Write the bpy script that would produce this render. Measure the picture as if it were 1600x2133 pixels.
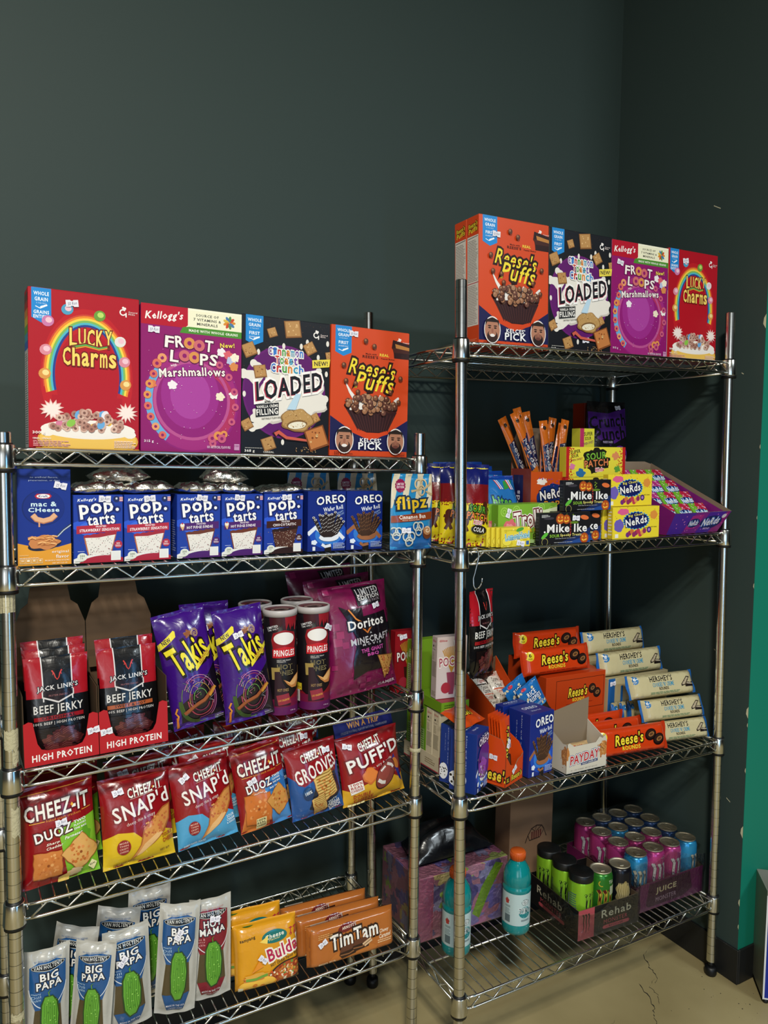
import bpy, bmesh, math, random
from math import sin, cos, pi, radians, sqrt
from mathutils import Vector, Matrix, noise
from mathutils.geometry import tessellate_polygon

I = 0.0254                                  # the scene is laid out in inches
SC = bpy.context.scene
COL = SC.collection
for _o in list(bpy.data.objects): bpy.data.objects.remove(_o)

# ------------------------------------------------------------------ camera
cam = bpy.data.cameras.new('camera'); camo = bpy.data.objects.new('camera', cam); COL.objects.link(camo)
CAM_YAW, CAM_PITCH, CAM_ROLL = 0.5082, -0.0686, 0.0115
_f = Vector((sin(CAM_YAW)*cos(CAM_PITCH), cos(CAM_YAW)*cos(CAM_PITCH), sin(CAM_PITCH)))
_r = Vector((cos(CAM_YAW), -sin(CAM_YAW), 0)); _u = _r.cross(_f)
_r2 = cos(CAM_ROLL)*_r + sin(CAM_ROLL)*_u; _u2 = -sin(CAM_ROLL)*_r + cos(CAM_ROLL)*_u
_m = Matrix((_r2, _u2, -_f)).transposed().to_4x4(); _m.translation = Vector((-2.4352, -58.2785, 58.1006))*I
camo.matrix_world = _m
cam.sensor_fit = 'VERTICAL'; cam.sensor_height = 24.0; cam.lens = 24.0*1570.64/2133
cam.clip_start = 0.05
SC.camera = camo

# ------------------------------------------------------------------ exposure, world, lamps
SC.view_settings.view_transform = 'Standard'; SC.view_settings.look = 'None'
SC.view_settings.gamma = 1.0; SC.view_settings.use_curve_mapping = False
SC.view_settings.exposure = 0.0
SC.cycles.max_bounces = 8; SC.cycles.transparent_max_bounces = 12
SC.cycles.use_denoising = True
SC.cycles.caustics_reflective = False; SC.cycles.caustics_refractive = False
W = bpy.data.worlds.new('room_air'); SC.world = W; W.use_nodes = True
W.node_tree.nodes['Background'].inputs[0].default_value = (.30, .36, .42, 1)
W.node_tree.nodes['Background'].inputs[1].default_value = 0.004

def area(name, loc, size, power, col, target=None, spread=180):
    l = bpy.data.lights.new(name, 'AREA'); l.shape = 'RECTANGLE'; l.size, l.size_y = size[0]*I, size[1]*I
    l.energy = power; l.color = col; l.spread = radians(spread)
    o = bpy.data.objects.new(name, l); COL.objects.link(o); o.location = Vector(loc)*I
    d = (Vector(target)-Vector(loc)) if target else Vector((0, 0, -1))
    o.rotation_euler = d.to_track_quat('-Z', 'Y').to_euler()
    return o
area('ceiling_lamp', (-22, -98, 138), (14, 22), 172, (1.0, .96, .86))
area('ceiling_lamp', (95, -130, 138), (40, 12), 90, (.84, .95, 1.0))
area('shop_window_daylight', (-70, -200, 62), (170, 104), 32, (.86, .93, 1.0), (20, 0, 48))
area('highlight_strip_light', (-84, -186, 52), (20, 84), 14, (.86, .93, 1.0), (20, 0, 45))  # added strip lamp, out of view, for hot highlights on the chrome
area('drinks_cooler_light', (34, -92, 40), (7, 56), 6, (.22, .55, 1.0), (30, 0, 40))

# ------------------------------------------------------------------ colours and materials
def lin(h):
    if not isinstance(h, str): return h
    r = []
    for k in (0, 2, 4):
        c = int(h[k:k+2], 16)/255
        r.append(c/12.92 if c <= .04045 else ((c+.055)/1.055)**2.4)
    return (r[0], r[1], r[2], 1.0)

def mat(name, col=None, rough=.5, metal=0, bump=None, coat=0, spec=.5, trans=0, alpha=None, ior=1.45, colvar=None):
    """principled material; col None reads the printed colours stored on the mesh"""
    m = bpy.data.materials.new(name); m.use_nodes = True
    nt = m.node_tree; b = nt.nodes['Principled BSDF']
    b.inputs['Roughness'].default_value = rough; b.inputs['Metallic'].default_value = metal
    b.inputs['Coat Weight'].default_value = coat; b.inputs['Coat Roughness'].default_value = .12
    b.inputs['Specular IOR Level'].default_value = spec
    b.inputs['Transmission Weight'].default_value = trans; b.inputs['IOR'].default_value = ior
    if col is None:
        a = nt.nodes.new('ShaderNodeAttribute'); a.attribute_name = 'Col'
        nt.links.new(a.outputs['Color'], b.inputs['Base Color'])
    else:
        b.inputs['Base Color'].default_value = lin(col)
    tc = nt.nodes.new('ShaderNodeTexCoord')
    if colvar:                                # dirt, wear: (scale, dark colour, amount)
        n = nt.nodes.new('ShaderNodeTexNoise'); n.inputs['Scale'].default_value = colvar[0]; n.inputs['Detail'].default_value = 6
        nt.links.new(tc.outputs['Object'], n.inputs['Vector'])
        cr = nt.nodes.new('ShaderNodeValToRGB'); cr.color_ramp.elements[0].position = .42; cr.color_ramp.elements[1].position = .68
        cr.color_ramp.elements[0].color = lin(col); cr.color_ramp.elements[1].color = lin(colvar[1])
        nt.links.new(n.outputs['Fac'], cr.inputs['Fac']); nt.links.new(cr.outputs['Color'], b.inputs['Base Color'])
    if bump:                                  # (scale, strength, distance, kind)
        n = nt.nodes.new('ShaderNodeTexNoise'); n.inputs['Scale'].default_value = bump[0]; n.inputs['Detail'].default_value = 3
        n.inputs['Distortion'].default_value = bump[3] if len(bump) > 3 else 0
        nt.links.new(tc.outputs['Object'], n.inputs['Vector'])
        bp = nt.nodes.new('ShaderNodeBump'); bp.inputs['Strength'].default_value = bump[1]; bp.inputs['Distance'].default_value = bump[2]
        nt.links.new(n.outputs['Fac'], bp.inputs['Height']); nt.links.new(bp.outputs['Normal'], b.inputs['Normal'])
    if alpha is not None:                     # thin clear film: mostly see-through, with its own gloss
        t = nt.nodes.new('ShaderNodeBsdfTransparent'); mx = nt.nodes.new('ShaderNodeMixShader')
        fr = nt.nodes.new('ShaderNodeFresnel'); fr.inputs['IOR'].default_value = 1.5
        ad = nt.nodes.new('ShaderNodeMath'); ad.operation = 'MULTIPLY_ADD'; ad.inputs[1].default_value = .7; ad.inputs[2].default_value = alpha
        b = nt.nodes.new('ShaderNodeBsdfGlossy'); b.inputs['Roughness'].default_value = rough; b.inputs['Color'].default_value = (.9, .92, .95, 1)
        if bump: nt.links.new(bp.outputs['Normal'], b.inputs['Normal'])
        if bump: nt.links.new(bp.outputs['Normal'], fr.inputs['Normal'])
        nt.links.new(fr.outputs[0], ad.inputs[0]); nt.links.new(ad.outputs[0], mx.inputs[0])
        nt.links.new(t.outputs[0], mx.inputs[1]); nt.links.new(b.outputs[0], mx.inputs[2])
        nt.links.new(mx.outputs[0], nt.nodes['Material Output'].inputs['Surface'])
    return m

CARTON = mat('printed_carton', rough=.38, spec=.45, bump=(60, .04, .002))
FILM = mat('printed_film', rough=.24, spec=.6, coat=.35, bump=(38, .30, .004, .8))
PAPER = mat('matte_paper', rough=.8, spec=.25)
BOARD = mat('raw_cardboard', rough=.85, spec=.2, bump=(90, .08, .001))
CANPRINT = mat('printed_can', rough=.26, metal=.45, spec=.6)
CHROME = mat('chrome', 'd2d2cc', rough=.2, metal=1, bump=(9, .03, .001))
ALU = mat('aluminium', 'd6ccb4', rough=.5, metal=1)
FOIL = mat('foil', 'efece4', rough=.24, metal=1, bump=(60, .6, .005, 1.2))
BLACK = mat('black_plastic', '0d0e0f', rough=.45)
CLEAR = mat('clear_film', '16181a', rough=.22, alpha=.05, bump=(55, .8, .006, 1.5))
DRINK = mat('teal_drink', '0b7f80', rough=.12, spec=.5, coat=.5)
PLASTIC = mat('coloured_plastic', rough=.4)
TAPE = mat('tape_residue', 'b5ad8c', rough=.9, bump=(200, .8, .003))

# ------------------------------------------------------------------ mesh collector
class G:
    def __init__(s): s.v, s.f, s.c, s.fm, s.fs = [], [], [], [], []
    def add(s, vs, fs, col, mi=0, smooth=False):
        n = len(s.v); s.v += vs; c = lin(col); s.c += [c]*len(vs)
        s.f += [tuple(n+i for i in f) for f in fs]; s.fm += [mi]*len(fs); s.fs += [smooth]*len(fs)
    def poly(s, vs, col, mi=0): s.add(vs, [tuple(range(len(vs)))], col, mi)
    def grid(s, fn, nu, nv, col, mi=0, smooth=True, closeu=False, flip=False):
        vs = [fn(i/nu, j/nv) for j in range(nv+1) for i in range(nu + (0 if closeu else 1))]
        k = nu if closeu else nu+1; fs = []
        for j in range(nv):
            for i in range(nu):
                a, b = j*k+i, j*k+(i+1) % k
                q = (a, b, b+k, a+k); fs.append(q[::-1] if flip else q)
        s.add(vs, fs, col, mi, smooth)
    def box(s, x0, y0, z0, x1, y1, z1, col, mi=0, b=.03):
        b = min(b, .45*min(x1-x0, y1-y0, z1-z0))
        vs, idx = [], {}
        for ax in range(3):
            for sx in (0, 1):
                for sy in (0, 1):
                    for sz in (0, 1):
                        p = [x1 if sx else x0, y1 if sy else y0, z1 if sz else z0]; sg = (sx, sy, sz)
                        for k in range(3):
                            if k != ax: p[k] += -b if sg[k] else b
                        idx[(ax, sx, sy, sz)] = len(vs); vs.append(tuple(p))
        fs = []
        for ax in range(3):
            o = [k for k in range(3) if k != ax]
            for sd in (0, 1):
                q = []
                for a, c in ((0, 0), (1, 0), (1, 1), (0, 1)):
                    sg = [0]*3; sg[ax] = sd; sg[o[0]] = a; sg[o[1]] = c; q.append(idx[(ax, *sg)])
                fs.append(tuple(q) if (sd == 1) == (ax != 1) else tuple(q[::-1]))
            for a in (0, 1):                     # edge chamfers along axis ax
                for c in (0, 1):
                    def g(e, h):
                        sg = [0]*3; sg[ax] = e; sg[o[0]] = a; sg[o[1]] = c; return idx[(h, *sg)]
                    fs.append((g(0, o[0]), g(1, o[0]), g(1, o[1]), g(0, o[1])))
        for sx in (0, 1):
            for sy in (0, 1):
                for sz in (0, 1): fs.append((idx[(0, sx, sy, sz)], idx[(1, sx, sy, sz)], idx[(2, sx, sy, sz)]))
        s.add(vs, fs, col, mi)
    def tube(s, pts, r, n=6, col='ffffff', mi=0, closed=False):
        P = [Vector(p) for p in pts]; vs, fs = [], []; N = len(P); pu = None
        for i, p in enumerate(P):
            a = P[i-1] if (i or closed) else p; b = P[(i+1) % N] if (i < N-1 or closed) else p
            t = (b-a).normalized(); ref = Vector((0, 0, 1)) if abs(t.z) < .9 else Vector((1, 0, 0))
            x = t.cross(ref).normalized(); y = x.cross(t)
            rr = r[i] if isinstance(r, (list, tuple)) else r
            vs += [tuple(p+rr*(cos(2*pi*k/n)*x+sin(2*pi*k/n)*y)) for k in range(n)]
        for i in range(N if closed else N-1):
            j = (i+1) % N
            fs += [(i*n+k, i*n+(k+1) % n, j*n+(k+1) % n, j*n+k) for k in range(n)]
        if not closed: fs += [tuple(range(n))[::-1], tuple((N-1)*n+k for k in range(n))]
        s.add(vs, fs, col, mi, True)
    def lathe(s, prof, n=24, col='ffffff', mi=0, c=(0, 0), smooth=True, cap=True):
        vs = [(c[0]+r*sin(2*pi*k/n), c[1]-r*cos(2*pi*k/n), z) for r, z in prof for k in range(n)]
        fs = [(j*n+k, j*n+(k+1) % n, (j+1)*n+(k+1) % n, (j+1)*n+k) for j in range(len(prof)-1) for k in range(n)]
        if cap: fs += [tuple(range(n))[::-1], tuple((len(prof)-1)*n+k for k in range(n))]
        s.add(vs, fs, col, mi, smooth)
    def art(s, A, fn, L=None, mi=0, smooth=False, lo=0, hi=None):
        """lay printed shapes on a surface: fn(x, y, lift) -> point"""
        for k, (vs, fs, c) in enumerate(A.ops):
            vs, fs = clip(vs, fs, A.w, A.h if hi is None else hi, lo)
            if not fs: continue
            if L: vs, fs = refine(vs, fs, L)
            s.add([fn(x, y, A.base+k*A.step) for x, y in vs], fs, c, mi, smooth)
    def build(s, name, mats, parent=None, loc=None, rot=None):
        me = bpy.data.meshes.new(name)
        me.from_pydata([(x*I, y*I, z*I) for x, y, z in s.v], [], s.f)
        me.polygons.foreach_set('material_index', s.fm); me.polygons.foreach_set('use_smooth', s.fs)
        at = me.attributes.new('Col', 'FLOAT_COLOR', 'POINT'); at.data.foreach_set('color', [x for c in s.c for x in c])
        for m in (mats if isinstance(mats, (list, tuple)) else [mats]): me.materials.append(m)
        me.update()
        o = bpy.data.objects.new(name, me); COL.objects.link(o); o.parent = parent
        if loc is not None: o.location = Vector(loc)*I
        if rot is not None: o.rotation_euler = rot
        return o

def clip(vs, fs, w, h, lo=0):
    """cut printed shapes off at the panel's edge"""
    e = .004
    if all(-e <= x <= w+e and lo-e <= y <= h+e for x, y in vs): return vs, fs
    V, F = [], []
    for f in fs:
        q = [vs[i] for i in f]
        for ax, lim, sg in ((0, 0, 1), (0, w, -1), (1, lo, 1), (1, h, -1)):
            r = []
            for i in range(len(q)):
                a, b = q[i-1], q[i]; da, db = (a[ax]-lim)*sg, (b[ax]-lim)*sg
                if (da < 0) != (db < 0): t = da/(da-db); r.append((a[0]+(b[0]-a[0])*t, a[1]+(b[1]-a[1])*t))
                if db >= 0: r.append(b)
            q = r
            if not q: break
        if len(q) > 2: F.append(tuple(range(len(V), len(V)+len(q)))); V += q
    return V, F

def refine(vs, fs, L):
    vs = list(vs); L2 = L*L
    tris = []
    for f in fs:
        for i in range(1, len(f)-1): tris.append((f[0], f[i], f[i+1]))
    for _ in range(6):
        mid = {}
        def m(a, b):
            k = (a, b) if a < b else (b, a)
            if k in mid: return mid[k]
            p, q = vs[a], vs[b]
            if (p[0]-q[0])**2+(p[1]-q[1])**2 > L2:
                vs.append(((p[0]+q[0])/2, (p[1]+q[1])/2)); mid[k] = len(vs)-1
            else: mid[k] = -1
            return mid[k]
        out = []; ch = False
        for a, b, c in tris:
            ab, bc, ca = m(a, b), m(b, c), m(c, a)
            k = (ab >= 0)+(bc >= 0)+(ca >= 0)
            if not k: out.append((a, b, c)); continue
            ch = True
            if k == 3: out += [(a, ab, ca), (ab, b, bc), (ca, bc, c), (ab, bc, ca)]
            elif k == 1:
                if ab >= 0: out += [(a, ab, c), (ab, b, c)]
                elif bc >= 0: out += [(a, b, bc), (a, bc, c)]
                else: out += [(a, b, ca), (ca, b, c)]
            else:
                if ab < 0: out += [(c, ca, bc), (ca, a, b), (ca, b, bc)]
                elif bc < 0: out += [(a, ab, ca), (ab, b, c), (ab, c, ca)]
                else: out += [(b, bc, ab), (ab, bc, c), (a, ab, c)]
        tris = out
        if not ch: break
    return vs, tris

# ------------------------------------------------------------------ flat printed artwork
_txt = {}
def glyphs(s, off, sk, sp=1.1):
    k = (s, round(off, 3), round(sk, 2), sp)
    if k in _txt: return _txt[k]
    c = bpy.data.curves.new('lettering', 'FONT'); c.body = s; c.offset = off; c.shear = sk; c.resolution_u = 2 if len(s) < 9 else 1
    c.space_character = sp
    o = bpy.data.objects.new('lettering', c); me = o.to_mesh()
    vs = [(v.co.x, v.co.y) for v in me.vertices]; fs = [tuple(p.vertices) for p in me.polygons]
    o.to_mesh_clear(); bpy.data.objects.remove(o); bpy.data.curves.remove(c)
    _txt[k] = (vs, fs); return _txt[k]

class A:
    def __init__(s, w, h, step=.0006, base=.004): s.w, s.h, s.ops, s.step, s.base = w, h, [], step, base
    def p(s, pts, c):
        q = [(x*s.w, y*s.h) for x, y in pts]
        s.ops.append((q, [tuple(t) for t in tessellate_polygon([[Vector((x, y, 0)) for x, y in q]])], c)); return s
    def r(s, x0, y0, x1, y1, c): s.ops.append(([(x0*s.w, y0*s.h), (x1*s.w, y0*s.h), (x1*s.w, y1*s.h), (x0*s.w, y1*s.h)], [(0, 1, 2, 3)], c)); return s
    def e(s, cx, cy, rx, ry, c, n=22, a0=0, a1=360, rot=0):
        q = []; R = radians(rot)
        for k in range(n+(a1-a0 < 360)):
            a = radians(a0+(a1-a0)*k/n); X, Y = rx*s.w*cos(a), (ry*s.h if ry else rx*s.w)*sin(a)
            q.append((cx*s.w+X*cos(R)-Y*sin(R), cy*s.h+X*sin(R)+Y*cos(R)))
        s.ops.append((q, [tuple(range(len(q)))], c)); return s
    def ring(s, cx, cy, rx, ry, t, c, a0=0, a1=360, n=28):
        """band of thickness t (share of the width) inside the ellipse"""
        q = []; rx *= s.w; ry = ry*s.h if ry else rx; t *= s.w
        for k in range(n+1):
            a = radians(a0+(a1-a0)*k/n)
            for d in (0, t): q.append((cx*s.w+(rx-d)*cos(a), cy*s.h+(ry-d)*sin(a)))
        s.ops.append((q, [(2*k, 2*k+2, 2*k+3, 2*k+1) for k in range(n)], c)); return s
    def s(s, pts, wd, c, wd2=None):
        P = [Vector((x*s.w, y*s.h)) for x, y in pts]; q = []; n = len(P)
        for i, p in enumerate(P):
            d = (P[min(i+1, n-1)]-P[max(i-1, 0)]).normalized(); k = (wd+((wd2 if wd2 is not None else wd)-wd)*i/max(1, n-1))*s.w/2
            q += [(p.x-d.y*k, p.y+d.x*k), (p.x+d.y*k, p.y-d.x*k)]
        s.ops.append((q, [(2*i, 2*i+1, 2*i+3, 2*i+2) for i in range(n-1)], c)); return s
    def t(s, tx, cx, cy, w, h, c, o=None, ow=.05, b=.025, rot=0, sk=0, arc=0, sh=None):
        """lettering fitted to a box w x h (shares of the panel) round cx, cy; o = outline colour, ow its width; sh = drop shadow"""
        b = min(b, .024); ow = min(ow, .12-b); sp = 1.12
        vs, fs = glyphs(tx, b, sk, sp)
        if not vs: return s
        x0, x1 = min(v[0] for v in vs), max(v[0] for v in vs); y0, y1 = min(v[1] for v in vs), max(v[1] for v in vs)
        kx, ky = w*s.w/(x1-x0), h*s.h/max(y1-y0, .2); R = radians(rot); C, S = cos(R), sin(R)
        mx, my = (x0+x1)/2, (y0+y1)/2
        def put(V, col, dx=0, dy=0):
            q = []
            for x, y in V[0]:
                u = (x-mx)/(x1-x0)*2; X = (x-mx)*kx; Y = (y-my)*ky+arc*h*s.h*(1-u*u)
                q.append((cx*s.w+X*C-Y*S+dx, cy*s.h+X*S+Y*C+dy))
            s.ops.append((q, V[1], col))
        if sh: put(glyphs(tx, b+ow*.5, sk, sp), sh, .012*s.w, -.012*s.w)
        if o:
            put(glyphs(tx, b+ow, sk, sp), o)
        put((vs, fs), c); return s
    def multi(s, tx, cols, cx, cy, w, h, o=None, ow=.06, b=.03):
        n = len(tx); k = w/n
        if o:
            for i, ch in enumerate(tx):
                hh = h if ch in 'bdfhklti' or ch.isupper() else h*.78
                s.t(ch, cx-w/2+k*(i+.5), cy-(h-hh)/2, k*.82, hh, o, o, ow, b)
        for i, ch in enumerate(tx):
            hh = h if ch in 'bdfhklti' or ch.isupper() else h*.78
            s.t(ch, cx-w/2+k*(i+.5), cy-(h-hh)/2, k*.82, hh, cols[i % len(cols)], b=b)
        return s
    def lines(s, x0, y0, x1, y1, n, c, wd=.5, seed=1):
        """rows of small print"""
        rn = random.Random(seed); d = (y1-y0)/n
        vs, fs = [], []
        for i in range(n):
            x = x0; y = y0+d*(i+.25); xe = x1-(x1-x0)*rn.uniform(0, .25)
            while x < xe:
                l = (x1-x0)*rn.uniform(.05, .16); b = len(vs); xx = min(x+l, xe)
                vs += [(x*s.w, y*s.h), (xx*s.w, y*s.h), (xx*s.w, (y+d*wd)*s.h), (x*s.w, (y+d*wd)*s.h)]; fs.append((b, b+1, b+2, b+3)); x += l+(x1-x0)*.02
        s.ops.append((vs, fs, c)); return s
    def dots(s, n, fn, rad, cols, seed=1, k=8):
        rn = random.Random(seed); by = {}
        for i in range(n):
            x, y = fn(rn); r = rad*rn.uniform(.6, 1.2); c = rn.choice(cols); V, F = by.setdefault(c, ([], [])); b = len(V)
            V += [(x*s.w+r*s.w*cos(2*pi*j/k), y*s.h+r*s.w*sin(2*pi*j/k)) for j in range(k)]; F.append(tuple(range(b, b+k)))
        for c, (V, F) in by.items(): s.ops.append((V, F, c))
        return s
    def loop(s, x, y, r, c, hole, t=.42):
        s.e(x, y, r, 0, c, 12); s.e(x, y, r*t, 0, hole, 8); return s
    def blob(s, cx, cy, rx, ry, c, seed=0, amp=.18, k=5, n=40):
        rn = random.Random(seed); ph = [rn.uniform(0, 6.28) for _ in range(4)]; q = []
        for i in range(n):
            a = 2*pi*i/n; m = 1+amp*(sin(k*a+ph[0])*.6+sin((k+3)*a+ph[1])*.4)
            q.append((cx+rx*m*cos(a), cy+ry*m*sin(a)))
        return s.p(q, c)

# ------------------------------------------------------------------ things
def tag(o, label, cat, group=None):
    o['label'] = label; o['category'] = cat
    if group: o['group'] = group
    return o
def struct(name, g, m): o = g.build(name, m); o['kind'] = 'structure'; return o

def sticker(par, fn, x, y, tx='50 Ron', rot=0, w=.85, h=.5, L=None):
    """torn white price ticket with a handwritten price, stuck on the surface fn"""
    a = A(w, h, base=.21 if L == .3 else .12 if L else .08, step=.003); R = radians(rot)
    a.p([(0, 0), (.36, .03), (.42, .16), (.58, .14), (.64, 0), (1, .02), (1, 1), (.62, .97), (.56, .84), (.42, .86), (.36, 1), (0, .98)], 'e4e2ea')
    a.t(tx, .5, .5, .74, .42, '3b3f63', b=0, sk=.35, rot=7)
    g = G(); C, S = cos(R), sin(R)
    g.art(a, lambda X, Y, l: fn(x+(X-w/2)*C-(Y-h/2)*S, y+(X-w/2)*S+(Y-h/2)*C, l), L)
    o = g.build('price_sticker', PAPER, par); return o

def front(x, y, l): return (x, -l, y)
def boxobj(name, w, h, d, body, fa=None, left=None, top=None, right=None, m=None, side=None):
    """printed carton: x 0..w, y 0..d into the shelf, z 0..h; art on front, left side and top"""
    g = G(); g.box(0, 0, 0, w, d, h, body)
    if fa: g.art(fa, front)
    if left: g.art(left, lambda x, y, l: (-l, d-x, y))
    if top: g.art(top, lambda x, y, l: (x, y, h+l))
    if right: g.art(right, lambda x, y, l: (w+l, x, y))
    return g.build(name, m or CARTON)

def bagfn(w, h, d, ex=2.4, et=3.2, ax=.75, at=.8, fx=.0, ft=.06, pinch=.05, wr=.05, seed=0, stand=False, sag=0, box=0):
    def fn(x, y, l=0, back=False):
        X = max(-1, min(1, 2*x/w-1)); T = max(-1, min(1, 2*y/h-1))
        xx = min(1, abs(X)/(1-fx)); tt = min(1, abs(T)/(1-ft))
        px = max(0, 1-xx**ex)**ax
        if stand:
            tn = y/h; pt = min(1, max(0, (1-tn-ft)/.72))**.75*min(1, .5+tn*6)
        else: pt = max(0, 1-tt**et)**at
        th = d/2*px*pt
        e = max(0, 1-px*pt)
        wv = wr*(sin(X*9+seed*1.7+T*2)*.5+noise.noise((X*2.2+seed*3.1, T*2.2, seed))*1.6)*(.35+.65*e)*min(1, px*4)
        if abs(T) > 1-ft: wv = wr*.5*sin(X*7+seed)
        xs = (X*w/2)*(1-pinch*(1-abs(T)**3)*(0 if stand else 1)-(.06*max(0, T)**2 if stand else 0))
        yy = -th-wv if not back else th*.8-wv
        z = y+.04*h*sag*X*X
        return (w/2+xs, yy-l if not back else yy+.01, z)
    return fn
def bagobj(name, w, h, d, body, fa, L=.18, nu=26, nv=34, m=None, stickers=(), back=None, **kw):
    """soft bag, front towards -y, bottom edge on z = 0"""
    fn = bagfn(w, h, d, **kw); g = G()
    cut = h*(1-max(.05, kw.get('ft', .06))) if h > 3.6 else h; k = cut/h
    g.grid(lambda u, v: fn(u*w, v*cut), nu, nv, body); g.grid(lambda u, v: fn(u*w, v*cut, 0, True), nu, nv, back or body, flip=True)
    if fa: fa.base, fa.step = .02, max(.0012, min(.004, .17/len(fa.ops))); g.art(fa, fn, L, smooth=True, hi=cut)
    o = g.build(name, m or FILM)
    if cut < h:                               # crimped seal along the top
        g = G(); q = lambda bk: (lambda u, v: fn(u*w, cut+v*(h-cut), 0, bk)); g.grid(q(False), nu, 5, body); g.grid(q(True), nu, 5, back or body, flip=True)
        if fa: g.art(fa, fn, L, smooth=True, lo=cut)
        g.build('top_seal', m or FILM, o)
    for s in stickers: sticker(o, fn, *s, L=.3)
    return o, fn

def put(o, x, y, z, rz=0, rx=0, ry=0):
    """place by inches; rx < 0 leans the top away from the viewer"""
    o.rotation_mode = 'XYZ'
    o.matrix_world = Matrix.Translation(Vector((x, y, z))*I) @ Matrix.Rotation(radians(rz), 4, 'Z') @ Matrix.Rotation(radians(ry), 4, 'Y') @ Matrix.Rotation(radians(rx), 4, 'X')
    return o
def copy(o):
    c = o.copy(); COL.objects.link(c)
    for ch in list(o.children):
        d = ch.copy(); COL.objects.link(d); d.parent = c
        for s in list(ch.children):
            e = s.copy(); COL.objects.link(e); e.parent = d
    return c
def dup(o, label, group=None):
    c = copy(o); c['label'] = label
    if group: c['group'] = group
    return c

# ------------------------------------------------------------------ rack frames: origin, heading, width, depth, lean, shelves (height, slope)
RACK = {
 'L': dict(o=(0, 0), a=.0209, W=34.1, D=12.68, ln=-.0007, top=59.75, tt=-.0249, sh={1: (58.584, .0114), 2: (50.127, .0066), 3: (35.702, -.0176), 4: (25.855, -.0085), 5: (12.70, .0117)}),
 'R': dict(o=(35.217, -4.873), a=.0023, W=34.90, D=16.64, ln=-.0181, top=73.29, tt=-.0258, sh={1: (68.064, -.0236), 2: (50.233, -.0126), 3: (28.106, .0191), 4: (9.485, .0115)}),
}
def on(o, U, k, u, v, dz=0, yaw=0, lean=0, roll=0):
    """stand an object on shelf k of rack U at u along it and v into it, its lowest point on the wires"""
    R = RACK[U]; z, t = R['sh'][k]; a = R['a']
    x = R['o'][0]+cos(a)*u-sin(a)*v; y = R['o'][1]+sin(a)*u+cos(a)*v
    put(o, x, y, z-t*u+.15+dz)
    o.matrix_world = o.matrix_world @ Matrix.Rotation(a, 4, 'Z') @ Matrix.Rotation(math.atan(t), 4, 'Y') @ Matrix.Rotation(radians(yaw), 4, 'Z') @ Matrix.Rotation(radians(roll), 4, 'Y') @ Matrix.Rotation(radians(lean), 4, 'X')
    if o.type == 'MESH' and (lean or roll) and dz < .12:
        m = o.matrix_world; lo = 9
        for q in o.data.vertices:
            p = m @ q.co; lo = min(lo, p.z/I-(z-t*(u+p.x/I-x)))
        o.location.z += (.15+dz-lo)*I
    return o

# ================================================================== ROOM
WALLP = mat('dark_green_grey_wall_paint', '354340', rough=.62, spec=.3, bump=(160, .06, .001))
TEAL = mat('teal_wall_paint', '157a64', rough=.5, spec=.35, bump=(120, .08, .001))
RUBBER = mat('black_rubber_baseboard', '1a1b1b', rough=.5, bump=(60, .1, .001))
CEIL = mat('ceiling_paint', '666663', rough=.9)
FLOORM = mat('worn_beige_concrete_floor', 'a3946a', rough=.42, spec=.4, colvar=(2.2, '8d7f58'), bump=(30, .06, .001))
DARK = mat('crack_dirt', '15130f', rough=.95)
CHIP = mat('bare_plaster_chip', 'cfc9a8', rough=.9)
WY, CXR, OY, TOP = 14.31, 71.9, -7.25, 140
g = G(); g.box(-150, WY, 0, CXR+6, WY+5, TOP, 'ffffff', b=.001); struct('wall_back', g, WALLP)
g = G()
g.box(CXR, OY+.04, 0, CXR+6, WY, TOP, 'ffffff', b=.001)
rn = random.Random(4)
for z, w in ((73.2, .35), (60, .12), (52.4, .1), (45, .14), (31, .3), (29.6, .12), (17.5, .32), (24.5, .14), (9.4, .2), (6.6, .14)):   # chipped paint on the outer corner
    h = w*2.2; g.poly([(CXR-.012, OY+.03, z-h), (CXR-.012, OY+w, z-h*.3), (CXR-.012, OY+w*.8, z+h*.5), (CXR-.012, OY+.03, z+h)], 'ffffff', 1)
for y, z, l in ((-2.6, 37, .2), (-5, 20.5, .5), (-4.6, 68, .25), (-.2, 87, .9)):
    g.poly([(CXR-.012, y, z), (CXR-.012, y-l, z-l*.6), (CXR-.012, y-l, z-l*.6+.09), (CXR-.012, y, z+.09)], 'ffffff', 1)
struct('wall_right', g, [WALLP, CHIP])
g = G(); g.box(CXR+.02, OY, 0, CXR+60, OY+4, TOP, 'ffffff', b=.001); struct('wall_side', g, TEAL)
PALE = mat('pale_wall_paint', '4a4946', rough=.8)
g = G(); g.box(-154, -264, 0, -150, WY+5, TOP, 'ffffff', b=.001); struct('wall_left', g, PALE)
g = G(); g.box(-150, -264, 0, CXR+80, -260, TOP, 'ffffff', b=.001); struct('wall_front', g, PALE)
g = G(); g.box(-150, -260, TOP, CXR+80, WY+5, TOP+4, 'ffffff', b=.01); struct('ceiling', g, CEIL)
for nm, bx in (('baseboard_back', (-150, WY-.25, 0, CXR, WY, 4.1)), ('baseboard_right', (CXR-.25, OY-.22, 0, CXR, WY-.25, 4.0)), ('baseboard_side', (CXR, OY-.25, 0, CXR+60, OY, 4.0))):
    g = G(); g.box(*bx, 'ffffff', b=.06); struct(nm, g, RUBBER)
g = G(); g.box(-150, -260, -4, CXR+80, WY+5, 0, 'ffffff', b=.001)
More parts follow.
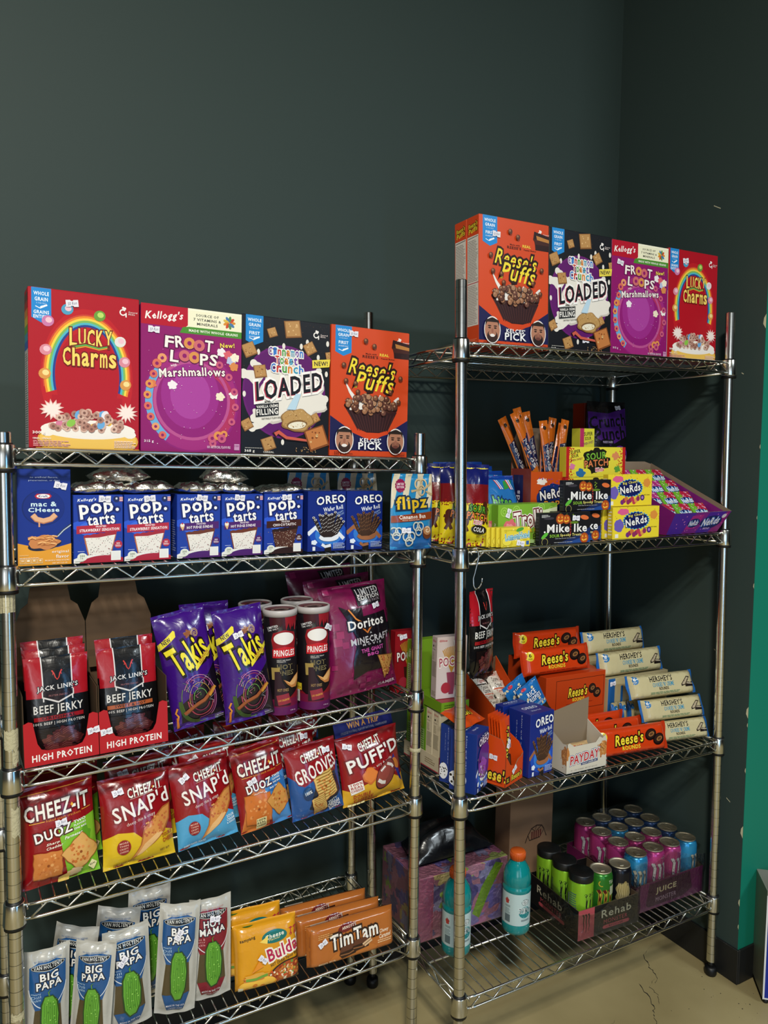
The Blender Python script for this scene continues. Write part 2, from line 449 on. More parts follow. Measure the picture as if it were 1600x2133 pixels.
def crack(pts, w):
    rn = random.Random(len(pts)); q = []
    for (x0, y0), (x1, y1) in zip(pts, pts[1:]):
        for k in range(6): q.append((x0+(x1-x0)*k/6+rn.uniform(-.12, .12), y0+(y1-y0)*k/6+rn.uniform(-.12, .12)))
    q.append(pts[-1])
    vs = []
    for i, (x, y) in enumerate(q): ww = w*rn.uniform(.5, 1.2)*(1 if 0 < i < len(q)-1 else .2); vs += [(x-ww, y-ww*.3, .006), (x+ww, y+ww*.3, .006)]
    g.add(vs, [(2*i, 2*i+1, 2*i+3, 2*i+2) for i in range(len(q)-1)], 'ffffff', 1)
crack([(68.9, 1.9), (66.6, 1.3), (65.6, -.4), (65.0, -2.2), (63.9, -2.9)], .07)
crack([(64.6, -2.2), (62.9, -2.9), (62.6, -4.3), (61.6, -5.4)], .05)
crack([(62.2, -2.1), (61.4, -4.4), (60.6, -5.6), (59.6, -6.6), (58.6, -7.8)], .07)
crack([(56.2, -4.6), (53.4, -5.6), (51, -6.4)], .03)
for k in range(70):
    x, y = rn.gauss(72, 4), rn.gauss(-10.2, 2.2); r = rn.uniform(.02, .09)
    if y > OY-.4 and x > CXR-.4: continue
    g.poly([(x+r*cos(a), y+r*sin(a)*.8, .006) for a in (0, 1.2, 2.4, 3.7, 5)], 'ffffff', 1)
struct('floor', g, [FLOORM, DARK])

# ================================================================== WIRE RACKS
def rack(U, label):
    R = RACK[U]; W, D, ln = R['W'], R['D'], R['ln']
    root = bpy.data.objects.new('wire_shelving_unit', None); COL.objects.link(root)
    tag(root, label, 'shelving unit', 'chrome wire shelving units')
    root.matrix_world = Matrix.Translation(Vector((*R['o'], 0))*I) @ Matrix.Rotation(R['a'], 4, 'Z')
    P = lambda u, v, z: (u+ln*(z-35), v, z)
    corners = [(0, 0), (W, 0), (0, D), (W, D)]
    for i, (u, v) in enumerate(corners):
        top = R['top']-R['tt']*u
        if U == 'L' and v: top -= 1.2
        g = G(); n = 24
        def seg(prof):
            vs = [tuple(Vector(P(u, v, z))+Vector((r*sin(2*pi*j/n), -r*cos(2*pi*j/n), 0))) for r, z in prof for j in range(n)]
            g.add(vs, [(a*n+j, a*n+(j+1) % n, (a+1)*n+(j+1) % n, (a+1)*n+j) for a in range(len(prof)-1) for j in range(n)], 'ffffff', 0, True)
        seg([(.475, 1.65), (.475, top-.1)]); z = 1.62
        while z+1.6 < top: seg([(.5, z+.022), (.5, z+.985)]); z += 1
        seg([(.5, z+.022), (.5, top-.05)]); seg([(.5, top-.05), (.47, top)]); seg([(.47, top), (.02, top+.01)])
        po = g.build('post', CHROME, root)
        g = G(); x, y, _ = P(u, v, 1)
        g.lathe([(.28, 1.65), (.28, .75)], 12, c=(x, y)); g.lathe([(.35, 1.0), (.62, .9), (.66, .55), (.66, .2), (.58, 0)], 20, c=(x, y))
        g.build('levelling_foot', BLACK, po)
        if U == 'L' and i == 0:                     # torn tape left on the post
            for z0, z1, a0, a1 in ((47.2, 49.0, 0, 6.28), (37.6, 38.9, -1.0, 1.9), (36.4, 37.3, .1, 1.5), (31.3, 33.2, -.2, 1.8), (17.5, 18.0, -1, 1)):
                g = G(); rr = random.Random(int(z0*10)); vs = []
                for j in range(13):
                    a = a0+(a1-a0)*j/12; dz = rr.uniform(-.35, .1) if a1 < 6 else rr.uniform(-.05, .05)
                    for zz in (z0+dz, z1+rr.uniform(-.12, .12)):
                        q = P(u, v, zz); vs.append((q[0]+.515*sin(a), q[1]-.515*cos(a), zz))
                g.add(vs, [(2*j, 2*j+2, 2*j+3, 2*j+1) for j in range(12)], 'ffffff', 0, True); g.build('tape_residue', TAPE, po)
        if U == 'L' and i == 1:
            g = G(); q = P(u, v, 30.9); g.lathe([(.5, 30.8), (.56, 30.85), (.58, 31.05), (.5, 31.2)], 16, c=(q[0], q[1])); g.build('tape_residue', TAPE, po)
    for k, (z0, t) in R['sh'].items():
        zz = lambda u: z0-t*u
        S = lambda u, v, dz=0: P(u, v, zz(u)+dz)
        g = G(); e = .72; fo = .42
        for v in (-fo, D+fo):
            for dz in (0, -1.05): g.tube([S(e-.1, v*.6 if v < 0 else D+fo*.6, dz), S(e+1.0, v, dz), S(W/2, v, dz), S(W-e-1.0, v, dz), S(W-e+.1, v*.6 if v < 0 else D+fo*.6, dz)], .125, 8)
            n = 13; st = (W-2*e-.6)/n; pts = []
            for j in range(n):
                u = e+.3+st*j; pts += [S(u, v, -.95), S(u+st*.42, v, -.12), S(u+st*.54, v, -.12)]
            pts.append(S(W-e-.3, v, -.95)); g.tube(pts, .085, 6)
        for u in (.15, W-.15):
            for dz in (0, -1.05): g.tube([S(u, e-.1, dz), S(u, D-e+.1, dz)], .125, 8)
            n = 5 if D < 14 else 6; st = (D-2*e-.6)/n; pts = []
            for j in range(n):
                v = e+.3+st*j; pts += [S(u, v, -.95), S(u, v+st*.42, -.12), S(u, v+st*.54, -.12)]
            pts.append(S(u, D-e-.3, -.95)); g.tube(pts, .085, 6)
        n = 36; st = (W-1.6)/(n-1)
        for j in range(n):
            u = .8+st*j; g.tube([S(u, -fo-.11, -.24), S(u, -fo, .0), S(u, -fo+.35, .05), S(u, D+fo-.35, .05), S(u, D+fo+.1, -.2)], .068, 5)
        for v in (D*.33, D*.67): g.tube([S(.15, v, -.06), S(W-.15, v, -.06)], .11, 6)
        sh = g.build('shelf', CHROME, root)
        for u, v in corners:
            g = G(); q = S(u, v); c = (q[0], q[1]); z = q[2]
            g.lathe([(.58, z+.28), (.7, z+.3), (.72, z+.26), (.8, z-1.3), (.78, z-1.36), (.62, z-1.36)], 22, c=c, cap=False)
            g.build('collar', CHROME, sh)
            g = G(); g.lathe([(.5, z+.42), (.58, z+.42), (.6, z+.2), (.6, z-1.2), (.75, z-1.34), (.74, z-1.62), (.5, z-1.66)], 18, c=c, cap=False); g.build('split_sleeve', BLACK, sh)
    return root
rack('L', 'chrome wire shelving unit with five tiers on the left, snack bags on its middle shelves')
rack('R', 'taller chrome wire shelving unit with four tiers standing beside the room corner')

# ================================================================== PRINTED ARTWORK
def banner(a, x0, x1, yb, fr=False):
    w = x1-x0; m = (x0+x1)/2
    a.p([(x0, 1), (x0, yb+.03), (m, yb), (x1, yb+.03), (x1, 1)], '1e86cf')
    a.t('WHOLE', m, .965, w*.78, .024, 'eef4fa').t('GRAIN', m, .93, w*.66, .024, 'eef4fa')
    if fr: a.t('GRAINS', m, .85, w*.78, .022, 'eef4fa').t('ENTIERS', m, .822, w*.8, .022, 'eef4fa')
    else: a.t('FIRST', m, .872, w*.6, .024, 'eef4fa').t('INGREDIENT', m, .845, w*.6, .01, 'eef4fa', b=0)
    a.t('IS THE FIRST', m, .905, w*.5, .008, 'cfe2f4', b=0)
    y = .885 if fr else yb+.05
    a.s([(m-w*.3, y), (m-w*.05, y-.012), (m+w*.3, y+.01)], .008, 'eef4fa')
    for k in range(4): a.e(m+w*(.0+.08*k), y-.003+.004*k, w*.07, .006, 'eef4fa', 8, rot=40)
def gmills(a, x, y, s=1):
    a.ring(x, y, .032*s, 0, .012*s, 'f2ece8', 40, 330, 14).e(x+.02*s, y+.026*s, .012*s, 0, 'f2ece8', 8).e(x+.003*s, y+.03*s, .012*s, 0, 'f2ece8', 8).s([(x+.03*s, y), (x+.03*s, y-.03*s)], .012*s, 'f2ece8')
    a.t('General', x+.095*s, y+.006, .085*s, .011, 'e8d8d4', b=.01).t('Mills', x+.083*s, y-.008, .06*s, .01, 'e8d8d4', b=.01)
def lucky():
    a = A(7.6, 11.25); R = 'b01020'
    a.e(.52, .46, .42, .44, 'bc1a22', 30).ring(.52, .47, .40, .395, .012, 'c9462f', -12, 192)
    for k, c in enumerate(('e98a2c', 'f2d04a', '7fb55a', '4fb3c4', '27408c')): a.ring(.52, .47, .388-.019*k, .385-.014*k, .021, c, -18, 198, 40)
    a.e(.52, .455, .29, .30, R, 30).r(.2, .1, .84, .34, R)
    banner(a, .03, .2, .785, True); gmills(a, .845, .905)
    for x, y, c in ((.17, .80, '8'), (.34, .885, '4'), (.63, .865, 'g'), (.82, .71, 'w'), (.15, .62, 'p'), (.86, .58, 'p'), (.14, .47, 'o'), (.87, .43, 'o')):
        cc = {'8': 'c878a8', '4': '4e9cc0', 'g': '6a9a3a', 'w': 'e2dcd8', 'p': 'd88898', 'o': 'd89448'}[c]
        a.e(x, y, .055, .034, cc, 14, rot=30).e(x+.008, y+.006, .03, .018, {'g': 'b8d868', 'o': 'f0d890'}.get(c, 'ecc0cc'), 10)
    Y, O = 'f3d468', '6d1a10'
    a.multi('LUCKY', [Y], .55, .715, .40, .115, O, .05, .05).s([(.37, .648), (.5, .672), (.62, .654), (.72, .672)], .035, O).s([(.38, .65), (.5, .67), (.62, .654), (.7, .668)], .016, '5aa84c').s([(.4, .641), (.5, .66), (.62, .645), (.7, .66)], .012, 'e48a2c')
    a.multi('Charms', [Y], .54, .59, .50, .115, O, .05, .05)
    for x in (.2, .88):
        rn = random.Random(int(x*9)); q = []
        for k in range(26): an = 6.283*k/26; r = .11 if k % 2 else .075*rn.uniform(.7, 1.1); q.append((x+r*cos(an), .245+r*.62*sin(an)))
        a.p(q, 'e8b8b0'); a.p([(x+(u-x)*.8, .245+(v-.245)*.8) for u, v in q], 'f3e2da')
    a.e(.53, .055, .46, .115, 'dca83a', 30).e(.53, .065, .44, .1, 'ecbf58', 30).r(.06, 0, 1, .004, 'dca83a')
    a.e(.53, .125, .43, .062, 'f0e8de', 30)
    for k in range(7): a.e(.16+.125*k, .1+.012*(k % 2), .06, .025, 'f0e8de', 10)
    rn = random.Random(3)
    for k in range(64):
        an = rn.uniform(0, pi); r = sqrt(rn.random()); x, y = .53+.34*r*cos(an), .125+.115*r*sin(an)
        if k % 8 == 0: a.e(x, y, .045, .022, rn.choice(['d47a98', '8ac04a', 'e8b84c', '6aa6d8', 'e8e0e4', 'd488b8']), 10, rot=rn.uniform(0, 90))
        else: a.loop(x, y, .032, rn.choice(['c9a090', 'b98c7c', 'd8b4a2', 'a87868']), '7c5448')
    a.t('300 g', .085, .095, .11, .022, 'f0e4dc').t('CEREAL - CÉRÉALES', .11, .062, .16, .013, 'f0e4dc').lines(.035, .01, .36, .05, 4, 'd8a0a0').lines(.76, .01, .97, .06, 5, 'f2d8c8', seed=4)
    return a
def loop_at(a, rn, x, y, r=.038, hole='8a1a60'):
    a.loop(x, y, r, rn.choice(['e0904c', 'd86a58', 'e8b45c', 'c85a78', 'e49a68']), hole, .4)
def froot():
    a = A(7.9, 11.1); rn = random.Random(8)
    a.r(0, 0, 1, .94, '8c1466').e(.5, .36, .48, .36, '8e1a72', 40).ring(.5, .36, .46, .35, .1, 'a02878', 0, 360, 40).ring(.54, .33, .40, .29, .07, 'b0305c', -70, 120, 40).e(.48, .4, .29, .24, '9a2a86', 30).e(.48, .4, .2, .17, 'a8409a', 24)
    a.ring(.5, .36, .46, .35, .07, '6aa8d4', 140, 235, 20).ring(.5, .36, .385, .28, .03, 'b8508c', 0, 360, 40)
    a.r(0, .865, 1, 1, 'f0eccc').p([(0, .862), (.42, .862), (.45, .88), (.45, 1), (0, 1)], 'b40e28').p([(.37, .825), (1, .825), (1, .872), (.46, .872), (.40, .865)], '4a8c2c').r(0, .985, 1, 1, 'f4f0d6').r(0, .985, .45, 1, 'b40e28')
    a.t("Kellogg's", .22, .925, .37, .07, 'f6f0ea', sk=.25, b=.03, rot=4)
    for k, tx in enumerate(('SOURCE OF', '7 VITAMINS &', 'MINERALS')): a.t(tx, .645, .958-.03*k, (.23, .28, .21)[k], .019, '3a3a34', b=.02)
    for k in range(9): a.e(.87+.035*cos(k*.7), .93+.025*sin(k*.7), .032, .011, ['d88c2c', 'c84828', '5a8c4a', '4878a8', 'd8b848'][k % 5], 8, rot=math.degrees(k*.7))
    a.t('MADE WITH WHOLE GRAINS', .71, .848, .5, .019, 'f2f4e4')
    W_ = 'f4ece4'; S_ = '5c0c44'
    for tx, y, xs in (('FROOT', .755, .27), ('LOOPS', .66, .32)):
        for k, ch in enumerate(tx):
            x = xs+.098*k+(.05 if k > 2 else 0)*0; yy = y+.008*math.sin(k*1.4)
            if ch == 'O': a.e(x, yy-.005, .058, .042, S_, 16).e(x, yy, .056, .04, rn.choice(['d8904c', 'cc6a6c', 'd8a84c']), 16).e(x, yy, .022, .016, '8c1466', 10)
            else: a.t(ch, x, yy, .085, .08, W_, S_, .06, .05, rot=(-4, 5, 0, 0, -4)[k])
    a.t('with', .31, .598, .06, .018, 'f4e4ec', rot=8).t('Marshmallows', .5, .555, .66, .062, W_, S_, .05, .045, rot=5, arc=.1)
    a.t('New!', .85, .768, .15, .034, 'f0d850', '6c0c4c', .06, .04, rot=4)
    for x, y, c in ((.79, .715, 'f0e8ea'), (.86, .70, 'd8606c'), (.89, .66, 'b8c0e0'), (.93, .685, 'f2e8d0'), (.92, .62, 'd8884c'), (.92, .42, 'f2ece6'), (.78, .40, 'f0e4c8'), (.3, .46, 'f0e8ea'), (.1, .46, 'd8784c')): a.blob(x, y, .045, .03, c, int(x*50))
    for an in list(range(150, 240, 13))+list(range(-62, 62, 19)):
        loop_at(a, rn, .5+.44*cos(radians(an)), .36+.335*sin(radians(an)))
    for x, y in ((.2, .64), (.15, .60), (.70, .10), (.76, .12), (.8, .1)): loop_at(a, rn, x, y, .045)
    a.dots(60, lambda r: (r.uniform(.04, .96), r.uniform(.05, .72)), .004, ['f0d0e4', 'e0a8d0'], 5)
    a.t('315 g', .075, .065, .09, .022, 'f0dce8').t('NO ARTIFICIAL FLAVOURS', .77, .038, .24, .02, 'e8c8dc').r(.93, .02, .985, .065, 'c890b8').t('150', .957, .05, .04, .014, '7a1058')
    return a
def toast(a, x, y, r, rot=0, c='b88a52', c2='8a5c30'):
    q = [(x+r*cos(radians(rot+45+90*k)), y+r*.68*sin(radians(rot+45+90*k))) for k in range(4)]
    a.p(q, c2); a.p([(x+(u-x)*.86, y+(v-y)*.86+.003) for u, v in q], c)
    a.dots(8, lambda rn: (x+rn.uniform(-.4, .4)*r, y+rn.uniform(-.3, .3)*r), r*.08, [c2, 'd8b078'], int(x*99))
def ctc():
    a = A(7.9, 11.2); K = '101218'
    a.dots(90, lambda r: (r.uniform(0, 1), r.uniform(.6, 1)), .004, ['5a3c24', '3c2a1c'], 2)
    a.e(.48, .46, .47, .345, '66186c', 40).e(.48, .46, .45, .33, '5c1464', 40)
    CRM = 'e6e0d6'
    a.blob(.56, .43, .38, .215, 'c8c0b6', 5, .16, 7, 60).blob(.56, .44, .37, .205, CRM, 5, .16, 7, 60)
    for pts, w in (([(.2, .52), (.1, .57), (.02, .575)], .10), ([(.25, .58), (.17, .64), (.13, .655)], .08), ([(.3, .28), (.2, .215), (.12, .19)], .09), ([(.8, .42), (.9, .44), (.95, .43)], .08), ([(.75, .55), (.86, .61), (.87, .64)], .07)):
        a.s(pts, w*1.4, CRM, w*.7); a.e(*pts[-1], w*.5, w*.36, CRM, 12)
    for x, y in ((.18, .74), (.46, .80), (.66, .81), (.73, .845), (.86, .74), (.96, .62), (.97, .85), (.03, .43), (.46, .09), (.95, .40)): a.e(x, y, .018, .022, CRM, 10)
    a.blob(.22, .27, .12, .06, CRM, 9, .2)
    banner(a, .04, .23, .785); gmills(a, .83, .905)
    for x, y, r, ro in ((.33, .89, .07, 20), (.56, .93, .13, 8), (.08, .75, .1, 25), (.76, .80, .09, 30), (.2, .60, .095, 10), (.06, .21, .08, 30), (.3, .075, .1, 20), (.99, .76, .06, 12), (.83, .28, .07, 30)): toast(a, x, y, r, ro)
    cs = ['6a3c9c', '3a78c8', 'c83c34', '48983c', 'd8842c', '3c98b8']
    a.multi('Cinnamon', cs, .485, .755, .40, .06, 'f0ece6', .09, .05).multi('Toast', cs[2:]+cs[:2], .49, .695, .26, .06, 'f0ece6', .09, .05).multi('Crunch', cs[1:], .5, .635, .38, .065, 'f0ece6', .09, .05)
    a.p([(.79, .655), (.99, .675), (1, .735), (.785, .715)], 'e8d44c').t('NEW!', .89, .695, .16, .035, '2a1c2c', b=.04, rot=5)
    a.t('LOADED', .52, .505, .80, .145, 'f6f2ee', 'f6f2ee', .12, .06, rot=12, sk=.22).t('LOADED', .52, .505, .80, .145, 'b83a50', b=.055, rot=12, sk=.22).t('LOADED', .525, .508, .78, .14, '14151c', b=.045, rot=12, sk=.22)
    a.t('with', .28, .385, .07, .018, '1c1c1c', rot=8)
    for tx, y, w, h in (('VANILLA CRÈME', .352, .24, .026), ('FILLING', .31, .24, .045)):
        a.p([(.28-w*.53, y-h*.7-.012), (.28+w*.53, y-h*.7+.014), (.28+w*.53, y+h*.6+.014), (.28-w*.53, y+h*.6-.012)], '1a1a1c'); a.t(tx, .28, y, w, h, 'f2eee8', b=.03, rot=7)
    a.t('NATURALLY FLAVOURED', .33, .265, .22, .012, '2a2624', rot=7)
    a.blob(.62, .255, .19, .085, '8a6434', 3, .1).blob(.62, .26, .175, .078, 'b89058', 3, .1).e(.62, .225, .12, .035, '7a5830', 20, rot=8).e(.62, .22, .105, .027, 'eae2cc', 20, rot=8)
    a.dots(60, lambda r: (r.uniform(.46, .78), r.uniform(.2, .33)), .006, ['8a6434', 'd2b07c', '9c7440'], 6)
    a.p([(.5, .335), (.6, .455), (.66, .455), (.6, .335)], 'b8d4e6')
    a.s([(.36, .14), (.4, .165), (.5, .12), (.65, .11), (.82, .10)], .06, '2a1410', .02).s([(.37, .145), (.41, .165), (.5, .125), (.65, .115), (.8, .105)], .045, 'c85a48', .02)
    toast(a, .85, .13, .17, 20, 'c07840', '7c4420')
    a.dots(24, lambda r: (r.uniform(.6, .85), r.uniform(.02, .06)), .005, ['b88a52', 'd8b078'], 7)
    a.t('368 g', .09, .018, .11, .024, 'e8e4de').t('CEREAL', .3, .014, .12, .014, 'd0ccc4').lines(.04, .036, .24, .046, 1, 'a8a49c')
    return a
def puffs():
    a = A(7.9, 11.25); rn = random.Random(5); N = '1c1d4c'
    a.p([(0, .045), (0, .31), (.3, .185), (.6, .145), (.72, .185), (1, .30), (1, .045)], N).p([(.22, .2), (.5, .13), (.75, .185), (.6, .30), (.4, .3)], 'd0441c')
    banner(a, .05, .25, .77); gmills(a, .86, .915)
    a.p([(.78, .935), (1, .91), (1, .79), (.8, .79), (.79, .85), (.765, .87)], '2c1414').p([(.81, .905), (1, .885), (1, .845), (.83, .845)], 'b87c3c').p([(.775, .875), (1, .86), (1, .835), (.79, .835)], '43201a')
    a.t('Made with', .5, .805, .14, .012, '3c140c').t('REAL', .67, .806, .12, .022, 'f0d848', b=.03).t("REESE'S", .49, .782, .2, .022, '3c140c', b=.03).t('Peanut Butter', .72, .778, .18, .011, '3c140c')
    for tx, x, y, w, h in (("Reese's", .52, .69, .60, .125), ('Puffs', .55, .585, .50, .135)):
        a.t(tx, x, y, w, h, '2c120c', '2c120c', .11, .012, rot=-5, sk=.28).t(tx, x, y, w, h, 'f0d838', b=.012, rot=-5, sk=.28)
    a.p([(.17, .39), (.85, .36), (.74, .215), (.62, .19), (.46, .19), (.34, .22)], '31181a')
    for k in range(15): a.s([(.21+.043*k, .36-.002*k), (.35+.027*k, .205-.008*sin(k/14*pi))], .008, '4c2a28')
    a.e(.51, .385, .345, .05, '3a1c1c', 26, rot=-2)
    a.blob(.5, .41, .3, .06, 'e8e0d8', 2, .25, 7)
    for pts in ([(.3, .45), (.24, .5), (.19, .56)], [(.82, .44), (.86, .47), (.87, .48)], [(.6, .42), (.63, .48), (.62, .49)]): a.s(pts, .05, 'ece4dc', .015)
    for k in range(74):
        an = rn.uniform(0, 2*pi); r = sqrt(rn.random()); x, y = .51+.31*r*cos(an), .385+.07*r*sin(an)+.02
        c = rn.choice(['7c4c34', '5c3428', '9c6c4c', '6c4438', 'a87c5c']); a.e(x, y, .036, 0, '3c2018', 10).e(x-.003, y+.003, .031, 0, c, 10).e(x-.01, y+.009, .012, 0, 'b48a6c', 6)
    for x, y in ((.42, .90), (.53, .865), (.15, .70), (.88, .63), (.18, .58), (.3, .565), (.33, .5), (.75, .515), (.86, .44)): a.e(x, y, .03, 0, '5a3020', 10).e(x-.006, y+.006, .014, 0, '9c6c4c', 8)
    for x, bd in ((.17, 0), (.83, 1)):           # two cut-out portraits with short dark hair and beards
        a.e(x, .125, .115, .105, 'e8e4e0', 24).e(x, .125, .105, .096, 'b07a60', 24)
        a.p([(x-.1, .15), (x-.09, .2), (x, .222), (x+.09, .2), (x+.1, .15), (x+.07, .185), (x-.07, .185)], '2a201c')
        a.e(x, .075, .075, .048, '3a2620' if not bd else '2a1c1a', 18).e(x, .098, .052, .026, 'b07a60' if not bd else '8c5a48', 14)
        a.e(x, .082, .035, .012, 'ece4de' if not bd else '6c3c34', 12)
        for sx in (-.04, .04): a.e(x+sx, .14, .02, .006, '2c1c18', 8).e(x+sx, .155, .026, .005, '2c1c18', 8)
        a.e(x, .118, .016, .02, '9c6450', 8)
    a.t("KELCES'", .5, .128, .27, .034, 'f2f0f0', b=.05).t('PICK', .5, .083, .31, .058, 'f2f0f0', b=.06)
    a.t('326 g', .09, .022, .09, .024, '3c140c').t('CEREAL', .23, .018, .1, .012, '3c140c').lines(.82, .012, .96, .034, 2, '7c200c')
    return a
def puffside(h=11.25, d=1.85):
    a = A(d, h)
    for y, tx, in ((.935, "Reese's"), (.895, 'Puffs')): a.t(tx, .5, y, .72, .038, '2c120c', '2c120c', .12, .04, rot=8, sk=.25).t(tx, .5, y, .72, .038, 'ecd438', b=.03, rot=8, sk=.25)
    a.r(.06, .16, .94, .85, 'dcd8d0').lines(.1, .5, .9, .82, 26, '6c6864', .4).lines(.1, .17, .9, .475, 24, '807c78', .4, 3).s([(.1, .835), (.9, .84)], .03, '3c3a38').r(.06, .484, .94, .49, 'b03040').lines(.15, .02, .85, .06, 4, 'e88a68')
    return a
def luckyside():
    a = A(2.3, 11.25); a.r(.0, .0, 1, .62, 'cfd0d2').r(.05, .3, .95, .6, 'dcdcdc').lines(.1, .02, .9, .6, 40, '55565c', .45)
    for k, c in enumerate(('3a6cc0', '4c9cb8', '6aa84c', 'd8c048', 'd88838', 'a83428', '6c3c34')): a.r(0, .62+.05*k, 1, .67+.05*k, c)
    return a
def noodles(a, x, y, w, h, cols, seed=1, n=26):
    rn = random.Random(seed)
    for k in range(n):
        u, v = x+rn.uniform(-.8, .8)*w, y+rn.uniform(-.8, .8)*h*.8; an = rn.uniform(-.5, .5)
        q = [(u-.3*w*cos(an), v-.3*h*sin(an)), (u, v+.15*h), (u+.3*w*cos(an), v-.25*h*sin(an))]
        a.s(q, .036, cols[0]); a.s([(p, r+.004) for p, r in q], .026, rn.choice(cols[1:]))
def macbox():
    a = A(3.54, 6.92); B_ = '14338e'
    a.p([(0, 0), (1, 0), (1, .22), (.75, .185), (.5, .175), (.25, .2), (0, .235)], 'e09a2c')
    a.t('no artificial flavors,', .5, .915, .52, .022, 'c8d4ee', b=.01).t('preservatives, or dyes', .5, .883, .58, .022, 'c8d4ee', b=.01)
    a.e(.48, .60, .40, .185, '0e2468', 40).e(.49, .602, .385, .178, '12297a', 40)
    a.p([(.32, .72), (.36, .745), (.6, .745), (.64, .72), (.6, .695), (.36, .695)], 'b8202c').e(.48, .72, .125, .022, 'f4f0ee', 20).t('Kraft', .48, .72, .17, .024, '1c2c70', b=.03)
    a.t('mac &', .49, .638, .48, .05, 'd4ecf0', b=.05).t('CHeese', .49, .578, .58, .045, 'd4ecf0', b=.05)
    a.s([(.28, .525), (.35, .48), (.48, .46), (.62, .48), (.71, .525)], .115, 'b87850').s([(.28, .528), (.35, .485), (.48, .466), (.62, .485), (.71, .528)], .09, 'e0ac84').s([(.4, .45), (.4, .4)], .03, 'd89c70')
    a.s([(.72, .29), (.85, .36), (1, .42)], .05, '2c3850').s([(.74, .295), (.86, .362), (1, .415)], .02, 'b8c4d4')
    a.e(.5, .215, .32, .06, '1a2038', 26, rot=10).blob(.48, .24, .29, .075, 'c88048', 4, .15)
    noodles(a, .47, .25, .26, .075, ['a8602c', 'e0a060', 'd89454', 'ecb474'])
    a.t('original', .79, .135, .32, .036, 'f6f2e8', b=.01).t('flavor', .83, .088, .25, .036, 'f6f2e8', b=.01)
    for k, tx in enumerate(('250', '1', '5', '4')): a.r(.035+.108*k, .022, .13+.108*k, .07, 'f0dcb4').r(.04+.108*k, .026, .125+.108*k, .066, 'd89a3c').t(tx, .082+.108*k, .052, .05, .016, 'f6ecd4')
    a.t('MACARONI & CHEESE SAUCE MIX', .73, .047, .46, .016, 'f8ecd0', b=.01).t('NET WT 7.25 OZ', .78, .018, .28, .014, 'f8ecd0', b=.01).lines(.03, .1, .2, .115, 2, 'f0cc84').lines(.03, .075, .4, .085, 1, 'f8ecd0')
    return a
def poptart(kind):
    a = A(3.5, 5.05); st, ty, tl, past, base = {'s': ('b02438', 'STRAWBERRY SENSATION', 'FROSTED', 'b86c3c', 'a82034'), 'h': ('4c1c68', 'HOT FUDGE SUNDAE', 'FROSTED', '7c3c20', '4c1c68'), 'c': ('3c1812', 'CHOCOTASTIC', 'FROSTED', '3a1c14', '2c1410')}[kind]
    ice = 'e6e0d8' if kind != 'c' else '4e2a1e'
    a.e(.25, .55, .3, .08, '2c54cc', 20).e(.3, .5, .2, .1, '3c68d8', 16)
    a.t("Kellogg's", .27, .925, .38, .055, 'eef0f6', sk=.25, b=.025, rot=4).e(.87, .935, .07, .048, '1c2458', 16).t('8', .87, .945, .04, .03, 'eef0f6').r(.93, .9, 1, .97, 'b02438')
    for k in range(3): a.r(.93, .908+.024*k, 1, .919+.024*k, 'e8e4e4')
    for tx, x, y, w, h in (('pop.', .52, .775, .8, .215), ('tarts', .555, .63, .56, .15)):
        a.t(tx, x, y, w, h, '18246c', '18246c', .12, .07, rot=6).t(tx, x, y, w, h, 'f4f2f0', b=.075, rot=6)
    a.p([(.06, .43), (.96, .455), (.96, .57), (.06, .545)], st).t(tl, .55, .535, .21, .026, 'f2e8ec', rot=2).t(ty, .52, .485, .8 if kind == 's' else .6, .045, 'f6eef0', b=.03, rot=2)
    a.p([(.2, .385), (.87, .44), (.74, .07), (.3, .05)], past).p([(.23, .37), (.845, .42), (.725, .09), (.32, .07)], ice)
    q = [(.2, .37)]+[(.2+.067*k, .40+.012*k*.45+.012*(k % 2)) for k in range(11)]+[(.86, .41), (.7, .395), (.5, .37), (.35, .37)]
    a.p(q, 'a02430' if kind == 's' else '6c341c' if kind == 'h' else '2c140e')
    a.dots(100, lambda r: ((lambda y: (.54+r.uniform(-1, 1)*(.2+.27*y), .09+.29*y))(r.random())), .0085, ['3c3430', '8c3c44', '54483c'] if kind != 'c' else ['d8c8b8', 'b09078'], 4, 6)
    a.e(.9, .26, .085, .06, st, 18).t('NO', .9, .278, .07, .022, 'f4ecec').lines(.84, .225, .96, .26, 3, 'f0dce0')
    a.e(.42, -.02, .52, .135, 'e8e6e2', 30, 0, 180).e(.62, -.06, .55, .165, base, 30, 0, 180).e(.17, .09, .1, .06, 'e2e4d8', 16).t('200', .17, .105, .1, .03, '5c6c4c').t('15', .16, .07, .05, .02, '5c6c4c').r(.75, .025, .95, .165, 'f0eeea').r(.765, .036, .935, .155, 'e6e4e0')
    a.lines(.03, .012, .2, .035, 1, '8c9480').lines(.08, .165, .22, .18, 1, 'c8d0ec')
    if kind == 'h': a.p([(.07, .5), (.17, .5), (.13, .43)], 'd8b078').e(.12, .52, .05, .03, 'f0e4d4', 12).e(.12, .545, .02, .015, 'b02438', 8)
    return a
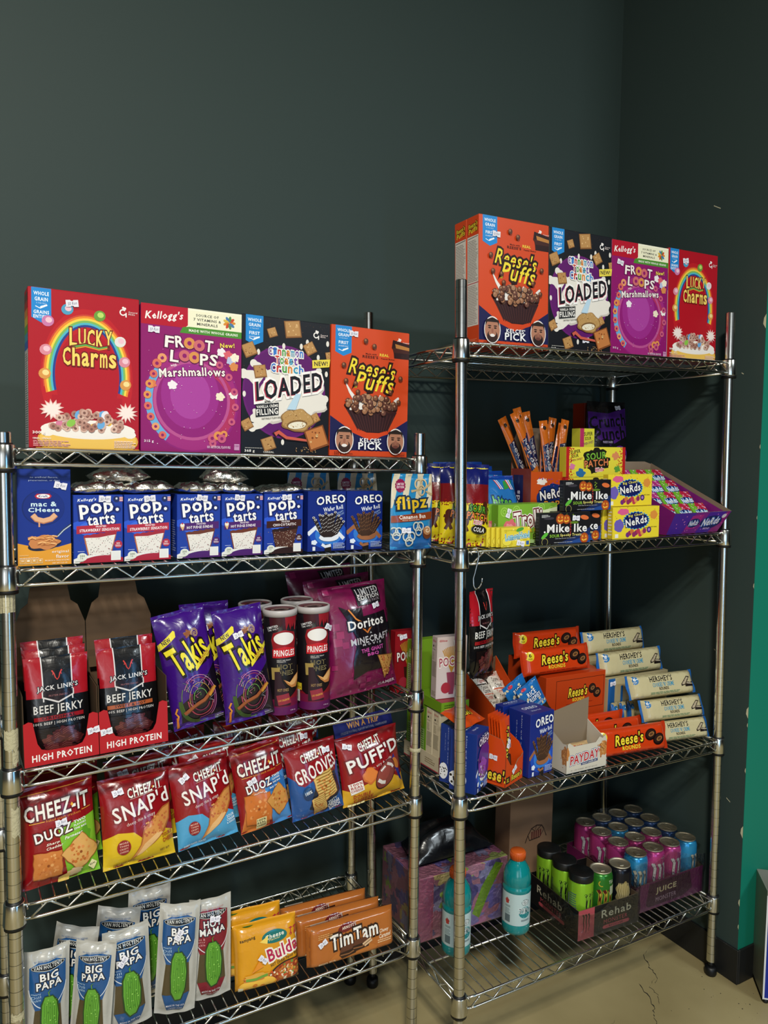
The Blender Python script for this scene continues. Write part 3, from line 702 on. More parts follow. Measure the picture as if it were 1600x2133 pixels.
def oreo(dark, w=3.72, h=5.24):
    a = A(w, h)
    a.e(.55, .28, .5, .24, '1c4cb4', 30).e(.55, .28, .36, .18, '3478cc', 26).e(.55, .28, .22, .12, '6aa4dc', 22)
    a.t('OREO', .6, .85, .76, .14, '6cbce4', '6cbce4', .16, .08, rot=5, arc=.12).t('OREO', .6, .85, .76, .14, '0a1c64', '0a1c64', .1, .07, rot=5, arc=.12).t('OREO', .6, .85, .76, .14, 'f2f2f0', b=.06, rot=5, arc=.12)
    a.t('Wafer Roll', .66, .715, .52, .075, 'e8ecf4', b=.03, rot=8).t('CREAMY', .83, .645, .22, .03, 'a8c8ec', b=0, rot=22).t('MUNCHY', .84, .605, .24, .03, 'a8c8ec', b=0, rot=22)
    rn = random.Random(2); rib = 'e2e6ee' if not dark else '9c6440'
    a.s([(0, .29), (.2, .4), (.35, .33)], .1, rib).s([(.95, .2), (.8, .3), (.7, .27)], .09, rib)
    for k in range(11):
        x0, x1 = .42+.022*k, .13+.082*k+rn.uniform(-.02, .02); y1 = .52+.1*sin(k/10*pi)+rn.uniform(-.03, .05)
        a.s([(x0, .2), (x1, y1)], .075, '120d0c').s([(x0-.004, .2), (x1-.004, y1)], .055, '2e221e' if not dark else '4a3224')
        a.e(x1, y1, .036, .018, 'd8d4d0' if not dark else '8a5c3c', 10).e(x1, y1, .02, .01, '1c1412', 8)
        for j in range(4):
            t = .35+.15*j; a.s([(x0+(x1-x0)*t-.03, .2+(y1-.2)*t-.008), (x0+(x1-x0)*t+.03, .2+(y1-.2)*t+.016)], .012, 'b8b4b0' if not dark else '7c5438')
    for k in range(4): a.s([(.46+.04*k, .0), (.47+.04*k, .12)], .05, '16100e')
    a.e(.55, .235, .26, .07, rib, 26, 180, 360).s([(.3, .25), (.42, .2), (.58, .195), (.8, .26)], .08, rib).s([(.36, .12), (.45, .08), (.6, .1)], .07, rib)
    a.blob(.16, .155, .075, .04, 'e0e8f4', 3, .15).r(.12, .02, .19, .085, 'e4e8ee').lines(.66, .04, .98, .14, 5, 'b8c8e8')
    return a
def jerky(kind, w=4.3, h=6.6):
    a = A(w, h); st, tx = {'o': ('8c1018', 'ORIGINAL'), 's': ('a8542c', 'SWEET & HOT')}[kind]
    a.r(0, .60, .27, 1, 'a01420').r(.73, .60, 1, 1, 'a01420').r(.255, .56, .275, 1, 'd8d4d4').r(.725, .56, .745, 1, 'd8d4d4')
    a.r(.35, .925, .65, .945, '050506')
    a.s([(.42, .86), (.455, .825), (.47, .79), (.5, .765)], .022, 'c83c34', .012).s([(.58, .86), (.545, .825), (.53, .79), (.5, .765)], .022, 'c83c34', .012).s([(.44, .835), (.43, .815)], .012, 'c83c34').s([(.56, .835), (.57, .815)], .012, 'c83c34')
    a.p([(.24, .66), (.24, .60), (.38, .565), (.5, .535), (.62, .565), (.76, .60), (.76, .66)], 'cfcac8').p([(.26, .66), (.26, .61), (.39, .58), (.5, .552), (.61, .58), (.74, .61), (.74, .66)], '1c0c10')
    a.t("JACK LINK'S", .5, .69, .66, .062, '101014', '101014', .1, .04, rot=2).t("JACK LINK'S", .5, .69, .66, .062, 'd4d0ce', b=.02, rot=2).t('PROTEIN SNACKS', .5, .615, .3, .018, 'a06868', b=0)
    a.t('BEEF JERKY', .5, .475, .80, .105, 'd6d2cc', b=.015).p([(.1, .375), (.9, .385), (.9, .425), (.1, .415)], st).t(tx, .5, .40, .55, .03, '140808', b=.03)
    a.t('100% BEEF | HIGH PROTEIN', .5, .345, .82, .036, 'cfcac6', b=.01)
    a.r(.14, .05, .86, .30, '160c0c')
    rn = random.Random(3)
    for k in range(11):
        x, y = .22+.56*rn.random(), .08+.18*rn.random(); a.blob(x, y, .13, .055, rn.choice(['4a1c1c', '3c1616', '5c2826', '481a20']), k, .25)
        for j in range(3): a.s([(x-.08, y-.02+.02*j), (x, y+.005+.018*j), (x+.08, y-.015+.02*j)], .008, '7c4440')
    return a
def takis():
    a = A(4.35, 9.5); P_ = '3a1076'
    a.r(0, 0, 1, 1, P_).p([(0, 0), (1, 0), (1, .5), (.75, .40), (.4, .28), (.12, .2), (0, .12)], '160e1c').r(0, 0, .16, .2, '3a1078').r(0, 0, .8, .05, '3a1078')
    a.p([(.0, .70), (.33, .80), (.34, .845), (.31, .855), (.0, .755)], 'e6d63c').t('NEW', .15, .775, .17, .038, '1c1440', b=.05, rot=22)
    a.blob(.57, .80, .08, .03, '8c5028', 2, .3)
    q = [(.70+.006*k*cos(k*.75), .79+.0036*k*sin(k*.75)) for k in range(15)]; a.s(q, .03, 'e0b84c'); a.s(q, .014, '3a1076')
    a.t('Takis', .5, .63, .74, .25, '1c1014', '1c1014', .07, .04, rot=20, sk=.05).t('Takis', .5, .63, .74, .25, 'ecdc34', b=.04, rot=20, sk=.05)
    a.p([(.58, .475), (.98, .62), (.99, .66), (.94, .65), (.57, .515)], 'e6d63c').t('DRAGON', .78, .585, .24, .026, '8c1c1c', b=.03, rot=30).t('SWEET CHILI', .8, .56, .3, .022, '8c1c1c', b=.02, rot=30)
    for k, (c, r, a0, a1) in enumerate((('5c7c34', .36, 150, 280), ('803060', .30, -100, 120), ('c878a8', .33, -60, 150), ('a83c50', .26, 180, 340), ('b89048', .22, 10, 210), ('7c2848', .19, 150, 330), ('68a04c', .14, -20, 180))): a.ring(.56, .24, r, r*.62, .012+.01*(k % 2), c, a0, a1, 24)
    a.ring(.5, .22, .36, .2, .07, '33501e', 170, 270, 20)
    a.s([(.22, .13), (.4, .18), (.62, .21), (.86, .29)], .085, '5c2c18').s([(.22, .133), (.4, .182), (.62, .213), (.86, .292)], .06, '9c5430').s([(.74, .235), (.9, .295)], .06, 'c88c34')
    for k in range(26): rn = random.Random(k); x, y = .5+rn.uniform(-.25, .3), .26+rn.uniform(-.1, .14); a.s([(x, y), (x+rn.uniform(-.06, .06), y+.02), (x+rn.uniform(-.1, .1), y+.045)], .012, rn.choice(['c86890', '9a9aa0', 'd888a8', '5c8c3c', '5a5a64', 'a0405c']), .004)
    a.s([(.07, .08), (.1, .13), (.06, .16), (.1, .2)], .03, 'd88c30').p([(.05, .02), (.1, .02), (.09, .12), (.06, .12)], 'c87020')
    a.lines(.78, .01, .96, .05, 3, '88808c')
    return a
def pringles(w=2*pi*1.42, h=8.7):
    a = A(w, h); c0 = .5
    K = '0e0c10'; X = lambda x: .5+(x-.5)*.31
    a.r(0, 0, 1, .08, '5c1450').r(0, .08, 1, .16, '6c1438'); a.p([(X(-.6), .16), (X(-.3), .24), (X(.1), .16)], '7c1420').p([(X(.6), .16), (X(1.1), .26), (X(1.6), .16)], '7c1420')
    for k in range(9): x = .1+.1*k; a.p([(X(x-.08), 1), (X(x-.05), .9-.03*(k % 3)), (X(x), .84+.04*(k % 2)), (X(x+.06), .93), (X(x+.1), 1)], '8c1824' if k > 4 else '3c1018')
    a.p([(X(.18), .63), (X(.82), .63), (X(.9), .75), (X(.84), .82), (X(.5), .85), (X(.16), .82), (X(.1), .75)], '8c1420')
    a.e(.5, .765, .10, .062, 'e8e4e0', 26)
    a.p([(X(.14), .575), (X(.86), .575), (X(.86), .66), (X(.5), .685), (X(.14), .66)], 'c01824').t('PRINGLES', .5, .622, .2, .062, 'f2f0ec', b=.02)
    a.t('LIMITED', X(.14), .88, .11, .022, 'dcdcdc', rot=16).t('TIME ONLY!', X(.16), .855, .11, .018, 'c8c8c8', rot=16)
    a.t('FIRST WE FEAST', X(.48), .55, .13, .012, 'c8c4c0').t('PRESENTS', X(.4), .535, .08, .01, 'c8c4c0')
    for tx, y in (('HOT', .485), ('ONES', .425)): a.t(tx, .5, y, .15 if tx == 'HOT' else .17, .055, 'b8a878', b=.02).t(tx, .5, y, .15 if tx == 'HOT' else .17, .055, '191410', b=-.005)
    a.p([(X(.12), .36), (X(.32), .36), (X(.36), .48), (X(.1), .48)], '9c8448').p([(X(.18), .1), (X(.66), .1), (X(.6), .22), (X(.42), .34), (X(.36), .44), (X(.2), .44), (X(.2), .34)], '2a1420')
    a.p([(X(.3), .1), (X(.68), .12), (X(.6), .22), (X(.24), .2)], '8c2838').t('HOT ONES', X(.44), .255, .1, .03, '9c7c50').t('LOS CALIENTES', X(.46), .155, .1, .02, 'd8a040', sk=.2, rot=8)
    a.p([(X(.45), .36), (X(.62), .32), (X(.8), .38), (X(.98), .41), (X(.96), .34), (X(.86), .27), (X(.7), .27), (X(.56), .31)], 'b87840').p([(X(.48), .355), (X(.64), .325), (X(.8), .37), (X(.94), .4), (X(.9), .34), (X(.8), .3), (X(.68), .295)], 'd8a468')
    a.r(X(-.25), .2, X(-.02), .27, 'd0b828').t('4/10', X(-.13), .225, .05, .016, '2a2410')
    a.r(X(-.55), .08, X(-.1), .2, 'd8d4d0'); [a.r(X(-.5+.045*k), .1, X(-.5+.045*k+.02), .185, '202020') for k in range(8)]
    a.t('156 g', X(.72), .045, .05, .015, 'c8b0c0')
    return a
def doritos():
    a = A(7.2, 10.1); M = '7c1448'
    rn = random.Random(4)
    for k in range(40):
        x, y, s = rn.random(), rn.random(), rn.uniform(.05, .11); a.r(x, y, x+s, y+s*.7, rn.choice(['6c1040', '8c1c54', '701244', '962458']))
    a.p([(.2, .82), (.3, .78), (.52, .78), (.52, .70), (.9, .72), (.92, .6), (1, .6), (1, .5), (.86, .5), (.84, .34), (.86, .2), (.5, .2), (.3, .14), (.3, .3), (.38, .5), (.3, .66)], '120a12')
    a.r(.47, .80, .86, .965, '16121a').t('LIMITED', .67, .92, .34, .06, 'd4d0ce', b=.02, rot=3).t('EDITION', .67, .868, .34, .038, 'd4d0ce', b=.02, rot=3).t('MOVIE PACK', .68, .832, .32, .024, '8c8088', rot=3)
    a.s([(.32, .78), (.4, .69), (.48, .65)], .02, 'd8843c').s([(.46, .62), (.55, .55), (.7, .66)], .035, 'c06a2c', .02)
    a.t('Doritos', .56, .64, .56, .085, '141018', '141018', .1, .04, rot=2).t('Doritos', .56, .64, .56, .085, 'e6e2de', b=.035, rot=2)
    a.t('A', .6, .545, .03, .016, 'c8c8c8').t('MINECRAFT', .6, .49, .62, .062, 'b8b4b8', b=.05, rot=2).t('M O V I E', .6, .445, .3, .02, 'b8b4b8').t('THE GHAST', .6, .395, .36, .038, 'c850a0', b=.03, rot=2).t('BBQ', .6, .35, .18, .032, 'c850a0', b=.03, rot=2)
    a.p([(.66, .33), (.98, .30), (.78, .09)], '8c5828').p([(.675, .32), (.955, .295), (.78, .11)], 'c08c48')
    a.dots(60, lambda r: ((lambda u, v: (.68+.27*u*(1-v*.7)+.08*v, .31-.18*v))(r.random(), r.random())), .012, ['a86c34', 'd8a860', '8c5424', 'b8643c'], 3)
    a.t('GAMER', .82, .05, .26, .03, 'd0c0c8', b=.04, rot=5)
    return a
def cracker(a, x, y, r, rot=0, c='c87838', ry=.72):
    q = []
    for k in range(40):
        an = 2*pi*k/40; d = 1/max(abs(cos(an)), abs(sin(an)))*(1+.03*sin(k*5)); R = radians(rot); u, v = d*r*cos(an), d*r*sin(an); q.append((x+u*cos(R)-v*sin(R), y+(u*sin(R)+v*cos(R))*ry))
    a.p(q, '9c5420'); a.p([(x+(u-x)*.95, y+(v-y)*.95+.002) for u, v in q], c)
    a.dots(30, lambda rn: (x+rn.uniform(-.7, .7)*r, y+rn.uniform(-.7, .7)*r*ry), r*.1, ['d88c4c', 'b8662c', 'e0a060', 'c87030'], int(x*77)); a.e(x, y, r*.1, 0, '8c4418', 8)
CZ = 'e8e4da'
def cheezit(a, x, y, w, h, rot=0): a.t('CHEEZ-IT', x, y, w, h, '5c0c10', '5c0c10', .07, .03, rot=rot, sk=.06).t('CHEEZ-IT', x, y, w, h, CZ, b=.025, rot=rot, sk=.06).p([(x+w*.2, y), (x+w*.225, y+h*.14), (x+w*.25, y), (x+w*.225, y-h*.14)], 'e0a030'); return a
def duoz(kind, w=5.5, h=7.4):
    a = A(w, h)
    if kind == 'g':
        a.p([(.48, .56), (1, .62), (1, 0), (.58, 0)], '7cb82c').blob(.84, .42, .08, .09, '5c9a24', 1); a.blob(.74, .36, .1, .06, '5c9a24', 3)
    else:
        a.p([(.0, .0), (.55, .0), (.55, .50), (.2, .5), (.12, .3)], 'c8702c').p([(.5, .56), (1, .62), (1, 0), (.62, 0)], '4484c0').blob(.8, .48, .22, .08, '2c68a8', 3)
    a.s([(.03, .93), (.97, .95)], .01, 'd89038')
    cheezit(a, .5, .765, .86, .155, 3)
    a.s([(.12, .655), (.32, .66)], .012, 'e09838').t('baked snack crackers', .57, .668, .46, .026, 'e09838', b=0, rot=2).s([(.82, .685), (.95, .69)], .01, 'e09838')
    a.t('DUOZ', .42, .53, .5, .1, '4c0c10', '4c0c10', .08, .06, rot=8).t('DUOZ', .42, .53, .5, .1, 'f2f0ec', b=.06, rot=8)
    for k, tx in enumerate(('TWO', 'FLAVORS', 'ONE BAG')): a.t(tx, .78, .59-.035*k, .17, (.03, .02, .02)[k], 'f2f0ec', b=.03, rot=6)
    if kind == 'g':
        a.t('Sharp', .4, .43, .18, .03, 'f2e4d4', sk=.3, rot=6).t('Cheddar', .42, .395, .22, .026, 'f2e4d4', sk=.2, rot=6).t('Parmesan', .68, .46, .25, .03, 'f2f4e4', sk=.3, rot=6)
        cracker(a, .32, .22, .19, -2); cracker(a, .76, .27, .2, 38, 'd8a45c'); a.blob(.66, .08, .1, .04, 'd8b890', 2); a.p([(.45, .06), (.6, .09), (.58, .0), (.44, .0)], 'e0bc60')
        a.p([(.84, .09), (.9, .15), (.97, .10), (.91, .03)], 'f0e8b0').t('REAL', .905, .1, .08, .02, '2a2a1c', rot=10)
    else:
        a.t('cheddar', .38, .445, .2, .024, 'f2e4d4', sk=.3, rot=6).t('Jack', .48, .43, .16, .034, 'f2f0ec', b=.03, rot=6).t('Baby Swiss', .72, .47, .22, .03, 'e4ecf4', sk=.3, rot=6)
        cracker(a, .35, .26, .25, -2, 'c86c28'); cracker(a, .78, .3, .2, 38, 'c88c44'); a.r(.28, .02, .48, .15, 'e8dca0')
        for k, tx in enumerate(('100%', 'REAL', 'CHEESE')): a.t(tx, .38, .125-.036*k, .17, .028, '2a2418', b=.03)
    return a
def snapd(kind, w=5.6, h=6.9):
    a = A(w, h); c = 'd8b41c' if kind == 'y' else '4a9cc8'
    a.p([(0, 0), (1, 0), (1, .28), (.85, .34), (.6, .24), (.42, .38), (.2, .40), (.06, .36), (0, .34)], c)
    a.s([(.03, .95), (.97, .96)], .008, 'a84028')
    cheezit(a, .62, .83, .5, .105, 7); a.s([(.4, .745), (.88, .80)], .006, 'd8b0a0')
    a.t("SNAP'd", .55, .655, .82, .18, '7c1018', '7c1018', .06, .03, rot=11).t("SNAP'd", .55, .655, .82, .18, 'ece6e0', b=.015, rot=11)
    a.t('cheesy, thin & crispy', .53, .505, .42, .05, 'ece0d8', b=0, rot=11)
    a.p([(.36, .06), (.5, .22), (.56, .4), (.86, .58), (.98, .6), (.96, .42), (.86, .3), (.7, .2), (.5, .12)], 'a8602c').p([(.38, .075), (.52, .22), (.58, .39), (.86, .56), (.96, .58), (.94, .43), (.84, .32), (.68, .225), (.5, .14)], 'd08c48').p([(.44, .1), (.56, .22), (.76, .32), (.84, .3), (.68, .2), (.52, .12)], 'e4b478')
    a.dots(40, lambda r: (.62+r.uniform(-.06, .3), .40+r.uniform(-.1, .12)), .018, ['c0783a', 'd89c58', 'b86038', 'c86c40'], 6)
    a.e(.27, .235, .095, .085, '8c1420', 18)
    for k in range(4): a.t(('MORE', 'THIN', 'CRISPY', 'CHEESE')[k], .27, .285-.033*k, .12, .02, 'e0b0a0', rot=6)
    if kind == 'y': a.t('CHEESY BAKED SNACKS', .28, .05, .3, .025, '7c3c14', rot=4).t('DOUBLE', .9, .27, .16, .04, 'a01818', b=.03, rot=5).t('CHEESE', .91, .21, .17, .05, 'a01818', b=.03, rot=5).t('NET WT', .85, .1, .14, .025, '5c2c14', rot=5)
    else: a.t('CHEESY BAKED SNACKS', .26, .05, .36, .025, 'e4f0f4', rot=4).t('SOUR', .9, .25, .14, .035, 'e4f0f4', b=.02, rot=5).t('CREAM', .9, .21, .15, .03, 'e4f0f4', b=.02, rot=5).t('& ONION', .9, .175, .16, .026, 'e4f0f4', b=.02, rot=5)
    return a
def grooves(w=6.0, h=6.5):
    a = A(w, h)
    a.p([(0, 0), (1, 0), (1, .66), (.9, .5), (.5, .52), (.25, .44), (.1, .55), (0, .62)], '205090').p([(.3, .12), (.5, .5), (.9, .55), (.98, .25), (.6, .0)], '1c2434')
    cheezit(a, .5, .83, .48, .115, 7)
    a.t('GROOVES', .53, .635, .85, .2, '8c1420', '8c1420', .07, .03, rot=12).t('GROOVES', .53, .635, .85, .2, 'ece8e2', b=.02, rot=12)
    for x, y, r in ((.66, .38, .2), (.5, .16, .13)):
        cracker(a, x, y, r, 15, 'd8b468', .95)
        for k in range(9): t = -.8+.2*k; a.s([(x-r+.1*r, y+t*r), (x-r*.3, y+t*r+.05*r), (x+r*.4, y+t*r-.02*r+.1*r), (x+r*.95, y+t*r+.25*r)], r*.07, '8c6428')
    a.e(.3, .35, .1, .085, '16345c', 14).t('100%', .3, .36, .13, .045, 'e8e8e4', b=.02, rot=12).t('ZESTY', .76, .155, .2, .04, 'c8d0d8', b=.02, rot=14).t('CHEDDAR', .78, .11, .26, .05, 'ece8e2', b=.03, rot=14).t('RANCH', .8, .06, .22, .05, 'ece8e2', b=.03, rot=14)
    return a
def puffd(w=6.9, h=6.3):
    a = A(w, h)
    a.p([(0, 0), (1, 0), (1, .28), (.9, .24), (.75, .34), (.5, .33), (.3, .28), (.1, .22), (0, .26)], 'd8a428')
    a.p([(.8, .52), (.92, .2), (.98, .14), (.93, .35), (.86, .6)], '18207c').e(.88, .45, .05, .1, 'c87028', 12, rot=30)
    cheezit(a, .47, .85, .38, .12, 9)
    a.t("PUFF'D", .52, .66, .88, .19, '6c0c14', '6c0c14', .08, .08, rot=11, arc=.06).t("PUFF'D", .52, .66, .88, .19, 'ece8e2', b=.08, rot=11, arc=.06)
    a.t('cheesy, airy & puffy', .56, .515, .5, .05, 'ece0d8', b=0, rot=11)
    a.blob(.4, .4, .12, .12, 'c8662c', 4, .12, 4).blob(.4, .41, .1, .1, 'd87c38', 4, .12, 4)
    a.e(.66, .35, .23, .15, '3c1414', 26, rot=48).e(.66, .355, .215, .138, '7c3430', 26, rot=48).e(.63, .38, .15, .09, '8c4038', 20, rot=48)
    a.s([(.52, .30), (.58, .25), (.64, .235)], .05, 'd8d0c8').s([(.70, .50), (.78, .46), (.8, .42)], .04, 'd8d0c8').s([(.58, .42), (.66, .47)], .016, 'ece8e4')
    for k in range(5): a.s([(.575+.018*k, .435+.012*k), (.595+.018*k, .405+.012*k)], .01, 'ece8e4')
    a.p([(.06, .33), (.26, .37), (.29, .22), (.1, .17)], 'ece4dc')
    for k, tx in enumerate(('100%', 'REAL', 'CHEESE')): a.t(tx, .18, .325-.045*k, .17, .036, 'a01818', b=.03, rot=8)
    a.t('DOUBLE', .26, .145, .26, .055, 'a01818', b=.03, rot=4).t('CHEESE', .29, .08, .3, .055, 'a01818', b=.05, rot=4)
    for k in range(4): a.r(.06+.07*k, -.02, .12+.07*k, .03, 'f0e0a0')
    return a
def pickle(kind, w=3.3, h=8.6):
    a = A(w, h); B_, D = ('1a4f86', '12365c') if kind == 'b' else ('7c1428', '4c0c18')
    a.p([(.1, .86), (.3, .9), (.7, .9), (.9, .86), (.9, .62), (.78, .5), (.84, .2), (.7, .04), (.3, .04), (.16, .2), (.22, .5), (.1, .62)], '4c4028').p([(.1, .86), (.3, .9), (.7, .9), (.9, .86), (.9, .62), (.78, .48), (.22, .48), (.1, .62)], B_)
    a.p([(.17, .2), (.83, .2), (.7, .04), (.3, .04)], B_).ring(.5, .68, .42, .2, .02, 'd8dce0', 185, 355, 20)
    a.e(.5, .855, .37, .032, '0e1218', 24, rot=2).ring(.5, .855, .37, .032, .012, 'c8c8c0', 0, 360, 24).t("VAN HOLTEN'S", .5, .853, .62, .034, 'e4e4de', b=.01, arc=.25)
    for tx, y, ww in ((('BIG', .775, .4), ('PAPA', .70, .56)) if kind == 'b' else (('HOT', .775, .42), ('MAMA', .70, .6))): a.t(tx, .52, y, ww, .068, '0c1c30', '0c1c30', .09, .06, rot=3).t(tx, .52, y, ww, .068, 'eceae6', b=.055, rot=3)
    for k, tx in enumerate(('Hearty', 'Dill', 'Pickle') if kind == 'b' else ('Hot &', 'Spicy', 'Pickle')): a.t(tx, .24, .63-.027*k, .2, .022, 'b8d4e8' if kind == 'b' else 'e8a8a8', b=0, rot=4)
    # the pickle itself
    a.p([(.42, .60), (.6, .6), (.72, .53), (.76, .4), (.74, .25), (.64, .15), (.48, .14), (.36, .22), (.33, .38), (.34, .53)], '20401a').p([(.43, .59), (.59, .59), (.69, .52), (.73, .4), (.71, .26), (.62, .165), (.49, .155), (.39, .23), (.36, .38), (.37, .52)], '5c9c30')
    for k in range(7):
        x = .42+.045*k; a.s([(x, .54-.01*(k % 2)), (x+.012*sin(k), .44), (x-.01, .33), (x+.012, .22)], .009, '38701e')
    a.dots(26, lambda r: (.55+r.uniform(-.15, .13), .37+r.uniform(-.19, .2)), .015, ['80bc48', '46842a', '94cc5c'], 2); a.s([(.52, .6), (.5, .635), (.54, .65)], .03, '4c8428', .015)
    a.t('NO REFRIGERATION NEEDED', .5, .915, .6, .012, '2c5c94' if kind == 'b' else 'a03040', b=0).t('MADE IN THE USA', .5, .1, .44, .02, 'd8dce4', b=.01).t('CONTAINS 1 PICKLE', .5, .07, .34, .014, 'c8ccd4', b=0)
    return a
def buldak(w=5.8, h=5.4):
    a = A(w, h)
    a.t('samyang', .2, .80, .24, .05, '2a2014', b=.03, rot=6)
    a.e(.62, .77, .2, .1, '0c6c68', 24).t('Cheese', .62, .785, .3, .07, 'e8e8d8', b=.02, rot=6, sk=.1).t('Flavour', .62, .735, .18, .03, 'e8d890', b=.01, rot=6)
    a.p([(.38, .73), (.52, .80), (.5, .68)], 'f0d060')
    for x, y in ((.88, .80), (.95, .80)): a.s([(x-.03, y+.04), (x+.03, y+.04)], .012, 'b01840').s([(x, y+.06), (x, y-.05)], .012, 'b01840').ring(x, y-.05, .02, 0, .008, 'b01840')
    a.t('Buldak', .80, .56, .62, .2, 'f0e8d8', 'f0e8d8', .1, .06, rot=12).t('Buldak', .80, .56, .62, .2, 'b0184c', b=.055, rot=12).t('HOT Chicken Flavour Ramen', .78, .405, .5, .055, '30200c', b=.02, rot=14)
    a.e(.82, .2, .33, .17, '1c1814', 30, rot=10).e(.82, .21, .29, .14, 'a84c20', 28, rot=10)
    a.dots(120, lambda r: (.82+r.gauss(0, .11), .21+r.gauss(0, .055)), .022, ['d88838', 'e8c890', 'c85028', 'e8dcc0', '8c3018', 'b86c2c', '6c8c3c'], 4)
    a.e(.32, .09, .3, .13, 'e09428', 24).e(.32, .12, .28, .1, 'f0bc48', 22).blob(.3, .22, .2, .05, 'c87838', 3).blob(.3, .245, .18, .04, 'd8a040', 4).s([(.14, .215), (.3, .2), (.48, .23)], .04, '6c9c3c')
    for x, y in ((.15, .05), (.4, .06), (.28, .1)): a.e(x, y, .04, .03, 'd07c20', 10)
    a.p([(.24, .3), (.42, .36), (.36, .46)], 'e08c28'); a.r(.03, .03, .1, .1, 'e0dcc0')
    return a
def buldaktop(w=5.8, h=2):
    a = A(w, h); a.t('Buldak', .5, .5, .3, .4, 'b0184c', b=.05, rot=182).e(.22, .4, .1, .25, '3c7c2c', 16).t('Buldak', .5, .5, .01, .01, 'b0184c'); return a
def timtam(w=8.7, h=3.45):
    a = A(w, h)
    a.r(0, 0, .03, 1, 'a8602c').e(.5, .0, .3, .35, 'b86c2c', 26)
    a.e(.42, .86, .095, .11, '6c1c1c', 18, rot=8).t("ARNOTT'S", .45, .875, .16, .08, 'e8d8c4', '6c1c1c', .12, .03, rot=5)
    a.t('TimTam', .51, .60, .55, .40, '2c1410', '2c1410', .13, .05, rot=4).t('TimTam', .51, .60, .55, .40, 'f2ece2', b=.05, rot=4)
    a.t('Chewy', .86, .5, .11, .13, 'f2dcc0', sk=.25, rot=4).t('Caramel', .87, .38, .14, .12, 'f2dcc0', sk=.25, rot=4).lines(.78, .2, .95, .3, 2, 'e8c090').lines(.1, .72, .26, .86, 3, 'd8a060').t('BISCUITS', .15, .09, .1, .05, 'e8c8a0').t('NET 175g', .25, .1, .07, .05, 'e8c8a0')
    for x, y, r, ro in ((.43, .27, .1, 8), (.58, .35, .1, 10)):
        a.p([(x-r, y-.08), (x-r*.8, y+.12), (x+r*.5, y+.14), (x+r, y+.04), (x+r*.9, y-.12), (x-r*.7, y-.17)], '2c1410').p([(x-r*.95, y-.02), (x-r*.75, y+.12), (x+r*.5, y+.14), (x+r, y+.04), (x+r*.2, y-.0)], '5c3424').s([(x-r*.9, y-.08), (x+r*.1, y-.09), (x+r*.95, y-.03)], .012, '8c5c38')
    a.s([(.6, .31), (.7, .42)], .02, 'd8b48c').s([(.62, .26), (.71, .36)], .02, 'd8b48c')
    return a
def sourbag(w=3.6, h=6.4):
    a = A(w, h); a.r(0, .74, 1, 1, '10185c').r(0, .51, 1, .75, '74141a').r(0, 0, 1, .52, 'e0cc1c')
    a.dots(90, lambda r: (r.random(), .52+r.gauss(0, .03)), .02, ['7c1418', '94201c'], 1, 5); a.dots(70, lambda r: (r.random(), abs(r.gauss(0, .05))), .025, ['a82818', '7c1418'], 2, 5)
    for x, y, s in ((.2, .3, 1), (.8, .4, 1.1)):
        a.e(x, y+.08*s, .09*s, .05*s, '4c2014', 12).e(x, y, .11*s, .07*s, '4c2014', 12)
        for dx in (-.09, .09): a.s([(x, y+.03), (x+dx*1.4*s, y+.05*s)], .08*s, '4c2014').s([(x, y-.04*s), (x+dx*.9*s, y-.12*s)], .08*s, '4c2014')
    a.t('SOUR', .55, .45, .5, .085, '141c0c', '141c0c', .1, .05, rot=-8).t('SOUR', .55, .45, .5, .085, '5c9c2c', b=.045, rot=-8).t('PATCH', .55, .355, .62, .085, '141c0c', '141c0c', .1, .05, rot=-8).t('PATCH', .55, .355, .62, .09, 'd87838', b=.045, rot=-8)
    a.t('KIDS', .55, .285, .26, .05, 'b82c4c', 'f0e8e0', .08, .04, rot=-8).e(.6, .2, .24, .055, '14100c', 20, rot=-8).t('COLA', .6, .2, .34, .055, 'ece8e4', b=.04, rot=-8).t('NET WT', .7, .12, .3, .025, '5c3018')
    return a
def bites(w=6.2, h=6.0):
    a = A(w, h); a.r(0, 0, 1, 1, '1c6cb0').p([(0, 0), (.35, 0), (.2, .55), (0, .7)], '2c9c5c').p([(0, 0), (.2, 0), (.1, .4), (0, .5)], 'd8d048').p([(.2, 0), (1, 0), (1, .3), (.6, .42), (.3, .36)], '8c1830').p([(.25, .05), (1, .03), (1, .24), (.6, .35), (.33, .3)], 'b0203c')
    a.r(0, .93, 1, 1, '103c94').p([(.72, .75), (.9, .8), (.93, .92), (.75, .9)], '2c8c3c')
    for x in (.62, .86):
        for k, c in enumerate(('d83848', 'e8e8ec', '2c4cb0', 'e8e8ec')): a.p([(x+.02*k, .76), (x+.02+.02*k, .76), (x-.05+.02*k, .92), (x-.07+.02*k, .92)], c)
    a.t('bites', .62, .56, .4, .17, '5cb43c', '14305c', .09, .04, rot=-3).t('AIR', .8, .3, .34, .22, 'ece8ec', '5c1028', .08, .045, rot=-10)
    return a
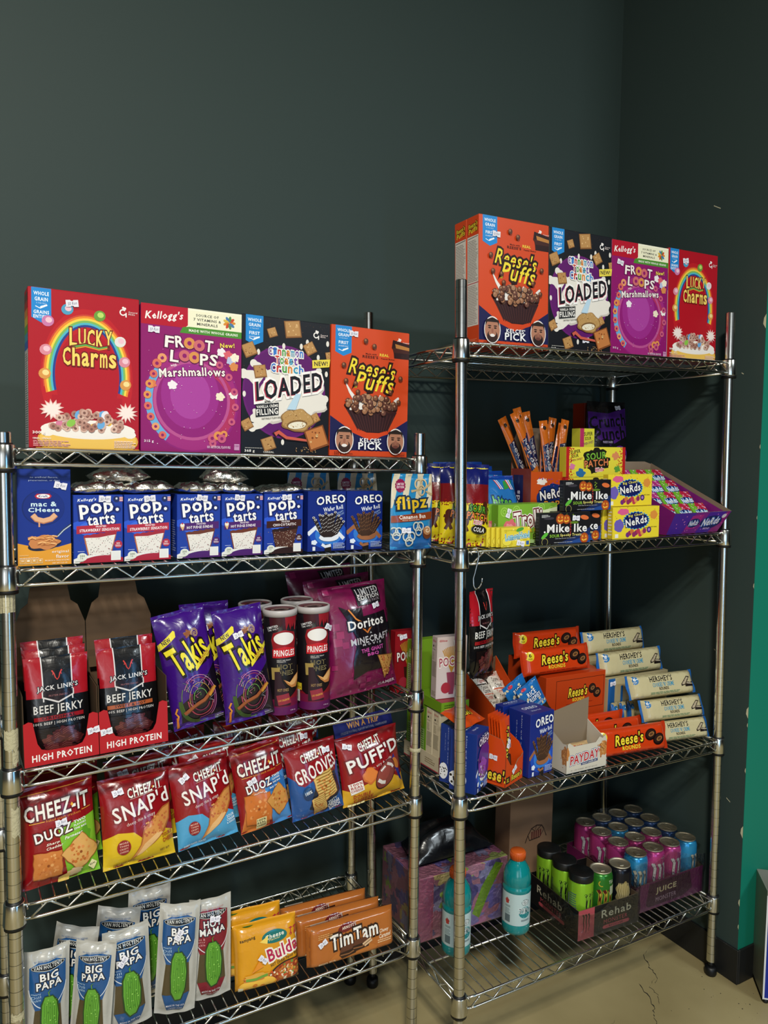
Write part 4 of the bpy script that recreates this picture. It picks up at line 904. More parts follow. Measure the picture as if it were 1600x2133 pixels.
def trolli(w=7.05, h=3.7):
    a = A(w, h); a.r(0, 0, 1, 1, '7aac34').r(0, .0, 1, .1, 'a8cc84')
    for x, y in ((.1, .82), (.3, .85), (.72, .9), (.9, .8)): a.ring(x, y, .06, 0, .012, 'a0cc58').ring(x, y, .03, 0, .01, 'a0cc58')
    a.p([(.78, .6), (1, .7), (1, .98), (.86, .8)], '9cc048').p([(.62, .78), (1, .9), (1, .72), (.8, .66)], 'dce4b8').blob(.2, .42, .11, .2, 'd86c74', 3).blob(.18, .4, .07, .12, 'e89898', 5)
    a.t('Trolli', .5, .62, .48, .42, 'f2ece4', 'f2ece4', .1, .04, rot=6).t('Trolli', .5, .62, .48, .42, '6c1418', '6c1418', .06, .04, rot=6).t('Trolli', .5, .62, .48, .42, 'f2ece4', b=.04, rot=6)
    a.t('SOUR BRITE', .58, .33, .4, .1, 'e8d438', '38481c', .08, .04, rot=3).t('EGGS', .72, .17, .28, .15, '2c3c14', '98c040', .06, .045).lines(.7, .03, .95, .1, 2, '587c34')
    return a
def lemon(w=3.1, h=1.75):
    a = A(w, h); a.r(0, 0, 1, 1, 'e0cc3c').dots(14, lambda r: (r.random(), r.random()), .04, ['f0e47c', 'd0b82c'], 2, 10)
    a.e(.2, .3, .17, .24, 'e8d84c', 18).ring(.2, .3, .17, .24, .012, 'a8901c').e(.65, .88, .14, .1, '4c9c3c', 14, rot=15).t('AMERICAS FAVORITE', .3, .85, .4, .06, '6c5c14', b=0)
    a.t('LemonHead', .56, .55, .84, .32, 'ece8dc', 'ece8dc', .1, .045, rot=5).t('LemonHead', .56, .55, .84, .32, '1c6c94', '1c6c94', .06, .045, rot=5).t('LemonHead', .56, .55, .84, .32, 'a0d4dc', b=.04, rot=5).t('NET WT 0.8 OZ', .2, .06, .3, .05, '6c5c14', b=0).r(.87, .08, .97, .28, '2c5ca0')
    return a
def mike(w=5.9, h=2.9):
    a = A(w, h); a.p([(.35, 0), (1, 0), (1, .5), (.8, .3)], '1c2c5c').p([(.5, 0), (1, 0), (1, .25)], '24488c').lines(.04, .85, .2, .95, 3, 'b8b8b8', .6)
    a.e(.18, .83, .1, .045, '38343c', 14)
    for x, y, r in ((.4, .8, .085), (.52, .78, .075), (.88, .15, .085)): a.e(x, y, r, 0, '9c4418', 20).e(x, y, r*.75, 0, 'c8642c', 18).e(x, y, r*.3, r*2, 'b0501c', 12).s([(x, y+r*1.9), (x+.01, y+r*2.6)], .015, '4c5c24'); a.p([(x-r*.5, y+.03), (x-r*.2, y+.03), (x-r*.35, y+.09)], 'f0c040').p([(x+r*.5, y+.03), (x+r*.2, y+.03), (x+r*.35, y+.09)], 'f0c040').s([(x-r*.55, y-.04), (x-r*.2, y-.08), (x+r*.2, y-.06), (x+r*.55, y-.04)], .018, 'f0c040')
    a.e(.88, .82, .085, .075, 'd86c38', 16, rot=-10).e(.1, .28, .08, .06, '5cb43c', 16, rot=35)
    for k in range(6): a.e(.66+.02*sin(k*2), .75+.035*k, .012, .02, '7c9c2c', 8)
    a.e(.67, .67, .09, .04, '5c7c24', 16)
    a.t('.Mike', .33, .50, .5, .27, 'eceae8', b=.045).t('Ike', .80, .49, .26, .27, 'eceae8', b=.045).t('AND', .60, .5, .24, .05, 'c03838', rot=90, b=.02)
    a.t('SOUR', .29, .26, .19, .1, '8cc03c', b=.02).t('Spooky Treats', .61, .265, .42, .115, 'e8dc7c', b=.02).lines(.3, .15, .72, .19, 1, '8c8c94').lines(.28, .03, .66, .06, 1, 'b0b0b0').ring(.1, .08, .06, 0, .008, 'a8a058')
    return a
def chewy(w=6.2, h=3.15):
    a = A(w, h); a.r(0, 0, 1, 1, 'e6cf34').dots(40, lambda r: (r.random(), .55+.45*r.random()), .008, ['c88c1c', 'a8741c'], 2)
    q = []
    for k in range(48): an = 2*pi*k/48; m = 1 if k % 2 else .88; q.append((.5+.30*m*cos(an), .56+.30*m*sin(an)))
    a.p(q, '3c9cd0'); a.p([(.5+(x-.5)*.93, .56+(y-.56)*.93) for x, y in q], '141c5c')
    a.t('Big Chewy', .5, .73, .34, .11, 'e8d84c', b=.02, rot=6).t('NeRds', .5, .54, .46, .24, '14183c', '14183c', .08, .045, rot=8).t('NeRds', .5, .54, .46, .24, 'f0eeea', b=.045, rot=8)
    a.blob(.13, .42, .1, .2, '6c5cb0', 3, .08).blob(.88, .72, .08, .14, 'd88c3c', 4, .08).blob(.22, .85, .12, .1, 'd85c8c', 5, .1)
    for k in range(9): rn = random.Random(k); a.e(.32+.05*k*.9, .12+.05*(k % 3), .042, 0, rn.choice(['c87038', '8c2c5c', 'd89848', '6c2c7c', 'b83850']), 12)
    a.e(.78, .25, .05, 0, '4c2c6c', 14).e(.78, .25, .025, 0, 'a87cc0', 8).t('crunchy', .7, .31, .1, .05, '2c2414').t('soft & chewy', .88, .33, .14, .05, '2c2414').r(.05, .04, .12, .16, 'e8e4d8')
    return a
def spk(w=8.0, h=3.0):
    a = A(w, h); a.r(0, 0, 1, 1, 'e2d440').r(0, 0, .05, 1, 'b82020').r(.95, 0, 1, 1, 'b82020').dots(120, lambda r: ((.05+abs(r.gauss(0, .04))) if r.random() < .5 else .95-abs(r.gauss(0, .04)), r.random()), .009, ['b82020', 'd04828'], 1, 5)
    rn = random.Random(2); q = []
    for k in range(36): an = 2*pi*k/36; m = rn.uniform(.72, 1.1); q.append((.5+.22*m*cos(an), .55+.46*m*sin(an)))
    a.p(q, '1c1c14').t('SOUR', .5, .70, .34, .24, '78b03c', '141a0c', .08, .045, rot=5).t('PATCH', .5, .46, .40, .24, 'd87c4c', '141a0c', .08, .045, rot=4).t('Kids', .56, .24, .14, .13, 'd84868', 'f0e0d8', .08, .04, rot=4)
    a.t('SUPER', .15, .84, .16, .12, '1c1c1c', b=.03, rot=8).t('SOUR', .14, .70, .12, .11, '1c1c1c', b=.03, rot=8).t('THEN SWEET', .17, .58, .2, .07, '8c1c3c', b=.03, rot=8)
    for x, y, r, c in ((.1, .35, .045, 'd878a0'), (.83, .7, .06, 'd88858'), (.86, .25, .05, '5c9c3c'), (.24, .12, .07, '2c6ca0')): a.blob(x, y, r, r*2.2, c, int(x*20), .25, 4)
    return a
def nerdsmini(c1, c2, w=2.0, h=2.2):
    a = A(w, h); a.r(0, 0, .42, 1, c1).r(.42, 0, 1, 1, c2); rn = random.Random(3)
    a.dots(30, lambda r: (r.random(), .5+.5*r.random()), .04, [c1, c2, 'e0b0c0'], 2, 6)
    a.e(.58, .38, .42, .24, '141c5c', 20).t('NeRds', .58, .4, .74, .3, 'f0eeea', '3c8cd0', .08, .045, rot=6); a.lines(.2, .06, .8, .16, 2, 'e8d0d8')
    return a
def crunch(w=5.4, h=9.6):
    a = A(w, h); a.p([(.06, .6), (.02, .88), (.5, .86), (1, .93), (1, .6), (.5, .48)], '4c1c78').p([(.08, .16), (.5, .14), (.5, .38), (.1, .34)], '5c2484').e(.75, .28, .28, .2, '5c1c84', 24)
    a.t('Crunch', .5, .77, .9, .15, '08060c', b=.045, rot=5).t('Punch', .54, .62, .76, .16, '08060c', b=.045, rot=4)
    a.r(.3, .49, .58, .55, '0c0a10').t('FREEZE DRIED', .44, .52, .24, .025, 'b8a8c8')
    a.t('sour', .22, .31, .2, .035, 'c8a0d8', b=.01).t('starballs', .3, .25, .38, .04, 'c8a0d8', b=.01)
    a.e(.76, .28, .21, .15, '14101c', 22)
    for x, y, c in ((.68, .32, 'c8a894'), (.84, .34, 'd8c8b8'), (.74, .25, 'd8b8a0'), (.86, .26, 'c89c8c'), (.78, .17, '68a054'), (.7, .21, 'c0c8a0'), (.62, .27, 'd0c0b0')): a.e(x, y, .085, .048, c, 16)
    return a
def ropebox(w=4.8, h=4.5):
    a = A(w, h); a.e(.56, .5, .42, .3, '102c6c', 26).e(.56, .5, .38, .26, '14206c', 26).blob(.56, .5, .42, .31, '102c6c', 2, .06, 9)
    a.t('NeRds', .52, .60, .6, .2, 'ece8e2', '0c1030', .1, .045, rot=8).t('Rope', .58, .40, .5, .17, 'e89c3c', '0c1030', .1, .045, rot=8).blob(.26, .86, .12, .07, 'e8dcd0', 3).dots(20, lambda r: (r.uniform(.2, .8), r.uniform(.76, .95)), .015, ['d8c8b8', '8c3c8c', 'd85c3c'], 1)
    a.t('Spook', .8, .14, .3, .08, '14206c', b=.03)
    return a
def ropewrap(w=1.05, h=8):
    a = A(w, h); a.p([(.08, .28), (.92, .33), (.92, .7), (.08, .66)], '141c44')
    for k, ch in enumerate('NeRds'): a.t(ch, .5, .635-.075*k, .5, .052, 'b0acac', b=.02, rot=-75)
    a.e(.5, .9, .2, 0, '2c2018', 12).lines(.2, .1, .8, .25, 4, '5c3810')
    return a
def rounds(w=9.5, h=2.6, big=True):
    a = A(w, h)
    if big: a.e(.07, .74, .055, 0, 'e0c828', 18).t('6', .07, .78, .035, .15, '2c1c10', b=.03).t('PACK', .07, .64, .05, .06, '2c1c10')
    a.t("Reese's", .43, .58, .42, .40, '2c120c', '2c120c', .12, .045, rot=2, sk=.25).t("Reese's", .43, .58, .42, .40, 'ecd438', b=.04, rot=2, sk=.25).t('ROUNDS', .45, .26, .26, .15, 'ecd438', b=.045)
    for x, y in ((.75, .62), (.86, .42)): a.e(x, y, .085, .21, '140c0c', 20, rot=18).e(x, y+.02, .07, .16, '2c1a16', 20, rot=18).e(x+.01, y+.01, .045, .08, '9c6c3c', 16, rot=18).e(x+.01, y+.01, .03, .05, '5c3c24', 12, rot=18)
    a.lines(.18, .08, .8, .12, 1, '7c1c0c')
    return a
def hershey(w=9.3, h=2.55):
    a = A(w, h); a.r(0, 0, 1, 1, 'c2b68c').e(.055, .78, .05, 0, '1c6ca8', 16).t('6', .055, .82, .03, .14, 'ece8dc', b=.03).t('PACK', .055, .7, .04, .05, 'ece8dc')
    a.t("HERSHEY'S", .45, .76, .36, .25, '141010', b=.02).t("COOKIES 'N' CREME", .47, .50, .34, .2, '1c8cb4', b=.015).t('ROUNDS', .47, .32, .15, .13, '2c2018', b=.04)
    a.lines(.25, .1, .72, .2, 2, '5c7c5c')
    a.p([(.76, .32), (.76, .42), (.86, .74), (.91, .7), (.82, .36)], '1c1210').p([(.775, .38), (.775, .43), (.86, .7), (.89, .67), (.81, .38)], 'b0a084').p([(.82, .34), (.86, .5), (.98, .38), (1, .28), (.82, .28)], '1c1210').p([(.84, .4), (.86, .48), (.97, .38), (.97, .35)], 'b8aa90').dots(16, lambda r: (r.uniform(.78, .96), r.uniform(.36, .6)), .006, ['2c1c18'], 2)
    return a
def payday(w=5.3, h=3.0):
    a = A(w, h); a.r(0, 0, 1, 1, 'ccc4b4').blob(.92, .72, .12, .3, 'b8763c', 2).dots(50, lambda r: (.9+r.gauss(0, .05), .72+r.gauss(0, .12)), .02, ['d8a86c', '9c6030', 'c88c4c'], 1).blob(0, .75, .06, .25, 'b8763c', 3)
    a.t('PAYDAY', .45, .53, .74, .34, '24407c', '24407c', .1, .03, rot=5, sk=.12).t('PAYDAY', .45, .53, .74, .34, 'e8e4e0', 'e8e4e0', .06, .03, rot=5, sk=.12).t('PAYDAY', .45, .53, .74, .34, 'b8242c', b=.025, rot=5, sk=.12)
    a.p([(.36, .22), (.78, .27), (.78, .36), (.36, .31)], '2c3c6c').t('PEANUT CARAMEL BAR', .57, .29, .36, .05, 'e0dcd4', rot=4).t('24 - 1.85 OZ BARS  NET WT 44.4 OZ', .44, .09, .66, .05, '6c665c', b=0)
    return a
def riceb(w=3.8, h=6.5):
    a = A(w, h); a.r(0, .62, 1, 1, '1c68ac').r(0, .60, 1, .63, '3c90d0').r(0, 0, 1, .6, '241814'); rn = random.Random(1)
    a.t('RICE', .52, .85, .4, .07, 'e8ecf2', '123c74', .1, .04).t('KRISPIES', .52, .77, .66, .07, 'e8ecf2', '123c74', .1, .04).t('& Chocolate', .56, .68, .54, .05, 'd8e4f0', sk=.2, b=.01)
    for k in range(7): a.e(rn.random(), .64+.34*rn.random(), .06, .016, 'd8c8a0', 10, rot=rn.uniform(0, 180))
    a.e(.3, .95, .12, .02, 'c02838', 12)
    for k in range(30): a.blob(rn.random(), .58*rn.random(), .13, .05, rn.choice(['3a2820', '4c342a', '2c1c18', '1c1210']), k, .2)
    return a
def pocky(kind, w=3.3, h=6.0):
    a = A(w, h); st = {'w': ('c8b8b4', 'a04858', 'f0e8e0'), 'r': ('8c101c', 'e8e0dc', 'd83038'), 'g': ('6c9c1c', 'f0f0e0', '98c03c')}[kind]
    a.r(0, 0, 1, 1, st[0])
    for k in range(13): an = radians(60+5*k); a.s([(.5, .42), (.5+.62*cos(an), .42+.42*sin(an))], .03, 'b8842c'); a.s([(.5+.01*k-.06, .06), (.5-.3*cos(an), .42)], .032, '8c3850' if kind == 'w' else '4c6c1c' if kind == 'g' else '3c1814')
    a.t('POCKY', .5, .60, .84, .15, st[1], 'e8e0d8' if kind == 'w' else '5c0c14' if kind == 'r' else '3c6410', .08, .045, rot=4).t('Glico', .2, .94, .26, .035, 'b02030' if kind == 'w' else 'f0e8e0', sk=.2)
    a.e(.32, .17, .16, .09, 'a02838', 16).e(.75, .9, .12, .06, 'd8c83c' if kind == 'r' else st[2], 12)
    return a
def creamback(w=1.0, h=5.6):
    a = A(w, h); a.t('Glico', .45, .93, .6, .04, 'a82838', sk=.2).r(.2, .83, .4, .86, '2c2820').ring(.65, .845, .1, 0, .03, '8c7c5c').t('Pocky', .4, .79, .5, .02, '3c3428').lines(.12, .35, .9, .6, 20, '6c6450').lines(.12, .62, .5, .75, 6, '8c8468').lines(.15, .04, .9, .12, 4, '8c8064')
    return a
def claw(a, x, y, w, h, c, o=None, ow=.02):
    """three torn claw strokes"""
    for k, (dx, l) in enumerate(((-.34, .85), (0, 1), (.34, .9))):
        cx = x+dx*w; pts = [(cx-.1*w, y+h*.5), (cx+.03*w, y+h*.38), (cx-.02*w, y+h*.1), (cx+.04*w, y-h*.15), (cx-.03*w, y-h*.5*l)]
        if o: a.s(pts, .2*w+ow, o, .08*w+ow)
        a.s(pts, .2*w, c, .05*w); a.s([(cx-.16*w, y+h*.5), (cx+.1*w, y+h*.47)], .07*w, c, .02*w)
def cancol(kind, w=2*pi*1.28, h=5.9):
    a = A(w, h)
    if kind == 'lime':
        claw(a, .5, .48, .17, .55, '1c2018', '8cc83c', .012); a.t('RECOVER', .55, .93, .13, .03, 'c8d4b0', b=.02).lines(.2, .2, .32, .75, 14, '3c5c8c', .4).r(.16, .3, .19, .7, '8c9ca8')
    elif kind == 'green':
        claw(a, .5, .42, .22, .6, '5c1c18', 'c0b43c', .014); a.ring(.44, .84, .04, 0, .012, 'c8b43c', 120, 300).t('TEA', .58, .86, .08, .06, 'dce4c8', b=.02).r(.56, .62, .66, .78, 'c8d4b0')
    elif kind == 'red':
        a.t('BAD APPLE', .5, .92, .2, .035, 'd84838', b=.03).e(.5, .3, .11, .15, 'a81c1c', 20).blob(.48, .58, .1, .18, '9c8c5c', 3, .2); [a.s([(.42+.02*k, .75), (.4+.03*k, .6), (.44+.02*k, .45)], .008, 'd0c08c') for k in range(7)]; claw(a, .52, .28, .12, .22, 'ece4e0')
    elif kind == 'pink':
        claw(a, .5, .45, .24, .66, 'e4e0e4', '5c1448', .012); a.t('ULTRA', .58, .9, .14, .04, 'ecdce8', b=.03).r(.1, 0, .3, .5, 'c8b8c8').r(.72, 0, .84, .5, '1c1420')
    else:
        claw(a, .5, .45, .2, .6, 'd8d4c0', '10304c', .012); a.t('ZERO SUGAR' if kind == 'blue' else 'LO-CARB', .5, .93, .22, .035, 'dce8f0', b=.03)
    return a

# ================================================================== LEFT RACK, TOP TIER: cereal boxes
def cereal(kind, label, U, u, v, d=2.3, st=None, yaw=0):
    w, h, body, fa, lf = {'lucky': (7.6, 11.25, 'ac0f20', lucky, luckyside), 'froot': (7.9, 11.05, '86135f', froot, None), 'ctc': (7.9, 11.2, '13141a', ctc, None), 'puffs': (7.9, 11.25, 'd0481f', puffs, puffside)}[kind]
    o = boxobj('cereal_box', w, h, d, body, fa(), lf() if lf and not (kind == 'puffs' and U == 'L') else None)
    tag(o, label, 'cereal box', 'cereal boxes on the top tiers')
    g = G()                                     # glued top flap and its tuck slot
    g.box(.06, .06, h-.01, w-.06, d-.06, h+.03, body, b=.01); g.build('top_flap', CARTON, o)
    if st: sticker(o, front, *st)
    return on(o, U, 1, u, v, yaw=yaw)
cereal('lucky', 'red cereal box with a rainbow arch, first box on the lower rack', 'L', 1.63, .8, st=(2.9, 10.4, '50 Ron', 6))
cereal('froot', 'purple cereal box with fruit rings, second on the lower rack beside the red one', 'L', 9.36, .8, st=(.95, 9.2, '50 Ron', -2))
cereal('ctc', 'black cereal box with a milk splash on the lower rack, between purple and orange boxes', 'L', 17.29, .8)
cereal('puffs', 'orange cereal box at the lower rack end, beside the black cereal box', 'L', 25.3, .8, st=(2.15, 10.65, '50 Ron', -3))

# ================================================================== LEFT RACK, SECOND TIER
mc = boxobj('macaroni_box', 3.54, 6.92, 1.5, '142f86', macbox()); tag(mc, 'blue and orange macaroni box standing against the corner post', 'food box')
sticker(mc, front, 2.85, 5.75, '25 Ron', -14); on(mc, 'L', 2, .77, .8)
PT = {}
for i, (kind, u, lab, sx) in enumerate((('s', 4.47, 'pastry box with a red flavour strip, standing beside the macaroni box', 2.2), ('s', 8.06, 'pastry box with a red flavour strip, the one further from the macaroni box', 1.9), ('h', 12.05, 'pastry box with a purple flavour strip, next to the red strip boxes', 2.0), ('h', 15.66, 'pastry box with a purple flavour strip, next to the brown strip box', 1.5), ('c', 19.3, 'pastry box with a brown flavour strip and chocolate pastry', 2.0))):
    tp = A(3.5, 2.6); tp.t('pop.tarts', .5, .5, .7, .3, 'cfd4ea')
    sd = A(2.6, 5.05); sd.lines(.15, .1, .85, .6, 14, 'a8b4d8')
    o = boxobj('pastry_box', 3.5, 5.05, 2.6, '1c3a9c', poptart(kind), left=sd, top=tp); tag(o, lab, 'pastry box', 'blue pastry boxes on the second tier')
    sticker(o, front, sx, 4.75, '50 Ron', (-3, 4, -8, -6, 2)[i]); on(o, 'L', 2, u, .8)
for i, (dk, u, lab) in enumerate(((0, 23.27, 'blue wafer roll box with white cream ribbon picture'), (1, 27.02, 'blue wafer roll box with chocolate ribbon picture, beside the pretzel pouch'))):
    tp = A(3.66, 3.2); tp.t('OREO', .5, .5, .6, .3, 'd8dcec')
    o = boxobj('wafer_roll_box', 3.66, 5.24, 3.2, '10277c', oreo(dk, 3.66), top=tp); tag(o, lab, 'wafer box', 'wafer roll boxes'); on(o, 'L', 2, u, .8)

def foilpack(w, d, h, seed):
    g = G(); rn = random.Random(seed)
    def f(U_, V_, back):
        X, Y = 2*U_-1, 2*V_-1; e = max(0, 1-abs(X)**3)**.6*max(0, 1-Y**4)**.5
        n = noise.noise((X*3+seed, Y*2.6, seed*.7))*.55+noise.noise((X*8+seed, Y*7, 3))*.22
        z = h*(.38+.5*e*(1 if not back else -.75)) + (n*.5*h*(.4+.6*e) if not back else n*.12*h)+.06*sin(X*16)*(abs(X) > .8)
        return (X*w/2*(1+.04*n), Y*d/2*(1+.1*n), z+.1*X*sin(seed))
    g.grid(lambda a, b: f(a, b, False), 34, 20, 'ffffff'); g.grid(lambda a, b: f(a, b, True), 34, 20, 'ffffff', flip=True)
    return g.build('foil_pouch', FOIL)
for i, (u, v, dz, w, d, h, yaw, lab) in enumerate((
    (6.3, 1.9, 5.1, 3.9, 2.2, 1.05, 3, 'crumpled silver pastry pouch lying on the box next to the macaroni'),
    (9.9, 2.0, 5.1, 4.2, 2.3, 1.0, -4, 'crumpled silver pouch on the second red strip pastry box'),
    (8.1, 2.9, 5.95, 4.3, 2.4, 1.1, 5, 'silver pouch stacked across two others above the red strip boxes'),
    (14.0, 1.9, 5.05, 3.7, 2.2, 1.0, 2, 'silver pouch lying on the first purple strip box'),
    (17.0, 2.0, 5.05, 3.4, 2.2, .95, -6, 'silver pouch lying on the second purple strip box'),
    (16.5, 3.0, 5.85, 3.9, 2.2, 1.15, -3, 'silver pouch raised on top of two others above the purple strip boxes'),
    (20.9, 1.9, 5.0, 4.1, 2.2, .85, 0, 'flat silver pouch lying on the brown strip pastry box'),
    (5.9, 4.6, .9, 3.6, 2.2, 1.0, 8, None))):
    if not lab: continue
    o = foilpack(w, d, h, i+1.3); tag(o, lab, 'foil pouch', 'silver pastry pouches'); on(o, 'L', 2, u, v, dz, yaw)
def flipz():
    a = A(4.5, 6.75); B_ = '1f7cb4'
    a.r(0, 0, 1, 1, '2484ba').p([(0, 0), (1, 0), (1, .28), (.6, .34), (0, .26)], '1560a8').r(.93, 0, 1, .55, '134a94')
    for k in range(4): a.p([(-.1+.3*k, .55), (.02+.3*k, .55), (.2+.3*k, 1), (.04+.3*k, 1)], 'd8ccb0')
    q = []
    for k in range(28): an = 2*pi*k/28; r = .13 if k % 2 else .115; q.append((.2+r*cos(an), .845+r*.73*sin(an)))
    a.p(q, '8c1848').t('LIMITED', .2, .865, .17, .03, 'f0dce4', b=.02).t('EDITION', .2, .825, .17, .03, 'f0dce4', b=.02)
    def pret(x, y, r, c='d0bc94', c2='8c7450', ro=0):
        for dx, dy in ((-.35, .25), (.35, .25), (0, -.4)): a.ring(x+r*dx, y+r*dy*.7, r*.62, r*.45, r*.22, c2); a.ring(x+r*dx-.004, y+r*dy*.7+.004, r*.6, r*.44, r*.17, c)
    pret(.7, .83, .17); a.s([(.45, .77), (.62, .79)], .05, 'b8a47c', .03); a.s([(.95, .88), (.8, .80)], .05, 'b8a47c', .03); a.s([(.98, .72), (.82, .77)], .05, 'b8a47c', .03)
    a.t('flipz', .46, .60, .74, .22, 'd8e4ec', 'd8e4ec', .17, .08, rot=3).t('flipz', .46, .60, .74, .22, '1c3048', '1c3048', .12, .08, rot=3).t('flipz', .46, .60, .74, .22, 'e4bc2c', b=.075, rot=3)
    a.p([(0, .36), (.96, .40), (.96, .50), (0, .45)], '8c3c1c').t('Cinnamon Bun', .46, .437, .62, .058, 'f2e8dc', b=.04, rot=2).t('flavour coated pretzels', .42, .392, .4, .02, 'e8d0b8', rot=2)
    pret(.1, .22, .13, 'c8ccc4', '6c7c84'); pret(.36, .15, .15, 'c8ccc4', '6c7c84'); pret(.58, .28, .14, 'c8ccc4', '6c7c84')
    a.e(.8, .22, .12, .085, '6c3820', 20).e(.8, .25, .105, .06, 'b88054', 18)
    q = [(.8+.007*k*cos(k*.6), .255+.0034*k*sin(k*.6)) for k in range(15)]; a.s(q, .022, 'e4ccac')
    return a
b, fn = bagobj('pretzel_pouch', 4.5, 6.75, 1.1, '1f7cb4', flipz(), stand=True, wr=.07, seed=2, stickers=((1.3, 1.75, '25 Ron', -3),)); tag(b, 'light blue pretzel pouch leaning at the end of the second tier', 'snack bag', 'pretzel pouches'); on(b, 'L', 2, 30.25, -1.3, .1, 2, 0, 0)
for i, (u, v) in enumerate(((23.6, 5.6), (28.7, 5.5))):
    c = dup(b, ('pretzel pouch in shadow behind the white ribbon wafer box', 'pretzel pouch in shadow behind the chocolate ribbon wafer box')[i], 'pretzel pouches'); on(c, 'L', 2, u, v, .0, 2, -6 if i < 2 else -4, 0)

# ---- dark candy bag behind the orange cereal box
a = A(5, 8.2); a.r(0, 0, 1, .34, '2458a0').t('JELLY', .62, .17, .7, .13, '14204c', '14204c', .12, .06, rot=4).t('JELLY', .62, .17, .7, .13, 'e4e6ea', b=.05, rot=4).blob(.8, .66, .2, .1, '7c1c50', 2).blob(.7, .5, .2, .08, 'a8b838', 3).blob(.86, .42, .16, .07, 'd8b83c', 4).e(.82, .6, .09, .04, '0e0c10')
b, fn = bagobj('jelly_candy_bag', 5, 8.2, 1.3, '182c8c', a, seed=5); tag(b, 'blue candy bag half hidden behind the orange cereal box on the lower rack', 'candy bag'); on(b, 'L', 1, 29.6, 5.0, 0, 4, -6)

# ================================================================== LEFT RACK, THIRD TIER
def jcarton(kind, label, u):
    w, h, d = 5.05, 3.3, 4.7; R_ = 'b01820'
    root = bpy.data.objects.new('jerky_display_carton', None); COL.objects.link(root); tag(root, label, 'display carton', 'red jerky display cartons')
    a = A(w, h); a.t('HIGH PROTEIN', .5, .17, .8, .16, 'efeae6', b=.04)
    g = G(); q = [(0, 0), (w, 0), (w, 3.15), (w-.35, 3.3), (w-.62, 3.2), (w-.9, 1.6), (w-1.15, 1.15), (w-1.6, 1.0), (1.6, 1.0), (1.15, 1.15), (.9, 1.6), (.62, 3.2), (.35, 3.3), (0, 3.15)]
    n = len(q); T = [tuple(t) for t in tessellate_polygon([[Vector((x, y, 0)) for x, y in q]])]
    g.add([(x, 0, y) for x, y in q]+[(x, .06, y) for x, y in q], T+[tuple(n+i for i in t[::-1]) for t in T]+[(i, (i+1) % n, n+(i+1) % n, n+i) for i in range(n)], R_)
    g.art(a, front); p = g.build('front_panel', CARTON, root)
    if kind == 'o': sticker(p, front, 4.7, 1.95, '30 Ron', 8)
    else: sticker(p, front, .5, 1.65, '30 Ron', 6)
    g = G(); g.box(0, .06, 0, .06, d, 5.2, '4c3c2c', b=.01)
    g.build('side_panel', BOARD, root); g = G(); g.box(w-.06, .06, 0, w, d, 5.2, '4c3c2c', b=.01); g.build('side_panel', BOARD, root)
    g = G(); hb = 12.2; q = [(0, 0), (w, 0), (w, hb-3), (w-.5, hb-1.6), (w-1.0, hb-1.2), (w-1.2, hb), (1.2, hb), (1.0, hb-1.2), (.5, hb-1.6), (0, hb-3)]; n = len(q); T = [tuple(t) for t in tessellate_polygon([[Vector((x, y, 0)) for x, y in q]])]
    g.add([(x, d, y) for x, y in q]+[(x, d+.08, y) for x, y in q], T+[tuple(n+i for i in t[::-1]) for t in T]+[(i, (i+1) % n, n+(i+1) % n, n+i) for i in range(n)], '5c4836')
    g.poly([(.06, d-.6, 5.6), (w-.06, d-.6, 5.6), (w-.06, d-.02, 6.3), (.06, d-.02, 6.3)], '54422f'); g.build('back_panel', BOARD, root)
    g = G(); g.box(.06, .06, 0, w-.06, d, .06, '4c3c2c', b=.01); g.build('base_panel', BOARD, root)
    return on(root, 'L', 3, u, -.2)
jcarton('o', 'red carton of original jerky standing against the corner post', .84); jcarton('s', 'red carton of sweet and hot jerky beside the purple chip bags', 5.95)
for i, (kind, u, v, dz, lean, lab) in enumerate((
    ('o', 1.12, .7, .1, -8, 'original jerky bag showing at the front of its red carton'), ('o', 1.1, 1.72, .5, -8, 'original jerky bag second in its carton'), ('o', 1.12, 2.72, .9, -8, 'original jerky bag last in its carton'),
    ('s', 6.22, .75, .1, -8, 'sweet and hot jerky bag showing at the front of its carton'), ('s', 6.25, 1.9, .6, -8, 'sweet and hot jerky bag behind the front one'))):
    b, fn = bagobj('jerky_bag', 4.45, 7.4, .8, '0c0b0d', jerky(kind, 4.45, 7.4), wr=.04, seed=i, ft=.03, nu=22, nv=26); tag(b, lab, 'jerky bag', 'jerky bags in red cartons'); on(b, 'L', 3, u, v, dz, 0, lean)
for i, (u, v, lab) in enumerate(((11.9, 1.1, 'purple chip bag with yellow lettering beside the jerky carton'), (15.95, .35, 'purple chip bag with a price ticket beside the chip tubes'), (13.6, 4.4, 'purple chip bag in shadow behind the two front ones'))):
    if i < 2:
        b, fn = bagobj('chip_bag', 4.35, 9.5, 2.0, '34106c', takis(), wr=.1, seed=3+i, stickers=((1.7, 7.35, '25 Ron', 12),) if i else ()); B0 = b; tag(b, lab, 'chip bag', 'purple chip bags')
    else: b = dup(B0, lab, 'purple chip bags')
    on(b, 'L', 3, u, v+.35, 0, (0, 1, 0)[i], -5, (-9, -5, 0)[i])
